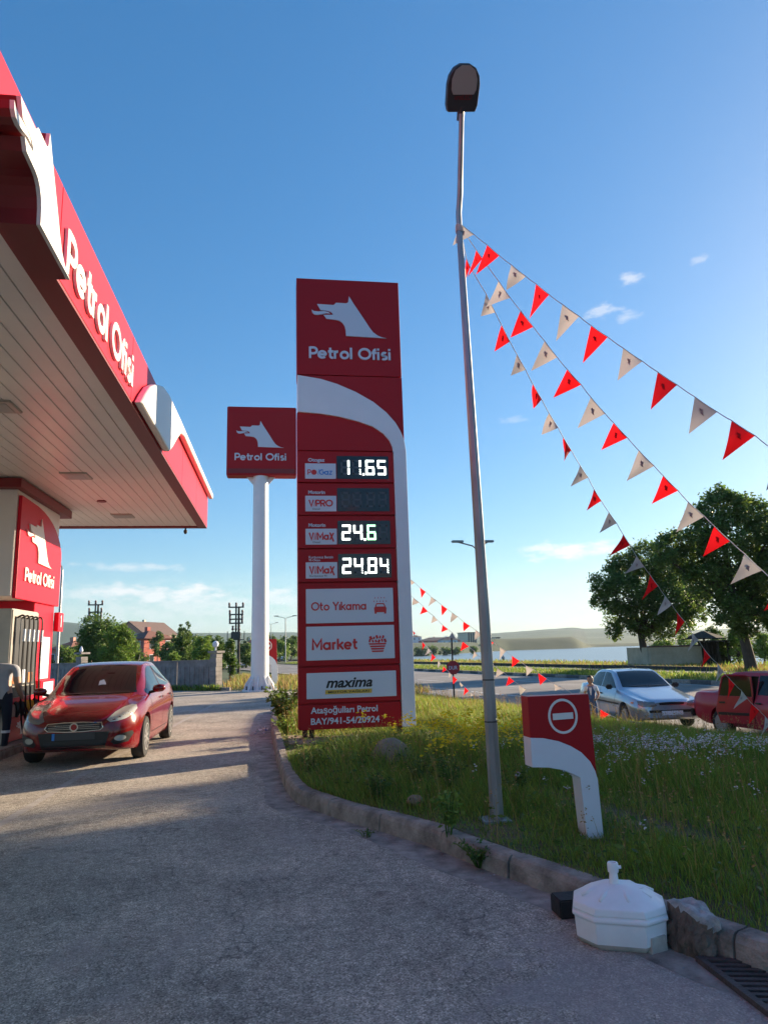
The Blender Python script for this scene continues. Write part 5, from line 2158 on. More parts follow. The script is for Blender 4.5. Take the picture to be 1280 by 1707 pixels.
def car_body(sp):
    L = sp['L']
    N = 110
    ss = np.concatenate([np.linspace(0, .5, 22)[:-1], np.linspace(.5, L - .45, N - 40), np.linspace(L - .45, L, 20)[1:]])
    secs = []
    for s in ss:
        g = {k: crv(sp[k], s) for k in ('zb', 'wm', 'zm', 'wbelt', 'zbelt', 'wr', 'zr')}
        crown = sp.get('crown', .035)
        pts = [(0, g['zb']), (g['wm'] * .80, g['zb']), (g['wm'] * .955, g['zb'] + .05), (g['wm'] * .985, g['zb'] + .5 * (g['zm'] - g['zb'])), (g['wm'], g['zm']),
               (g['wm'] * .55 + g['wbelt'] * .45 + .006, g['zm'] * .42 + g['zbelt'] * .58), (g['wbelt'], g['zbelt']), (g['wr'] * .5 + g['wbelt'] * .5 + .008, g['zbelt'] * .5 + (g['zr'] - crown) * .5),
               (g['wr'], g['zr'] - crown), (g['wr'] * .86, g['zr'] - crown * .42), (g['wr'] * .5, g['zr'] - crown * .08), (0, g['zr'])]
        # refine with catmull
        P = [Vector((a, z_)) for a, z_ in pts]
        out = []
        for i in range(len(P) - 1):
            p0, p1, p2, p3 = P[max(i - 1, 0)], P[i], P[i + 1], P[min(i + 2, len(P) - 1)]
            for k in range(4):
                t = k / 4
                q = .5 * ((2 * p1) + (p2 - p0) * t + (2 * p0 - 5 * p1 + 4 * p2 - p3) * t * t + (3 * p1 - p0 - 3 * p2 + p3) * t**3)
                if i in (0,):
                    q = p1.lerp(p2, t)
                out.append(q)
        out.append(P[-1])
        secs.append([(q.x, s - L / 2, q.y) for q in out])
    ns = len(secs[0])
    vs, fs = [], []
    full = []
    for sc in secs:
        full.append(sc + [(-x, y, z) for x, y, z in sc[-2:0:-1]])
    nf = len(full[0])
    for f in full:
        vs += f
    for i in range(len(full) - 1):
        for k in range(nf):
            k2 = (k + 1) % nf
            fs.append((i * nf + k, i * nf + k2, (i + 1) * nf + k2, (i + 1) * nf + k)[::-1])
    fs.append(tuple(range(nf)))
    fs.append(tuple((len(full) - 1) * nf + k for k in range(nf - 1, -1, -1)))
    return vs, fs


def cut_arches(obj, cuts):
    for (x, y, z, r, w) in cuts:
        b = MB().lathe([(r, -w), (r, w)], (x, y, z), 40, axis='x')
        c = b.build('cutter', M['black'])
        md = obj.modifiers.new('b', 'BOOLEAN')
        md.object = c
        md.operation = 'DIFFERENCE'
        md.solver = 'EXACT'
        dg = bpy.context.evaluated_depsgraph_get()
        me = bpy.data.meshes.new_from_object(obj.evaluated_get(dg))
        obj.modifiers.clear()
        obj.data = me
        bpy.data.objects.remove(c)


def bvh_of(vs, fs):
    return BVHTree.FromPolygons([Vector(v) for v in vs], fs)


def project(bvh, poly, axis, name, m, parent, off=.004, step=.05, mirror=False, smooth=True, sink=None, thick=0.0):
    """poly given in (y,z) for axis '+x'/'-x', in (x,z) for axis '-y' (front) / '+y' (rear), (x,y) for 'z' from above"""
    pts = []
    n = len(poly)
    for i in range(n):
        a, c = Vector(poly[i]), Vector(poly[(i + 1) % n])
        k = max(1, int((c - a).length / step))
        pts += [a.lerp(c, j / k) for j in range(k)]
    nb = len(pts)
    xs, ys = [p[0] for p in poly], [p[1] for p in poly]
    for a in np.arange(min(xs) + step * .5, max(xs), step):
        for c in np.arange(min(ys) + step * .5, max(ys), step):
            if in_poly(np.array([a]), np.array([c]), poly)[0]:
                pts.append(Vector((a, c)))
    V, E_, F, *_r = delaunay_2d_cdt(pts, [(i, (i + 1) % nb) for i in range(nb)], [], 1, 1e-5)
    dirs = {'+x': ((4, 0, 0), (-1, 0, 0)), '-x': ((-4, 0, 0), (1, 0, 0)), '-y': ((0, -6, 0), (0, 1, 0)), '+y': ((0, 6, 0), (0, -1, 0)), 'z': ((0, 0, 5), (0, 0, -1))}
    base, d = dirs[axis]
    out = []
    for v in V:
        if axis in ('+x', '-x'):
            o = Vector((base[0], v[0], v[1]))
        elif axis in ('+y', '-y'):
            o = Vector((v[0], base[1], v[1]))
        else:
            o = Vector((v[0], v[1], base[2]))
        loc, nrm, ix, dist = bvh.ray_cast(o, Vector(d))
        if loc is None:
            out.append(None)
            continue
        if nrm.dot(Vector(d)) > 0:
            nrm = -nrm
        out.append(loc - Vector(d) * off * .6 + nrm * off * .6)
    good = [f for f in F if all(out[i] is not None for i in f)]
    vs = [(o if o is not None else Vector((0, 0, 0))) for o in out]
    used = sorted({i for f in good for i in f})
    rm = {q: k for k, q in enumerate(used)}
    VV = [vs[q] for q in used]
    FF = [tuple(rm[i] for i in f) for f in good]
    # orient
    FF2 = []
    for f in FF:
        nn = (VV[f[1]] - VV[f[0]]).cross(VV[f[2]] - VV[f[0]])
        FF2.append(f if nn.dot(Vector(d)) < 0 else f[::-1])
    ob = MB().add(VV, FF2)
    return ob.build(name, m, parent, smooth='all' if smooth else False)


def wheel(parent, x, y, r, side, alloy=True, w=.19, spokes=7):
    b = MB()
    prof = [(r * .62, -w / 2 + .01), (r * .80, -w / 2), (r * .95, -w / 2 + .008), (r, -w / 2 + .035), (r, w / 2 - .035), (r * .95, w / 2 - .008), (r * .80, w / 2), (r * .62, w / 2 - .01)]
    b.lathe(prof, (x, y, r), 36, axis='x')
    t = b.build('wheel', M['tyre'], parent, smooth=True)
    b = MB()
    xo = x + side * (w / 2 - .012)
    b.lathe([(r * .66, -.012), (r * .66, .012), (r * .59, .012), (r * .59, -.03)], (xo, y, r), 36, axis='x')
    fr = ((xo, y, r), (0, side, 0), (0, 0, 1), (side, 0, 0))
    for k in range(spokes):
        a = 2 * pi * k / spokes + .2
        for o in ((-.09, .09) if alloy else (0,)):
            c_, s_ = cos(a + o), sin(a + o)
            b.ribbon([(r * .12 * c_, r * .12 * s_), (r * .61 * c_, r * .61 * s_)], r * (.07 if alloy else .17), fr, -.02, .004 + .0007 * k + (.0003 if o > 0 else 0))
    b.lathe([(r * .16, -.02), (r * .15, .010)], (xo, y, r), 16, axis='x') if side > 0 else b.lathe([(r * .16, .02), (r * .15, -.010)], (xo, y, r), 16, axis='x')
    b.build('rim', M['alloy'], t)
    MB().lathe([(r * .58, -.03), (r * .58, .03)], (x + side * .02, y, r), 24, axis='x').build('brake_disc', M['black'], t)


def build_hatchback():
    L = 4.34
    r = empty('red_hatchback', (0, 0, 0), 'shiny dark red hatchback facing the viewer beside the fuel dispenser', 'car')
    sp = dict(L=L, crown=.045,
              zb=[(0, .30), (.15, .22), (.6, .18), (3.7, .18), (4.15, .24), (L, .36)],
              wm=[(0, .50), (.06, .62), (.16, .73), (.32, .82), (.6, .875), (.95, .895), (3.5, .895), (3.95, .86), (4.2, .78), (L, .62)],
              zm=[(0, .46), (.5, .60), (1.2, .66), (3.4, .70), (L, .70)],
              wbelt=[(0, .42), (.06, .55), (.16, .66), (.32, .74), (.6, .80), (1.0, .835), (3.3, .83), (3.9, .76), (4.2, .68), (L, .55)],
              zbelt=[(0, .60), (.06, .655), (.18, .715), (.4, .79), (.7, .855), (1.05, .905), (1.5, .93), (3.4, 1.02), (4.0, 1.06), (4.2, .98), (L, .86)],
              wr=[(0, .28), (.06, .40), (.16, .50), (.32, .56), (.6, .60), (.95, .63), (1.1, .66), (1.5, .66), (2.0, .60), (2.6, .585), (3.3, .56), (3.9, .54), (4.2, .52), (L, .40)],
              zr=[(0, .645), (.06, .70), (.18, .765), (.4, .85), (.7, .92), (.95, .965), (1.08, 1.00), (1.35, 1.15), (1.7, 1.335), (2.05, 1.46), (2.5, 1.495), (3.1, 1.475), (3.6, 1.38), (4.0, 1.20), (4.2, 1.08), (L, .94)])
    vs, fs = car_body(sp)
    bvh = bvh_of(vs, fs)
    body = MB().add(vs, fs).build('body', M['carred'], r, smooth=True)
    yf, yr = .87 - L / 2, .87 + 2.6 - L / 2
    cut_arches(body, [(0, yf, .335, .365, 2), (0, yr, .335, .365, 2)])
    body.data.materials[0] = M['carred'] if body.data.materials else None
    for p in body.data.polygons:
        p.use_smooth = True
    body.data.set_sharp_from_angle(angle=radians(32))
    MB().box(-.72, .72, -L / 2 + .25, L / 2 - .3, .22, .62).build('underbody', M['black'], r)
    # windscreen
    h = .0
    project(bvh, [(-.655, 1.00), (-.60, 1.13), (-.545, 1.30), (-.50, 1.418), (-.25, 1.44), (0, 1.445), (.25, 1.44), (.50, 1.418), (.545, 1.30), (.60, 1.13), (.655, 1.00), (.35, .985), (0, .98), (-.35, .985)], '-y', 'windscreen', M['glass'], r, .004)
    for sd, ax in ((1, '+x'), (-1, '-x')):
        o = -L / 2
        project(bvh, [(o + 1.28, .975), (o + 1.50, 1.10), (o + 1.72, 1.235), (o + 1.98, 1.36), (o + 2.12, 1.395), (o + 2.42, 1.405), (o + 2.42, 1.0), (o + 1.4, .955)], ax, 'side_window', M['glass'], r, .004)
        project(bvh, [(o + 2.48, 1.0), (o + 2.48, 1.405), (o + 2.9, 1.395), (o + 3.25, 1.35), (o + 3.5, 1.26), (o + 3.62, 1.15), (o + 3.55, 1.06)], ax, 'side_window', M['glass'], r, .004)
        # door seams
        for poly in ([(o + 1.33, .34), (o + 1.345, .34), (o + 1.345, .94), (o + 1.33, .94)], [(o + 2.44, .32), (o + 2.452, .32), (o + 2.46, 1.0), (o + 2.448, 1.0)], [(o + 3.25, .70), (o + 3.262, .70), (o + 3.45, 1.0), (o + 3.438, 1.0)],
                     [(o + 1.33, .335), (o + 3.05, .325), (o + 3.05, .337), (o + 1.33, .347)]):
            project(bvh, poly, ax, 'door_gap', M['black'], r, .0025, step=.06)
        for y0 in (2.22, 3.18):
            y0 += o
            hx = .885 * sd
            MB().bevbox(min(hx, hx + sd * .03), max(hx, hx + sd * .03), y0, y0 + .18, .845, .875, .01).build('door_handle', M['carred'], r)
        m_ = MB().tube([(sd * .87, o + 1.50, 1.02), (sd * .89, o + 1.49, 1.03), (sd * .96, o + 1.48, 1.04), (sd * 1.03, o + 1.48, 1.04), (sd * 1.06, o + 1.49, 1.03)], [.035, .058, .068, .058, .02], 14).build('wing_mirror', M['carred'], r, smooth='all')
        MB().tube([(sd * .80, o + 1.48, .97), (sd * .92, o + 1.48, 1.0)], .025, 8).build('mirror_arm', M['black'], m_)
        # headlight swept back over the wing
        P = [(.44, .665), (.52, .76), (.60, .815), (.70, .845), (.775, .835), (.80, .79), (.775, .72), (.70, .668), (.60, .640), (.50, .632)]
        hl = project(bvh, [(sd * a, q) for a, q in P], '-y', 'headlight', M['lens'] if sd > 0 else M['darklens'], r, .006, step=.03)
        P = [(.52, .35), (.60, .44), (.78, .485), (.80, .44), (.74, .33), (.56, .305)]
        project(bvh, [(sd * a, q) for a, q in P], '-y', 'fog_recess', M['black'], r, .004, step=.03)
        project(bvh, [(sd * (.64 + .075 * cos(a)), .395 + .042 * sin(a)) for a in np.linspace(0, 5.9, 12)], '-y', 'fog_lamp', M['lens'], r, .009, step=.03)
    # grilles
    P = [(-.40, .565), (-.37, .625), (-.12, .64), (.12, .64), (.37, .625), (.40, .565), (.36, .535), (.12, .52), (-.12, .52), (-.36, .535)]
    project(bvh, [(a * 1.04, (q - .58) * 1.22 + .58) for a, q in P], '-y', 'grille_surround', M['chrome'], r, .004, step=.03)
    project(bvh, P, '-y', 'grille', M['black'], r, .007, step=.03)
    for z in (.555, .58, .605):
        project(bvh, [(-.36, z - .003), (.36, z - .003), (.36, z + .003), (-.36, z + .003)], '-y', 'grille_bar', M['chrome'], r, .010, step=.04)
    project(bvh, [(.062 * cos(a), .58 + .062 * sin(a)) for a in np.linspace(0, 6.0, 18)], '-y', 'badge', M['chrome'], r, .013, step=.02)
    project(bvh, [(.042 * cos(a), .58 + .042 * sin(a)) for a in np.linspace(0, 6.0, 14)], '-y', 'badge_disc', M['taillens'], r, .016, step=.02)
    project(bvh, [(-.50, .50), (.50, .50), (.44, .265), (-.44, .265)], '-y', 'lower_grille', M['black'], r, .004, step=.03)
    for k in range(6):
        z = .285 + k * .018
        project(bvh, [(-.42, z - .002), (.42, z - .002), (.42, z + .002), (-.42, z + .002)], '-y', 'grille_bar', M['darkgrey'], r, .008, step=.05)
    project(bvh, [(-.30, .40), (.30, .40), (.30, .498), (-.30, .498)], '-y', 'number_plate', M['darkgrey'], r, .014, step=.05)
    project(bvh, [(-.30, .40), (-.262, .40), (-.262, .498), (-.30, .498)], '-y', 'plate_band', M['blue'], r, .016, step=.05)
    # bonnet shut line
    project(bvh, [(-.42, .657), (0, .668), (.42, .657), (.42, .662), (0, .674), (-.42, .662)], '-y', 'bonnet_gap', M['black'], r, .003, step=.04)
    # wipers
    for x in (-.45, .05):
        project(bvh, [(x, .995), (x + .5, 1.005), (x + .5, 1.014), (x, 1.006)], '-y', 'wiper', M['black'], r, .014, step=.05)
    project(bvh, [(-.06, 1.36), (.06, 1.36), (.05, 1.42), (-.05, 1.42)], '-y', 'sensor_patch', M['black'], r, .007, step=.04)
    project(bvh, [(.0, 1.19), (.06, 1.21), (.10, 1.17), (.13, 1.13), (.06, 1.13), (.01, 1.12)], '-y', 'paper_on_dash', M['whitecloth'], r, .0065, step=.03)
    for x, y, s_ in ((.79, yf, 1), (-.79, yf, -1), (.79, yr, 1), (-.79, yr, -1)):
        wheel(r, x, y, .318, s_, True, .20, 9)
    MB().tube([(.25, L / 2 - 1.0, 1.47), (.25, L / 2 - .82, 1.62)], [.008, .004], 6).build('aerial', M['black'], r)
    r.location = (-3.02, 12.3 - yf, 0.0)
    return r


build_hatchback()


def sedan(kind, paint, label, loc, rz, name):
    """three-box / notch-hatch saloon of the nineties; kind 'silver' or 'old' """
    L = 4.25
    r = empty(name, (0, 0, 0), label, 'car')
    if kind == 'silver':
        sp = dict(L=L, crown=.035,
                  zb=[(0, .30), (.15, .24), (.6, .20), (3.7, .20), (L, .32)],
                  wm=[(0, .62), (.06, .72), (.2, .80), (.5, .845), (3.7, .845), (4.1, .80), (L, .70)],
                  zm=[(0, .50), (1, .60), (L, .62)],
                  wbelt=[(0, .52), (.06, .64), (.2, .72), (.5, .76), (3.7, .76), (4.1, .70), (L, .62)],
                  zbelt=[(0, .63), (.1, .68), (.3, .72), (.8, .79), (1.25, .86), (2.5, .89), (3.6, .93), (4.0, .94), (4.15, .90), (L, .80)],
                  wr=[(0, .42), (.1, .50), (.3, .58), (1.0, .64), (1.25, .66), (1.5, .64), (2.05, .565), (2.5, .555), (3.0, .55), (3.6, .56), (4.0, .60), (L, .52)],
                  zr=[(0, .665), (.1, .72), (.3, .765), (.8, .86), (1.15, .925), (1.3, .98), (1.7, 1.20), (2.0, 1.335), (2.35, 1.375), (2.8, 1.37), (3.1, 1.33), (3.5, 1.16), (3.85, 1.02), (4.0, .98), (4.15, .95), (L, .86)])
    else:
        sp = dict(L=L, crown=.028,
                  zb=[(0, .32), (.1, .28), (.6, .22), (3.7, .22), (L, .34)],
                  wm=[(0, .70), (.05, .76), (.2, .81), (.5, .825), (3.8, .825), (4.1, .80), (L, .74)],
                  zm=[(0, .55), (1, .62), (L, .64)],
                  wbelt=[(0, .66), (.05, .71), (.2, .745), (3.9, .745), (4.1, .73), (L, .68)],
                  zbelt=[(0, .72), (.1, .77), (.4, .80), (1.2, .87), (2.5, .89), (3.3, .91), (4.0, .90), (4.15, .88), (L, .80)],
                  wr=[(0, .60), (.1, .66), (.4, .68), (1.2, .68), (1.4, .66), (1.9, .58), (2.5, .57), (3.0, .565), (3.4, .60), (3.6, .66), (4.1, .67), (L, .62)],
                  zr=[(0, .74), (.1, .80), (.4, .84), (1.1, .915), (1.25, .96), (1.6, 1.19), (1.85, 1.34), (2.1, 1.38), (2.9, 1.385), (3.1, 1.36), (3.35, 1.16), (3.55, .985), (3.7, .96), (4.1, .945), (L, .86)])
    vs, fs = car_body(sp)
    bvh = bvh_of(vs, fs)
    body = MB().add(vs, fs).build('body', paint, r, smooth=True)
    o = -L / 2
    yf, yr = .82 + o, .82 + 2.5 + o
    cuts = [(0, yf, .30, .335, 2), (0, yr, .30, .335, 2)]
    cut_arches(body, cuts)
    if kind == 'old':
        # rear right door stands open: take the opening out of the body
        b = MB()
        b.box(-1.2, -.30, o + 2.32, o + 2.98, .34, 1.30)
        c = b.build('cutter', M['black'])
        md = body.modifiers.new('b', 'BOOLEAN')
        md.object = c
        md.operation = 'DIFFERENCE'
        dg = bpy.context.evaluated_depsgraph_get()
        me = bpy.data.meshes.new_from_object(body.evaluated_get(dg))
        body.modifiers.clear()
        body.data = me
        bpy.data.objects.remove(c)
    for p in body.data.polygons:
        p.use_smooth = True
    body.data.set_sharp_from_angle(angle=radians(32))
    MB().box(-.70, .70, o + .25, -o - .3, .24, .62).build('underbody', M['black'], r)
    if kind == 'silver':
        ws = [(-.63, .955), (-.545, 1.20), (-.50, 1.315), (0, 1.335), (.50, 1.315), (.545, 1.20), (.63, .955), (0, .935)]
        s1 = [(1.48, .925), (1.78, 1.12), (2.08, 1.28), (2.2, 1.30), (2.42, 1.305), (2.42, .93)]
        s2 = [(2.48, .93), (2.48, 1.305), (2.85, 1.295), (3.05, 1.26), (3.22, 1.14), (3.32, .96)]
        s3 = [(3.12, 1.255), (3.30, 1.15), (3.62, .985), (3.40, .965), (3.27, 1.13)]
        rw = [(-.55, 1.0), (-.5, 1.27), (.5, 1.27), (.55, 1.0)]
    else:
        ws = [(-.63, .965), (-.56, 1.20), (-.52, 1.325), (0, 1.34), (.52, 1.325), (.56, 1.20), (.63, .965), (0, .955)]
        s1 = [(1.42, .925), (1.70, 1.14), (1.90, 1.29), (2.05, 1.315), (2.28, 1.32), (2.28, .93)]
        s2 = [(2.36, .93), (2.36, 1.32), (2.82, 1.315), (2.92, 1.28), (2.96, .94)]
        s3 = [(3.02, 1.27), (3.16, 1.20), (3.30, 1.02), (3.02, .98)]
        rw = [(-.56, 1.02), (-.52, 1.32), (.52, 1.32), (.56, 1.02)]
    project(bvh, ws, '-y', 'windscreen', M['glass'], r)
    project(bvh, rw, '+y', 'rear_window', M['glass'], r)
    for sd, ax in ((1, '+x'), (-1, '-x')):
        for i, w in enumerate((s1, s2, s3)):
            if kind == 'old' and sd < 0 and i == 1:
                continue
            project(bvh, [(o + a, q) for a, q in w], ax, 'side_window', M['glass'], r)
        if not (kind == 'old' and sd < 0):
            project(bvh, [(o + 1.10, .545), (o + 3.1, .56), (o + 3.1, .60), (o + 1.10, .585)], ax, 'rub_strip', M['black'], r, .008)
        for gp in (1.36, 2.45, 3.2) if kind == 'silver' else (1.36, 3.2):
            project(bvh, [(o + gp, .33), (o + gp + .012, .33), (o + gp + .012, .90), (o + gp, .90)], ax, 'door_gap', M['black'], r, .0025, step=.06)
        for hy in ((2.25, 3.0) if kind == 'silver' else (2.12,)):
            hx = sd * .815
            MB().bevbox(min(hx, hx + sd * .025), max(hx, hx + sd * .025), o + hy, o + hy + .15, .745, .785, .008).build('door_handle', M['black'], r)
        MB().bevbox(min(sd * .80, sd * .97), max(sd * .80, sd * .97), o + 1.50, o + 1.60, .90, 1.02, .03).build('wing_mirror', M['black'], r, smooth=True)
        # lights
        P = [(.36, .58), (.40, .66), (.66, .69), (.745, .685), (.76, .60), (.70, .565), (.45, .555)]
        project(bvh, [(sd * a, q) for a, q in P], '-y', 'headlight', M['darklens'], r, .006, step=.03)
        P = [(.42, .60), (.42, .80), (.70, .80), (.72, .60)]
        project(bvh, [(sd * a, q) for a, q in P], '+y', 'tail_light', M['taillens'], r, .006, step=.04)
        project(bvh, [(o + .30, .615), (o + .42, .62), (o + .42, .66), (o + .31, .66)], ax, 'side_indicator', M['amber'], r, .008, step=.03)
    project(bvh, [(-.30, .60), (.30, .60), (.31, .645), (0, .66), (-.31, .645)], '-y', 'grille', M['black'], r, .006, step=.03)
    project(bvh, [(-.30, .592), (.30, .592), (.30, .603), (-.30, .603)], '-y', 'grille_trim', M['chrome'], r, .009, step=.04)
    project(bvh, [(-.55, .42), (.55, .42), (.56, .48), (-.56, .48)], '-y', 'bumper_slot', M['black'], r, .006, step=.04)
    project(bvh, [(-.26, .36), (.26, .36), (.26, .46), (-.26, .46)], '-y', 'number_plate', M['plate'], r, .012, step=.06)
    project(bvh, [(-.26, .48), (.26, .48), (.26, .59), (-.26, .59)], '+y', 'number_plate', M['plate'], r, .012, step=.06)
    for x in (-.45, .05):
        project(bvh, [(x, .968), (x + .48, .975), (x + .48, .985), (x, .98)], '-y', 'wiper', M['black'], r, .014, step=.05)
    for x, y, s_ in ((.74, yf, 1), (-.74, yf, -1), (.74, yr, 1), (-.74, yr, -1)):
        wheel(r, x, y, .285, s_, False, .17, 8)
    if kind == 'silver':
        MB().tube([(0, o + 2.15, 1.37), (0, o + 2.35, 1.46)], [.01, .004], 6).build('aerial', M['black'], r)
    if kind == 'old':
        MB().bevbox(-.78, .78, -o - .02, -o + .09, .36, .53, .02).build('rear_bumper', M['black'], r)
        MB().bevbox(-.78, .78, o - .08, o + .03, .36, .53, .02).build('front_bumper', M['black'], r)
        MB().bevbox(-.28, .30, o + 2.42, o + 2.95, .40, .62, .05).build('rear_seat', M['black'], r)
        MB().bevbox(-.32, -.31, o + 2.3, o + 3.0, .36, 1.28, .004).build('cabin_lining', M['black'], r)
        MB().bevbox(-.55, -.05, o + 2.05, o + 2.2, .55, 1.22, .05).build('front_seat', M['darkgrey'], r)
        # open rear door, hinged at its front edge, swung outwards
        hinge = Vector((-.815, o + 2.34, 0))
        ang = radians(-24)
        c_, s_ = cos(ang), sin(ang)

        def W(u, z, d):
            # u along the door backwards from hinge, d outward thickness
            x = -d
            y = u
            return (hinge.x + x * c_ - y * -s_ * 1.0, hinge.y + x * -s_ * -1.0 * 0 + y * c_ + x * s_ * 0, z) if False else (hinge.x - sin(-ang) * y + cos(ang) * x, hinge.y + cos(ang) * y + sin(-ang) * x, z)
        out = [(0, .33), (.72, .33), (.80, .60), (.72, .90), (.0, .89)]
        frm = [(0, .89), (.0, 1.30), (.10, 1.33), (.52, 1.33), (.60, 1.28), (.72, .90)]
        b = MB()
        n = len(out)
        b.add([W(u, z, 0) for u, z in out] + [W(u, z, -.07) for u, z in out], [tuple(range(n)), tuple(range(2 * n - 1, n - 1, -1))] + [(i, n + i, n + (i + 1) % n, (i + 1) % n) for i in range(n)])
        d_ = b.build('open_rear_door', paint, r, bevel=.01)
        b = MB()
        b.tube([W(u, z, -.03) for u, z in frm], .022, 6)
        b.build('window_frame', paint, d_)
        b = MB()
        q = frm
        b.add([W(u, z, -.025) for u, z in q] + [W(u, z, -.035) for u, z in q], [tuple(range(6)), tuple(range(11, 5, -1))] + [(i, 6 + i, 6 + (i + 1) % 6, (i + 1) % 6) for i in range(6)])
        b.build('window_pane', M['glass'], d_)
        b = MB()
        st = [(.02, .50), (.74, .50), (.75, .56), (.02, .56)]
        b.add([W(u, z, .012) for u, z in st] + [W(u, z, -.01) for u, z in st], [(0, 1, 2, 3), (7, 6, 5, 4)] + [(i, 4 + i, 4 + (i + 1) % 4, (i + 1) % 4) for i in range(4)])
        b.build('rub_strip', M['black'], d_)
        b = MB()
        st = [(.58, .74), (.70, .74), (.70, .78), (.58, .78)]
        b.add([W(u, z, .02) for u, z in st] + [W(u, z, -.01) for u, z in st], [(0, 1, 2, 3), (7, 6, 5, 4)] + [(i, 4 + i, 4 + (i + 1) % 4, (i + 1) % 4) for i in range(4)])
        b.build('door_handle', M['black'], d_)
    r.location = loc
    r.rotation_euler.z = rz
    return r


# silver car: right side towards the viewer, nose to the right
sedan('silver', M['carblue'], 'silver blue nineties saloon parked at the roadside behind the grass', (*at_depth(1058, 1180, 18.9).xy, -.5), radians(-4), 'silver_saloon')
sedan('old', M['oldred'], 'faded red boxy old saloon with a rear door open at the right edge', (*(at_depth(1156, 1190, 16.5).xy + Vector((.14, -.99)) * 2.1 + Vector((.99, .14)) * .78), -.5), radians(8), 'old_red_saloon')
w_ = sedan('silver', M['carwhite'], 'small distant white car on the road beside the thick white pole', (0, 0, 0), 0, 'white_car')
_p = at_depth(470, 1103, 150)
w_.location = (_p.x, _p.y, Tz(_p.x, _p.y))
w_.rotation_euler.z = radians(-5)

# ------------------------------------------------------------------ people
def skin_person(name, joints, edges, mats_by, label, loc, cat='person', rz=0.0, sub=2, extra=None, scale=1.0):
    """joints: dict name->(x,y,z,r); one continuous skinned body; material per nearest joint"""
    r = empty(name, loc, label, cat, rz=rz)
    me = bpy.data.meshes.new('body')
    names = list(joints)
    me.from_pydata([joints[n][:3] for n in names], [(names.index(a), names.index(b_)) for a, b_ in edges], [])
    o = bpy.data.objects.new('body', me)
    col.objects.link(o)
    md = o.modifiers.new('skin', 'SKIN')
    md.use_smooth_shade = True
    for i, n in enumerate(names):
        sv = me.skin_vertices[0].data[i]
        rr = joints[n][3]
        sv.radius = rr if isinstance(rr, tuple) else (rr, rr)
        sv.use_root = (i == 0)
    ss = o.modifiers.new('sub', 'SUBSURF')
    ss.levels = sub
    dg = bpy.context.evaluated_depsgraph_get()
    m2 = bpy.data.meshes.new_from_object(o.evaluated_get(dg))
    bpy.data.objects.remove(o)
    m2.name = 'body'
    keys = []
    m2.materials.clear()
    for n, m in mats_by.items():
        if m not in keys:
            keys.append(m)
    for m in keys:
        m2.materials.append(M[m])
    jp = [(Vector(joints[n][:3]), keys.index(mats_by[n])) for n in mats_by]
    for p in m2.polygons:
        c = p.center
        p.material_index = min(jp, key=lambda q: (q[0] - c).length_squared)[1]
        p.use_smooth = True
    ob = bpy.data.objects.new('body', m2)
    col.objects.link(ob)
    ob.parent = r
    return r


def fingers(b, p, d, side, s=1.0):
    """five short bent chains from the hand at p pointing along d"""
    p, d, side = Vector(p), Vector(d).normalized(), Vector(side).normalized()
    for k, ln in enumerate((.055, .065, .060, .048)):
        o = p + side * (k - 1.5) * .014 * s
        n = d.cross(side)
        b.tube([o, o + d * ln * .55 * s, o + (d * .9 + n * .35) * ln * s], [.007 * s, .0065 * s, .005 * s], 6)
    o = p - side * .028 * s - d * .02 * s
    b.tube([o, o + (d * .6 - side * .5) * .03 * s, o + (d - side * .3) * .05 * s], [.008 * s, .007 * s, .0055 * s], 6)


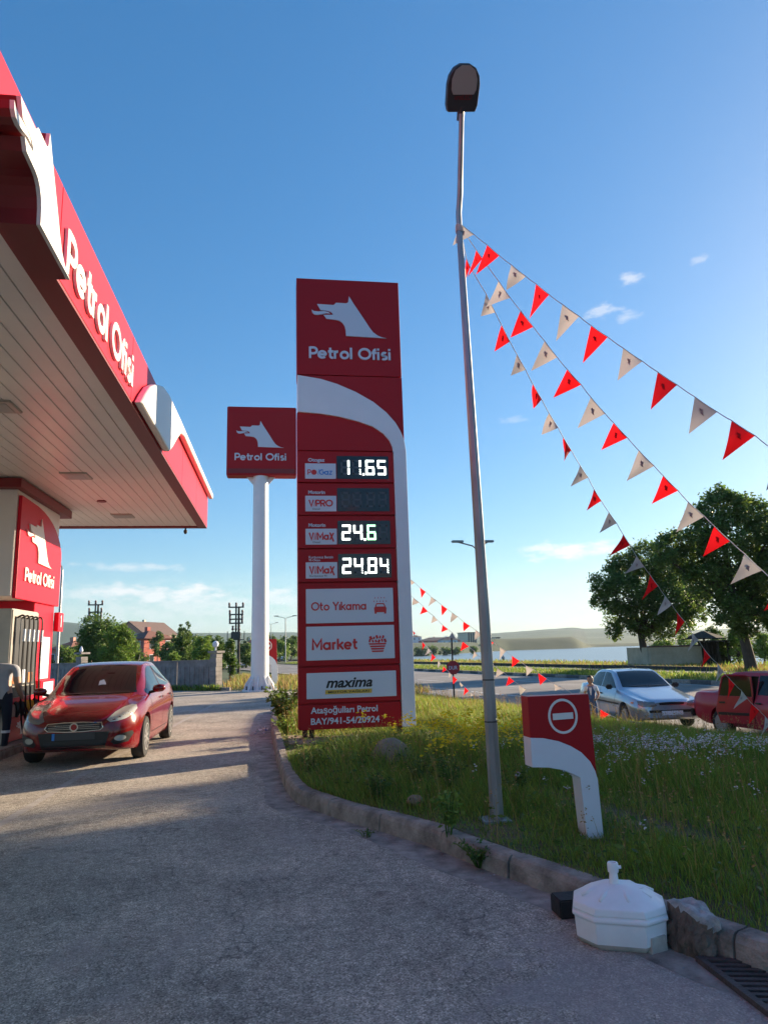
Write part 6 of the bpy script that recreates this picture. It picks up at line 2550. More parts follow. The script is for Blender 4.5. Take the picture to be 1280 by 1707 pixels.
def head_parts(r, c, s, face, hair=True, cap=None):
    """skull with face, local coords; face = horizontal direction the face points to"""
    c = Vector(c)
    f = Vector(face).normalized()
    sd = Vector((-f.y, f.x, 0))
    bm = bmesh.new()
    bmesh.ops.create_uvsphere(bm, u_segments=24, v_segments=18, radius=1)
    for v in bm.verts:
        p = v.co.copy()
        u, w, z = p.x, p.y, p.z          # u forward, w side
        jaw = 1 - .28 * max(0, -z)
        q = Vector((u * .098 * (1 - .08 * max(0, -z)), w * .074 * jaw, z * .118))
        if u > .8 and abs(w) < .22 and -.35 < z < .15:
            q.x += .014 * (1 - abs(w) / .22) * (1 - abs(z + .15) / .3)
        q *= s
        v.co = c + f * q.x + sd * q.y + Vector((0, 0, q.z))
    h = MB()
    h.bm(bm)
    hd = h.build('head', M['skin'], None, smooth='all')
    hd.parent = r
    for w in (-1, 1):
        b = MB()
        e = c + sd * w * .073 * s - f * .005 * s
        b.tube([e + Vector((0, 0, .022 * s)), e + sd * w * .012 * s, e - Vector((0, 0, .025 * s))], [.008 * s, .013 * s, .007 * s], 6)
        e_ = b.build('ear', M['skin'], None, smooth='all')
        e_.parent = hd
        b = MB()
        e = c + f * .088 * s + sd * w * .030 * s + Vector((0, 0, .004 * s))
        b.tube([e - sd * .012 * s, e + f * .004 * s, e + sd * .012 * s], [.003 * s, .006 * s, .003 * s], 6)
        e_ = b.build('eye', M['hair'], None)
        e_.parent = hd
        b = MB()
        e = e + Vector((0, 0, .022 * s)) + f * .003
        b.tube([e - sd * .014 * s, e + sd * .014 * s], .003 * s, 5)
        e_ = b.build('eyebrow', M['hair'], None)
        e_.parent = hd
    e = c + f * .088 * s - Vector((0, 0, .055 * s))
    e_ = MB().tube([e - sd * .02 * s, e + f * .003, e + sd * .02 * s], [.002, .005 * s, .002], 6).build('mouth', mat('lips', (.28, .10, .08), .5), None)
    e_.parent = hd
    # hair cap: upper back of the skull
    bm = bmesh.new()
    bmesh.ops.create_uvsphere(bm, u_segments=28, v_segments=20, radius=1)
    kill = [v for v in bm.verts if not (v.co.z > .42 - .75 * max(0, -v.co.x) or (v.co.x < -.15 and v.co.z > -.45)) or (v.co.x > .55 and v.co.z < .52)]
    bmesh.ops.delete(bm, geom=kill, context='VERTS')
    for v in bm.verts:
        p = v.co
        k = 1.10 + .05 * noise.noise(p * 6)
        q = Vector((p.x * .098, p.y * .076, p.z * .120)) * k * s
        v.co = c + f * q.x + sd * q.y + Vector((0, 0, q.z))
    h = MB()
    h.bm(bm)
    hh = h.build('hair', M['hair'], None, smooth='all')
    hh.parent = hd


def build_boy():
    H = 1.22
    k = H / 1.75
    J = dict(pelvis=(0, 0, .92, .135), waist=(0, 0, 1.06, .125), chest=(0, -.01, 1.27, (.15, .115)), sh=(0, 0, 1.40, (.13, .09)), neck=(0, -.015, 1.49, .052), skull=(0, -.03, 1.58, .05),
             ls=(-.165, 0, 1.40, .062), le=(-.215, .02, 1.14, .045), lw=(-.20, -.13, .95, .032), lh=(-.185, -.185, .90, (.038, .022)),
             rs=(.165, 0, 1.40, .062), re=(.235, .01, 1.15, .045), rw=(.17, -.17, 1.02, .032), rh=(.12, -.22, 1.00, (.038, .022)),
             lhip=(-.09, 0, .86, .092), lk=(-.10, -.01, .48, .062), la=(-.10, .01, .09, .042), lt=(-.11, -.14, .035, (.045, .03)),
             rhip=(.09, 0, .86, .092), rk=(.12, -.05, .48, .062), ra=(.14, .03, .09, .042), rt=(.15, -.12, .035, (.045, .03)))
    J = {n: (v[0] * k, v[1] * k, v[2] * k, (v[3] * k if not isinstance(v[3], tuple) else (v[3][0] * k, v[3][1] * k))) for n, v in J.items()}
    E_ = [('pelvis', 'waist'), ('waist', 'chest'), ('chest', 'sh'), ('sh', 'neck'), ('neck', 'skull'), ('sh', 'ls'), ('ls', 'le'), ('le', 'lw'), ('lw', 'lh'), ('sh', 'rs'), ('rs', 're'), ('re', 'rw'), ('rw', 'rh'),
          ('pelvis', 'lhip'), ('lhip', 'lk'), ('lk', 'la'), ('la', 'lt'), ('pelvis', 'rhip'), ('rhip', 'rk'), ('rk', 'ra'), ('ra', 'rt')]
    mats = dict(pelvis='denim', waist='denim', chest='denim', sh='denim', neck='skin', skull='skin', ls='whitecloth', le='skin', lw='skin', lh='skin', rs='whitecloth', re='skin', rw='skin', rh='skin',
                lhip='denim', lk='denim', la='denim', lt='black', rhip='denim', rk='denim', ra='denim', rt='black')
    p = at_depth(987, 1240, 16.4)
    x, y = at_depth(987, 1180, 16.4).x, at_depth(987, 1180, 16.4).y
    r = skin_person('person', J, E_, mats, 'dark haired boy in white shirt and blue denim waistcoat standing by the silver car', (x, y, Tz(x, y)), rz=radians(-30))
    head_parts(r, (0, -.035 * k, 1.625 * k), k * 1.22, (-.35, -.9, 0))
    b = MB()
    fingers(b, J['lh'][:3], (.1, -.6, -.75), (0, .6, -.4), .75)
    fingers(b, J['rh'][:3], (-.6, -.5, -.3), (0, .3, -.8), .75)
    o = b.build('fingers', M['skin'], None, smooth='all')
    o.parent = r
    # open front of the waistcoat shows the white shirt, print in pale letters on the right panel
    b = MB()
    b.prism([(-.012, .80), (.010, .80), (.030, .97), (-.032, .97)], ((0, -.088, 0), (1, 0, 0), (0, 0, 1), (0, -1, 0)), -.01, .008)
    o = b.build('shirt_front', M['whitecloth'], None)
    o.parent = r


build_boy()


def build_attendant():
    """pump attendant seen from behind, cut by the left picture edge"""
    J = dict(pelvis=(0, 0, .95, (.165, .12)), waist=(0, 0, 1.10, (.16, .12)), chest=(.05, -.05, 1.30, (.20, .13)), sh=(.10, -.08, 1.42, (.19, .10)), neck=(.17, -.14, 1.49, .058), skull=(.22, -.18, 1.55, .06),
             ls=(-.21, -.03, 1.44, .075), le=(-.27, .0, 1.14, .056), lw=(-.25, -.18, .95, .036), lh=(-.24, -.25, .92, (.045, .025)),
             rs=(.21, -.03, 1.44, .075), re=(.29, -.02, 1.15, .056), rw=(.24, -.24, 1.08, .036), rh=(.22, -.32, 1.08, (.045, .025)),
             lhip=(-.10, 0, .88, .105), lk=(-.11, -.02, .50, .072), la=(-.12, .03, .09, .05), lt=(-.13, -.15, .035, (.05, .035)),
             rhip=(.10, 0, .88, .105), rk=(.13, -.02, .50, .072), ra=(.14, .03, .09, .05), rt=(.16, -.15, .035, (.05, .035)))
    E_ = [('pelvis', 'waist'), ('waist', 'chest'), ('chest', 'sh'), ('sh', 'neck'), ('neck', 'skull'), ('sh', 'ls'), ('ls', 'le'), ('le', 'lw'), ('lw', 'lh'), ('sh', 'rs'), ('rs', 're'), ('re', 'rw'), ('rw', 'rh'),
          ('pelvis', 'lhip'), ('lhip', 'lk'), ('lk', 'la'), ('la', 'lt'), ('pelvis', 'rhip'), ('rhip', 'rk'), ('rk', 'ra'), ('ra', 'rt')]
    mats = dict(pelvis='greyshirt', waist='greyshirt', chest='greyshirt', sh='greyshirt', neck='skin', skull='skin', ls='greyshirt', le='skin', lw='skin', lh='skin', rs='greyshirt', re='greyshirt', rw='skin', rh='skin',
                lhip='navy', lk='navy', la='navy', lt='black', rhip='navy', rk='navy', ra='navy', rt='black')
    p = at_z(2, 1258, 0.0)
    r = skin_person('person', J, E_, mats, 'fuel attendant in grey shirt and dark trousers seen from behind at the left edge', (p.x - .05, p.y, 0), rz=radians(168))
    head_parts(r, (.26, -.22, 1.60), 1.0, (.3, -1, 0))
    b = MB()
    fingers(b, J['lh'][:3], (.1, -.9, -.3), (0, .3, -.9), 1)
    fingers(b, J['rh'][:3], (-.2, -.9, 0), (0, 0, -1), 1)
    o = b.build('fingers', M['skin'], None, smooth='all')
    o.parent = r
    b = MB()
    for x in (-.115, .135):
        b.tube([(x, .01, .36), (x, .01, .40)], .073, 14)
    o = b.build('reflective_bands', M['whitecloth'], None)
    o.parent = r


build_attendant()


def fisher(px, top, bot, label, shirt, legs):
    D = 118
    p = at_depth(px, bot, D)
    J = dict(pelvis=(0, 0, .95, .16), chest=(0, 0, 1.30, .19), sh=(0, 0, 1.44, .14), neck=(0, 0, 1.53, .06), skull=(0, 0, 1.66, .10), ls=(-.2, 0, 1.42, .07), le=(-.26, -.05, 1.15, .05), lh=(-.2, -.25, 1.0, .04),
             rs=(.2, 0, 1.42, .07), re=(.26, -.05, 1.15, .05), rh=(.2, -.25, 1.0, .04), lhip=(-.09, 0, .88, .10), la=(-.12, 0, .06, .06), rhip=(.09, 0, .88, .10), ra=(.14, 0, .06, .06))
    E_ = [('pelvis', 'chest'), ('chest', 'sh'), ('sh', 'neck'), ('neck', 'skull'), ('sh', 'ls'), ('ls', 'le'), ('le', 'lh'), ('sh', 'rs'), ('rs', 're'), ('re', 'rh'), ('pelvis', 'lhip'), ('lhip', 'la'), ('pelvis', 'rhip'), ('rhip', 'ra')]
    mb_ = dict(pelvis=legs, chest=shirt, sh=shirt, neck='skin', skull='hair', ls=shirt, le=shirt, lh='skin', rs=shirt, re=shirt, rh='skin', lhip=legs, la=legs, rhip=legs, ra=legs)
    return skin_person('person', J, E_, mb_, label, (p.x, p.y, Tz(p.x, p.y)), sub=1)


fisher(816, 1086, 1105, 'distant person in black standing on the lake shore just right of the lamp post', 'black', 'navy')
fisher(839, 1088, 1107, 'distant person in pale top and dark trousers standing on the lake shore', 'greyshirt', 'black')


# ------------------------------------------------------------------ trees
def tree(name, base, clumps, leaf, n, size, label, cat='tree', trunk_r=.3, trunk_top=None, group=None, barkm='bark', lim=14, flat=.3, shell=.75, forks=True, seed=1):
    """clumps: [(x,y,z,r)] relative to base: leafy masses; trunk forks to each"""
    R = random.Random(seed)
    N = np.random.default_rng(seed)
    r = empty(name, base, label, cat, group)
    b = MB()
    tt = Vector(trunk_top if trunk_top else (0, 0, max(c[2] for c in clumps) * .35))
    pts = [Vector((0, 0, -.4)), Vector((0, 0, 0)), tt * .5 + Vector((R.uniform(-.1, .1), 0, 0)), tt]
    b.tube(pts, [trunk_r * 1.35, trunk_r * 1.1, trunk_r * .85, trunk_r * .75], 10)
    for (x, y, z, cr) in clumps[:lim]:
        c = Vector((x, y, z))
        st = tt * R.uniform(.75, 1.0)
        mid = st.lerp(c, .5) + Vector((R.uniform(-.2, .2) * cr, R.uniform(-.2, .2) * cr, R.uniform(-.15, .25) * cr))
        b.tube(smooth_curve([st, mid, c], 4), [trunk_r * .45 * (1 - .85 * i / 8) for i in range(9)], 6)
        for _ in range(4 if forks else 0):
            e = c + Vector((R.gauss(0, 1), R.gauss(0, 1), R.gauss(0, .8))).normalized() * cr * .8
            b.tube([mid.lerp(c, R.uniform(.2, .9)), c.lerp(e, .5) + Vector((0, 0, .06 * cr)), e], [trunk_r * .14, trunk_r * .09, trunk_r * .03], 5)
    b2 = MB()
    b2.v, b2.f, b2.m = b.v, b.f, b.m
    o = b2.build('trunk', M[barkm], None, smooth='all')
    o.parent = r
    W = np.array([c[3] ** 2.4 for c in clumps])
    W = W / W.sum()
    which = N.choice(len(clumps), n, p=W)
    C = np.array([c[:3] for c in clumps])[which]
    cr = np.array([c[3] for c in clumps])[which]
    # leaves gather in sub-clusters on the shell of each mass
    ns = max(8, n // 62)
    sub_which = N.choice(len(clumps), ns, p=W)
    d = N.normal(size=(ns, 3))
    d /= np.linalg.norm(d, axis=1, keepdims=True)
    sc = np.array([c[:3] for c in clumps])[sub_which] + d * (np.array([c[3] for c in clumps])[sub_which] * (shell + (1.04 - shell) * N.uniform(size=ns) ** .6))[:, None] * [1, 1, .82]
    pick = N.integers(0, ns, n)
    P = sc[pick] + N.normal(size=(n, 3)) * (.105 * np.array([c[3] for c in clumps])[sub_which][pick] + size * .6)[:, None]
    k = N.uniform(size=n) < .12
    P[k] = (C + N.normal(size=(n, 3)) * (cr * .42)[:, None])[k]
    V, F = leaves(P, np.full(n, size), rng=N, flat=flat)
    f = mesh_obj('crown', V, F, M[leaf], parent=r)
    return r


def at_px_tree(px, py, D, h_px, w_px, **k):
    pass


def px_clumps(base, D, lst):
    """lst of (px,py,radius_px,depth_offset_m) -> clumps around base"""
    out = []
    for px, py, rp, dy in lst:
        p = at_depth(px, py, D + dy)
        out.append((p.x - base[0], p.y - base[1], p.z - base[2], rp * D / FPX))
    return out


def gz(px, py, z):
    p = at_z(px, py, z)
    return (p.x, p.y, Tz(p.x, p.y))


# the two big broad-leaved trees at the lakeside
bA = gz(1080, 1112, -.25)
DA = (Vector(bA) - CAMP).dot(fwv)
tree('lakeside_tree', bA, px_clumps(bA, DA, [(1010, 972, 24, -.6), (1042, 945, 26, .8), (1080, 930, 30, 0), (1040, 990, 34, -1.2), (1080, 975, 36, 1.4), (1118, 950, 30, -.5), (1150, 985, 30, .8), (1115, 1000, 36, -1.3),
                                             (1035, 1030, 24, .6), (1075, 1030, 32, -.8), (1120, 1035, 30, 1), (1155, 1020, 22, -.6), (1000, 1000, 16, 0), (1092, 1050, 18, .5), (1024, 1052, 12, 0), (1020, 945, 14, .3), (1165, 1000, 18, .5)]),
     'leafdark', 40000, .115, 'rounded dark green tree left of the beige wall by the lake', trunk_r=.30, trunk_top=(-.35, 0, 2.6), seed=3)
bB = gz(1253, 1119, -.25)
DB = (Vector(bB) - CAMP).dot(fwv)
tree('lakeside_tree', bB, px_clumps(bB, DB, [(1200, 850, 34, 0), (1170, 885, 30, -.8), (1130, 905, 24, .6), (1250, 860, 32, .6), (1290, 880, 36, -.6), (1105, 925, 22, -.4), (1150, 935, 34, .8), (1205, 905, 36, -1), (1260, 915, 38, .9),
                                             (1180, 965, 36, -.4), (1235, 970, 38, 1), (1290, 960, 40, -.4), (1340, 900, 44, 0), (1215, 1015, 28, -.8), (1265, 1020, 34, .7), (1310, 1020, 34, -.5), (1345, 980, 40, 0), (1190, 825, 16, .4), (1225, 832, 14, -.3),
                                             (1160, 862, 16, .4), (1240, 1045, 20, 0), (1098, 905, 14, .3), (1375, 940, 44, .5)]),
     'leafdark', 64000, .11, 'largest spreading tree at the right edge by the lake', trunk_r=.32, trunk_top=(-.5, 0, 3.4), seed=5, lim=18)


def simple_tree(px, pyb, D, w, h, leaf, n, size, label, group='trees behind the station wall', name='garden_tree', seed=1, tall=1.0, cat='tree', z=None):
    p = at_depth(px, pyb, D)
    zz = Tz(p.x, p.y) if z is None else z
    base = (p.x, p.y, zz)
    ppx = D / FPX
    W, Hh = w * ppx / 2, h * ppx
    top = at_depth(px, pyb - h, D).z - zz
    R = random.Random(seed * 7 + 1)
    cl = []
    k = 9
    for i in range(k):
        t = (i + .5) / k
        rr = W * (.95 * sin(pi * min(1, .18 + t * .84)) ** .7)
        a = R.uniform(0, 6.28)
        cr = W * R.uniform(.38, .56)
        cl.append((cos(a) * max(0, rr - cr * .7), sin(a) * max(0, rr - cr * .7), top * .22 + (top * .74) * t, cr))
    cl.append((0, 0, top * .55, W * .6))
    cl.append((0, 0, top - W * .34, W * .36))
    tree(name, base, cl, leaf, n, size, label, cat, trunk_r=max(.08, W * .07), trunk_top=(0, 0, top * .35), group=group, seed=seed, forks=False, flat=.2)


def spire(px, pyb, D, w, h, leaf, n, size, label, group, name, seed=1, cone=False):
    p = at_depth(px, pyb, D)
    zz = Tz(p.x, p.y)
    top = at_depth(px, pyb - h, D).z - zz
    W = w * D / FPX / 2
    R = random.Random(seed)
    cl = []
    for i in range(10):
        t = i / 9
        rr = W * ((1 - t) * .9 + .12 if cone else (.45 + .55 * sin(pi * (.1 + .85 * t))))
        cl.append((R.uniform(-.2, .2) * rr, R.uniform(-.2, .2) * rr, top * (.12 + .84 * t), rr))
    tree(name, (p.x, p.y, zz), cl, leaf, n, size, label, 'tree', trunk_r=max(.06, W * .12), trunk_top=(0, 0, top * .4), group=group, seed=seed, forks=False, shell=.6)


GT = 'trees behind the station wall'
simple_tree(160, 1122, 50, 92, 84, 'leafmid', 15000, .10, 'large bushy green tree behind the red hatchback roof', seed=2)
simple_tree(196, 1122, 47, 60, 80, 'leafbright', 9000, .09, 'bright green pointed tree behind the wall right of the bushy one', seed=4)
simple_tree(218, 1118, 56, 40, 50, 'leafdark', 4000, .10, 'dark tree directly left of the pink two storey house', seed=6)
simple_tree(106, 1124, 44, 50, 42, 'leafdark', 4000, .08, 'low dark bush behind the wall beside the pump pillar', seed=7, cat='bush')
simple_tree(126, 1122, 52, 30, 46, 'leafdark', 2500, .09, 'narrow dark bush left of the large bushy tree', seed=8, cat='bush')
simple_tree(338, 1116, 52, 48, 50, 'leafbright', 7000, .08, 'bright yellow green rounded tree behind the wall end', seed=9)
simple_tree(305, 1120, 60, 52, 62, 'leafdark', 6000, .10, 'dark broad tree right of the pink two storey house', seed=10)
simple_tree(362, 1125, 64, 40, 60, 'leafmid', 5000, .10, 'mid green tree behind the wall pillar', seed=11)
simple_tree(384, 1142, 40, 26, 78, 'leafmid', 3500, .07, 'slender light green shrub beside the end pillar of the wall', seed=12, cat='bush')
simple_tree(240, 1112, 70, 30, 22, 'leafmid', 1200, .10, 'small shrub in front of the pink house', seed=13, cat='bush')
simple_tree(264, 1080, 120, 26, 26, 'leafmid', 1500, .2, 'tree behind the pink house under the gabled building', seed=14)
simple_tree(410, 1120, 95, 40, 44, 'leafdark', 3500, .16, 'dark tree left of the tall white pole behind the transformer', seed=15)
simple_tree(420, 1112, 120, 30, 40, 'leafdark', 2500, .2, 'dark tree close behind the tall white pole on its left', seed=16)
simple_tree(466, 1102, 125, 34, 34, 'leafbright', 3000, .2, 'round bright green tree right of the tall white pole', seed=17)
simple_tree(486, 1101, 130, 30, 36, 'leafmid', 2500, .22, 'round green tree at the left edge of the price totem', seed=18)
simple_tree(452, 1104, 118, 20, 28, 'leafmid', 1500, .18, 'small green tree touching the tall white pole on its right', seed=19)
for k, (px, pyb, D, w, h, lf, lb) in enumerate(((186, 1108, 90, 44, 40, 'leafdark', 'dark tree behind the bright pointed tree, left of the pink house'), (284, 1108, 95, 40, 36, 'leafmid', 'mid green tree at the right corner of the pink house'),
                                              (322, 1112, 80, 44, 40, 'leafmid', 'green tree in front of the poplar clump'), (352, 1110, 84, 40, 34, 'leafdark', 'dark tree under the pine behind the wall'), (272, 1098, 140, 36, 26, 'leafmid', 'far green tree right of the cream gabled building'),
                                              (142, 1100, 120, 50, 34, 'leafdark', 'far dark tree behind the bushy tree at left'), (205, 1118, 52, 34, 54, 'leafmid', 'leafy green tree at the left wall of the pink house'), (290, 1120, 48, 30, 30, 'leafbright', 'light green bush above the wall in front of the poplars'))):
    simple_tree(px, pyb, D, w, h, lf, 3200, .10 * D / 60, lb, seed=130 + k)
for k, (px, w, h, t, lf) in enumerate(((300, 11, 58, 1098, 'leafdark'), (313, 10, 66, 1100, 'leafmid'), (306, 9, 52, 1100, 'leafdark'), (290, 9, 40, 1100, 'leafdark'), (324, 9, 44, 1100, 'leafmid'))):
    spire(px, t, 100, w, h, lf, 1700, .16, ['tall dark poplar, first of the poplar clump', 'tallest pale poplar of the clump left of the pine', 'poplar between the two tallest of the clump', 'short dark poplar at the left of the clump', 'short poplar at the right of the clump'][k], 'poplars behind the wall', 'poplar_tree', 20 + k)
spire(348, 1102, 90, 34, 50, 'leafpine', 5000, .16, 'dark spreading pine between the poplars and the transformer pole', 'conifers', 'pine_tree', 31, cone=True)
spire(366, 1100, 92, 20, 26, 'leafpine', 1500, .16, 'short dark pine right beside the taller pine', 'conifers', 'pine_tree', 32, cone=True)
for k, (px, h, w) in enumerate(((449, 38, 6), (455, 40, 6), (462, 28, 5), (468, 34, 6), (475, 30, 5), (481, 32, 5), (487, 34, 5), (493, 30, 5), (400, 24, 5), (407, 28, 5), (414, 30, 6), (422, 26, 5))):
    spire(px, 1092, 210, w, h, 'leafdark', 500, .34, 'distant poplar ' + ['touching the right side of the tall white pole, in the far row', 'tallest, second right of the tall white pole in the far row', 'low one, third right of the tall white pole in the far row', 'fourth right of the tall white pole in the far row', 'fifth right of the tall white pole in the far row', 'sixth right of the tall white pole, under the twin lamp', 'seventh right of the tall white pole in the far row', 'at the left edge of the price totem in the far row', 'right behind the transformer posts', 'second right of the transformer posts', 'tallest between transformer posts and white pole', 'touching the left side of the tall white pole'][k], 'distant poplar row', 'poplar_tree', 40 + k)

# low bushes along the far shore and at the shelter
for k, (px, py, D, w, h) in enumerate(((700, 1091, 330, 22, 12), (722, 1091, 332, 22, 11), (742, 1090, 335, 20, 11), (764, 1089, 338, 18, 9), (790, 1087, 340, 16, 8))):
    simple_tree(px, py, D, w, h, 'leafdark', 900, .45, 'rounded far shore bush, ' + ['leftmost, beside the price totem', 'second from the left', 'just left of the stop sign post', 'just right of the stop sign post', 'next to the foreground lamp post'][k], 'bushes on the far shore', 'shore_bush', 60 + k, cat='bush', z=-2.4)
for k, (px, py, D, w, h, lf) in enumerate(((1110, 1108, 62, 60, 40, 'leafbright'), (1150, 1106, 66, 50, 42, 'leafbright'), (1232, 1105, 50, 54, 48, 'leafbright'), (1275, 1108, 56, 50, 50, 'leafbright'), (1190, 1075, 60, 40, 26, 'leafmid'))):
    simple_tree(px, py, D, w, h, lf, 3500, .10, 'sunlit leafy bush ' + ['behind the left end of the beige wall', 'behind the beige wall near the shelter', 'behind the dark shelter left of the big trunk', 'right of the big trunk behind the shelter', 'above the dark shelter roof'][k], 'sunlit bushes behind the shelter', 'lakeside_bush', 70 + k, cat='bush')

# grown trees out of frame on the right: they cast the shade over the foreground
for k, (x, y, h, w) in enumerate(((32, 24.0, 14, 4.4), (33.5, 18.4, 14.5, 5.0), (31.5, 12.8, 14, 4.8), (32, 7.2, 13.6, 4.8), (33, 1.5, 14, 5.0), (32, -4.8, 14, 5.2))):
    R = random.Random(k + 90)
    cl = []
    for i in range(22):
        a = R.uniform(0, 6.28)
        t = R.uniform(0, 1)
        q = w * .68 * sqrt(R.random()) * (1 - .4 * t)
        cl.append((cos(a) * q, sin(a) * q, 3.6 + (h - 5) * t, w * R.uniform(.28, .42)))
    tree('roadside_tree', (x, y, Tz(x, y)), cl, 'leafmid', 14000, .2, 'roadside tree right of the picture, ' + ['farthest of the row', 'second farthest of the row', 'third farthest of the row', 'level with the white parasol base', 'level with the camera', 'last one behind the camera'][k], trunk_r=.25, trunk_top=(0, 0, 2.2), group='roadside trees on the right', seed=90 + k, forks=False)

# ------------------------------------------------------------------ walls, shelter, houses
def build_wall():
    a, c_ = Vector((-40, 57.9)), Vector((-2.75, 32.9))
    a = Vector((-11.7, 39.3)) + (Vector((-11.7, 39.3)) - Vector((-2.75, 32.9))).normalized() * 18
    r = empty('yard_wall', (c_.x, c_.y, 0), 'long grey precast concrete wall with end pillar behind the forecourt', 'wall')
    d = (a - c_)
    L_ = d.length
    d.normalize()
    n = Vector((-d.y, d.x))
    if n.y > 0:
        n = -n
    fr = ((c_.x, c_.y, 0), (d.x, d.y, 0), (0, 0, 1), (n.x, n.y, 0))
    # panels with vertical ribs
    x = .42
    k = 0
    while x < L_:
        b = MB()
        z1 = 1.24 + (.0 if k % 2 else .006)
        b.prism([(x, -.1), (x + 1.96, -.1), (x + 1.96, z1), (x, z1)], fr, -.10, 0)
        for q in range(7):
            xx = x + .10 + q * .28
            b.prism([(xx, .06), (xx + .14, .06), (xx + .14, 1.02), (xx, 1.02)], fr, .001, .022)
        b.prism([(x - .01, z1), (x + 1.97, z1), (x + 1.97, z1 + .06), (x - .01, z1 + .06)], fr, -.13, .03)
        b.build('wall_panel', M['stonewall'], r)
        x += 2.0
        k += 1
    for px_, w, h in ((0, .34, 1.60), (8.6, .36, 1.72)):
        b = MB()
        for q in range(int(h / .2)):
            j = RND.uniform(-.012, .012)
            b.prism([(px_ - .02 + j, q * .2), (px_ + w + j, q * .2), (px_ + w + j, q * .2 + .19), (px_ - .02 + j, q * .2 + .19)], fr, -.25, .16 + j)
        b.build('pillar', M['stonewall'], r)
        MB().prism([(px_ - .1, h), (px_ + w + .08, h), (px_ + w + .08, h + .09), (px_ - .1, h + .09)], fr, -.32, .22).build('pillar_cap', M['stonewall'], r)
    q = Vector(fr[0]) + Vector(fr[1]) * .17
    MB().lathe([(.04, 0), (.04, .12), (.12, .18), (.14, .28), (.10, .38), (.02, .42)], (q.x, q.y, 1.71), 14).build('pillar_lamp', M['plate'], r, smooth=True)
    q = Vector(fr[0]) + Vector(fr[1]) * 8.78
    MB().lathe([(.04, 0), (.09, .06), (.08, .16), (.05, .24), (.02, .30)], (q.x, q.y, 1.81), 14).build('pillar_lamp', M['plate'], r, smooth=True)


build_wall()
# low kerb in front of the wall
b = MB()
for k in range(18):
    a = Vector((-2.1, 32.05)).lerp(Vector((-25, 48.0)), k / 18)
    c_ = Vector((-2.1, 32.05)).lerp(Vector((-25, 48.0)), (k + .97) / 18)
    d = (c_ - a).normalized()
    n = Vector((-d.y, d.x)) * .14
    b = MB()
    b.add([(a.x, a.y, -.05), (c_.x, c_.y, -.05), (c_.x + n.x, c_.y + n.y, -.05), (a.x + n.x, a.y + n.y, -.05), (a.x, a.y, .13), (c_.x, c_.y, .13), (c_.x + n.x, c_.y + n.y, .13), (a.x + n.x, a.y + n.y, .13)],
          [(3, 2, 1, 0), (4, 5, 6, 7), (0, 1, 5, 4), (1, 2, 6, 5), (2, 3, 7, 6), (3, 0, 4, 7)])
    b.build('kerb_stone', M['concrete'], kerb)


def gable_house(px0, px1, py_base, D, wall_h, roof_h, depth, wallm, roofm, label, rot=0.0, rows=1, cols=3, name='house', hip=True, zb=None, gablem=None, dz=0.0):
    p0, p1 = at_depth(px0, py_base, D), at_depth(px1, py_base, D)
    zb = Tz((p0.x + p1.x) / 2, (p0.y + p1.y) / 2) if zb is None else zb
    W = (p1 - p0).length
    r = empty(name, ((p0.x + p1.x) / 2, (p0.y + p1.y) / 2 + depth / 2, zb + dz), label, 'building')
    r.rotation_euler.z = rot
    hw, hd = W / 2, depth / 2
    b = MB().box(-hw, hw, -hd, hd, -4, wall_h)
    o = b.build('wall', wallm, None)
    o.parent = r
    e = .45
    if hip:
        rl = max(0, hw - hd * .8)
        vs = [(-hw - e, -hd - e, wall_h), (hw + e, -hd - e, wall_h), (hw + e, hd + e, wall_h), (-hw - e, hd + e, wall_h), (-rl, 0, wall_h + roof_h), (rl, 0, wall_h + roof_h)]
        fs = [(0, 1, 5, 4), (1, 2, 5), (2, 3, 4, 5), (3, 0, 4), (3, 2, 1, 0)]
        o = MB().add(vs, fs).build('roof', roofm, None)
        o.parent = r
    else:
        vs = [(-hw - e, -hd - e, wall_h - .1), (-hw - e, hd + e, wall_h - .1), (0, -hd - e, wall_h + roof_h), (0, hd + e, wall_h + roof_h), (hw + e, -hd - e, wall_h - .1), (hw + e, hd + e, wall_h - .1)]
        vs += [(x, y, z - .2) for x, y, z in vs]
        fs = [(0, 2, 3, 1), (2, 4, 5, 3), (6, 7, 9, 8), (8, 9, 11, 10), (0, 6, 8, 2), (2, 8, 10, 4), (1, 3, 9, 7), (3, 5, 11, 9), (0, 1, 7, 6), (4, 10, 11, 5)]
        o = MB().add(vs, fs).build('roof', roofm, None)
        o.parent = r
        gm = gablem or wallm
        g = MB().add([(-hw, -hd, wall_h), (hw, -hd, wall_h), (0, -hd, wall_h + roof_h - .2), (-hw, hd, wall_h), (hw, hd, wall_h), (0, hd, wall_h + roof_h - .2)], [(0, 1, 2), (4, 3, 5), (0, 2, 5, 3), (1, 4, 5, 2)])
        o = g.build('gable', gm, None)
        o.parent = r
    for rw in range(rows):
        for cc in range(cols):
            x = -hw + W * (cc + .5) / cols
            z = wall_h * (rw + .55) / rows
            for f, fy in (('f', -hd),):
                o = MB().box(x - .55, x + .55, fy - .05, fy + .04, z - .7, z + .7).build('window', M['plate'], None)
                o.parent = r
                q = MB().box(x - .45, x + .45, fy - .07, fy - .051, z - .6, z + .6).build('pane', M['winglass'], None)
                q.parent = o
        for k in range(2):
            y = -hd + depth * (k + .5) / 2
            z = wall_h * (rw + .55) / rows
            o = MB().box(hw - .04, hw + .05, y - .5, y + .5, z - .7, z + .7).build('window', M['plate'], None)
            o.parent = r
            q = MB().box(hw + .051, hw + .07, y - .42, y + .42, z - .6, z + .6).build('pane', M['winglass'], None)
            q.parent = o
    o = MB().box(-hw * .3, -hw * .3 + .7, -.3, .4, wall_h, wall_h + roof_h + .6).build('chimney', wallm, None)
    o.parent = r
    return r


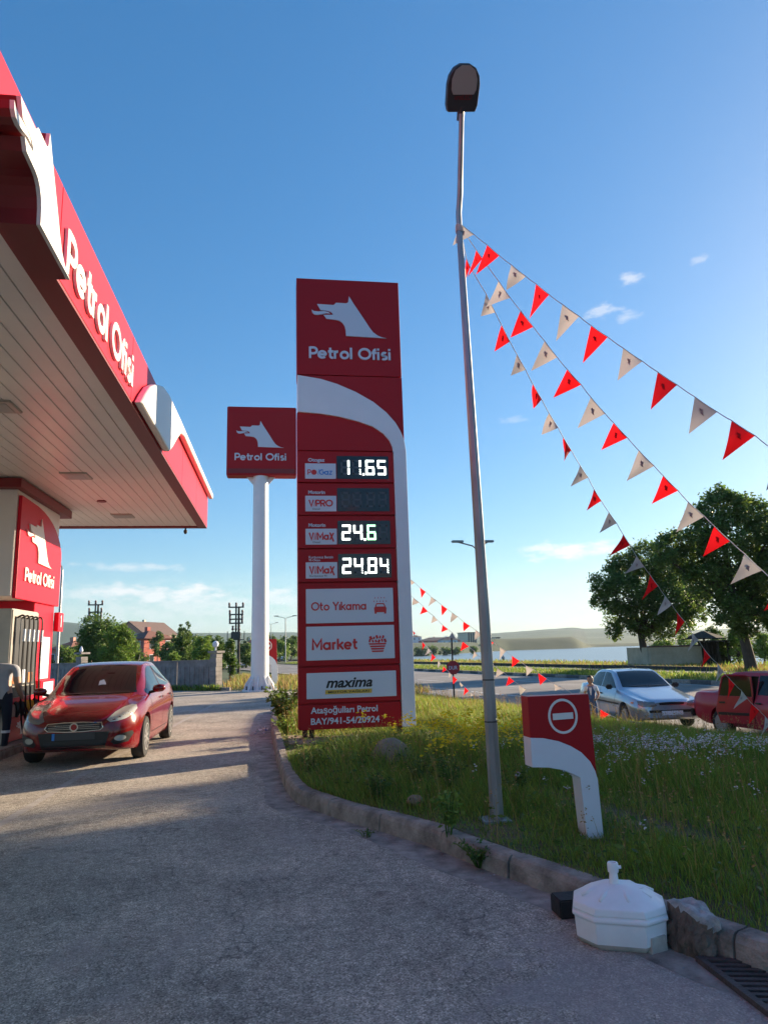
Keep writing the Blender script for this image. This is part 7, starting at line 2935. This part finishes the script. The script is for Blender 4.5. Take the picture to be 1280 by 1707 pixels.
gable_house(214, 268, 1108, 120, 4.6, 1.5, 7, M['brickpink'], M['tile'], 'small pink two storey house with brown hipped roof behind the station wall', rot=radians(-38), rows=2, cols=2, zb=-.3)
gable_house(206, 262, 1100, 190, 7.6, 3.4, 16, M['creamwall'], M['tile2'], 'large cream building with pink gable and brown roof above the pink house', rot=radians(-24), rows=2, cols=3, hip=False, gablem=M['salmon'], zb=-.3)
gable_house(92, 130, 1105, 125, 3.3, 1.5, 8, M['salmon'], M['tile'], 'low pink house with red tiled roof at the far left behind the trees', rot=radians(-20), rows=1, cols=3, zb=-.3)
gable_house(403, 430, 1102, 200, 3.2, 2.2, 8, M['creamwall'], M['tile'], 'small distant house with tiled roof left of the tall white pole', rows=1, cols=2, zb=-.3)

# far shore buildings
gable_house(704, 768, 1076, 520, 3.5, 2.4, 16, M['brickpink'], M['tile2'], 'long low far shore building with brown roof left of the stop sign post', rows=1, cols=9, zb=2.6)
gable_house(687, 703, 1076, 540, 7, 1.5, 12, M['plate'], M['tile2'], 'pale far shore building right beside the price totem', rows=2, cols=2, zb=2.4)
gable_house(736, 763, 1074, 500, 3.6, 2.5, 12, M['plate'], M['tile2'], 'pale blue far shore house behind the stop sign post', rows=1, cols=3, zb=2.4)


def block(px0, px1, pyt, pyb, D, depth, m, label, floors, cols):
    p0, p1 = at_depth(px0, pyb, D), at_depth(px1, pyb, D)
    t = at_depth(px0, pyt, D).z
    zb = p0.z
    W = (p1 - p0).length
    r = empty('apartment_block', ((p0.x + p1.x) / 2, p0.y + depth / 2, zb), label, 'building')
    r.rotation_euler.z = radians(20)
    H = t - zb
    for nm, bx in (('wall', (-W / 2, W / 2, -depth / 2, depth / 2, -8, H)), ('roof', (-W / 2 - .4, W / 2 + .4, -depth / 2 - .4, depth / 2 + .4, H, H + .5))):
        o = MB().box(*bx).build(nm, m if nm == 'wall' else M['tile2'], None)
        o.parent = r
    for f in range(floors):
        for c in range(cols):
            x = -W / 2 + W * (c + .5) / cols
            z = H * (f + .5) / floors
            o = MB().box(x - .8, x + .8, -depth / 2 - .06, -depth / 2 + .05, z - .9, z + .9).build('window', M['winglass'], None)
            o.parent = r


block(774, 792, 1055, 1074, 560, 14, M['creamwall'], 'five storey pinkish apartment block left of the foreground lamp post across the lake', 5, 4)
block(823, 832, 1063, 1071, 700, 10, M['creamwall'], 'small far block on the plateau right of the foreground lamp post', 3, 3)
for k, (a, b_, t, u, D) in enumerate(((850, 864, 1075, 1080, 575), (866, 876, 1077, 1081, 578), (894, 902, 1078, 1082, 575), (908, 922, 1077, 1082, 575), (930, 938, 1078, 1082, 580))):
    block(a, b_, t, u, D, 6, M['plate'], 'low pale waterside hut under the bluff, ' + ['the widest one at the left', 'second from left', 'middle', 'fourth from left', 'rightmost'][k], 1, 3)


# beige wall, dark shelter, bench, umbrella roof by the lake
def build_shelter():
    z0 = -.25
    A, B_ = at_z(1086, 1113, z0), at_z(1172, 1113, z0)
    Yw = A.y
    A = at_y(1086, 1112, Yw)
    B_ = at_y(1172, 1112, Yw)
    H = at_y(1130, 1078, Yw).z
    r = empty('beige_wall', (A.x, Yw, z0), 'low weathered beige plaster wall between the two lakeside trees', 'wall')
    MB().bevbox(A.x, B_.x, Yw, Yw + .35, z0 - .3, H, .02).build('plaster', M['plaster'], r)
    MB().bevbox(A.x - .06, B_.x + .06, Yw - .06, Yw + .41, H + .002, H + .10, .01).build('coping', M['tile2'], r)
    MB().bevbox(A.x - .02, A.x + .35, Yw + .36, Yw + 3.5, z0 - .3, H, .02).build('return_wall', M['plaster'], r)
    r = empty('timber_shelter', (B_.x + 2, Yw - .5, z0), 'dark open timber shelter with bench behind the right hand tree', 'shelter')
    x0 = B_.x + .1
    x1 = at_y(1225, 1100, Yw).x
    zt = at_y(1190, 1070, Yw).z
    for k in range(9):
        xx = x0 + (x1 - x0) * k / 9
        MB().box(xx, xx + (x1 - x0) / 9 - .02, Yw + .5, Yw + .56, z0, zt).build('board', M['wood'], r)
    for k in range(4):
        xx = x0 + (x1 - x0) * k / 3
        MB().bevbox(xx - .07, xx + .07, Yw - .6, Yw - .46, z0 - .2, zt, .01).build('post', M['wood'], r)
    MB().bevbox(x0 - .3, x1 + .3, Yw - .8, Yw + .8, zt + .002, zt + .12, .02).build('roof', M['wood'], r)
    for k in range(3):
        MB().bevbox(x0 + .2, x1 + .8, Yw - .4 + k * .14, Yw - .3 + k * .14, z0 + .42, z0 + .46, .005).build('bench_slat', M['wood'], r)
    MB().bevbox(x0 + .2, x1 + .8, Yw - .02, Yw + .02, z0 + .65, z0 + .72, .005).build('bench_slat', M['wood'], r)
    # roof canopy on one post
    c = at_y(1172, 1062, Yw + 2)
    r = empty('parasol_shelter', (c.x, Yw + 2, z0), 'dark pitched parasol roof on a single post behind the beige wall', 'shelter')
    MB().tube([(c.x, Yw + 2, z0), (c.x, Yw + 2, c.z + .2)], .09, 8).build('post', M['wood'], r)
    MB().lathe([(1.6, -.05), (1.6, .02), (.1, .55)], (c.x, Yw + 2, c.z - .1), 8).build('roof', M['wood'], r)


build_shelter()


# ------------------------------------------------------------------ transformer poles
def transformer_pole(px, pyt, pyb, D, label, low=True):
    t = at_depth(px, pyt, D)
    x, y = t.x, t.y
    z0 = Tz(x, y)
    H = t.z - z0
    r = empty('utility_pole', (x, y, z0), label, 'utility pole')
    for s in (-1, 1):
        MB().tube([(x + s * .30, y, z0 - .3), (x + s * .28, y, z0 + H * (.62 if s < 0 else .98))], [.16, .10], 8).build('post', M['bark'], r)
    MB().tube([(x, y, z0 + H * .5), (x, y, z0 + H)], .09, 6).build('mast', M['darkgrey'], r)
    for k, (q, w) in enumerate(((.97, .80), (.86, .74), (.79, .72), (.73, .72))):
        MB().bevbox(x - w, x + w, y - .08, y + .08, z0 + H * q, z0 + H * q + .14, .01).build('crossarm', M['darkgrey'], r)
        for s in ((-1, 0, 1) if k == 0 else (-1, 1)):
            MB().lathe([(.06, 0), (.13, .08), (.06, .16), (.13, .25), (.07, .42)], (x + s * (w - .1), y, z0 + H * q + .14), 8).build('insulator', M['insul'], r)
    if low:
        MB().bevbox(x - .48, x + .48, y - .4, y + .4, z0 + H * .50, z0 + H * .61, .05).build('transformer', M['darkgrey'], r)
        for s in (-.32, 0, .32):
            MB().lathe([(.08, 0), (.14, .15), (.08, .3), (.12, .5)], (x + s, y, z0 + H * .63), 8).build('insulator', M['insul'], r)
        for s in (-1, 1):
            MB().box(x + s * .85 - .04, x + s * .85 + .04, y - .05, y + .05, z0 + H * .5, z0 + H * .62).build('frame_post', M['darkgrey'], r)
        MB().box(x - .9, x + .9, y - .3, y + .3, z0 + H * .49, z0 + H * .5).build('platform', M['darkgrey'], r)
    return (x, y, z0 + H)


t1 = transformer_pole(394, 1010, 1130, 74, 'transformer mounted on twin posts left of the tall white pole')
t2 = transformer_pole(160, 1006, 1110, 78, 'utility pole with stacked crossarms rising above the bushy tree at left')
wires = empty('overhead_wires', (t2[0], t2[1], t2[2]), 'thin overhead wires running from the utility pole at left', 'wires')
for k in range(3):
    a = Vector((t2[0] + (k - 1), t2[1], t2[2] - 3.3 + k * .4))
    c = Vector((t1[0] + (k - 1) * .8, t1[1], t1[2] - 3.9 + k * .2))
    pts = [a.lerp(c, i / 16) - Vector((0, 0, 1.0 * 4 * (i / 16) * (1 - i / 16))) for i in range(17)]
    MB().tube(pts, .018, 4).build('wire', M['black'], wires)

# red roadside board behind the white pole
_p = at_depth(453, 1110, 62)
rb = empty('roadside_board', (_p.x, _p.y, Tz(_p.x, _p.y)), 'small red roadside board on a pole just right of the tall white pole', 'sign')
_t = at_depth(453, 1067, 62)
MB().bevbox(_t.x - .45, _t.x + .32, _t.y - .06, _t.y + .06, _t.z - .62, _t.z + .02, .01).build('board', M['crimson'], rb)
MB().tube([(_t.x - .3, _t.y, Tz(_t.x, _t.y)), (_t.x - .3, _t.y, _t.z - .6)], .05, 6).build('post', M['galv'], rb)
b = MB()
font_text(b, 'Petrol Ofisi', ((0, _t.y - .061, 0), (1, 0, 0), (0, 0, 1), (0, -1, 0)), _t.x - .4, _t.z - .18, .08, width=.65)
b.build('lettering', M['plate'], rb)

# ------------------------------------------------------------------ air
HAZE = True
if HAZE:
    hz = MB().box(-5200, 5200, -1500, 6500, -6.5, 260).build('haze', mat('haze', (1, 1, 1)))
    nt = hz.data.materials[0].node_tree
    for n in list(nt.nodes):
        nt.nodes.remove(n)
    o_ = nt.nodes.new('ShaderNodeOutputMaterial')
    v_ = nt.nodes.new('ShaderNodeVolumePrincipled')
    v_.inputs['Color'].default_value = (.50, .74, 1, 1)
    v_.inputs['Density'].default_value = 0.00011
    v_.inputs['Anisotropy'].default_value = 0.2
    nt.links.new(v_.outputs[0], o_.inputs['Volume'])
    hz['kind'] = 'stuff'
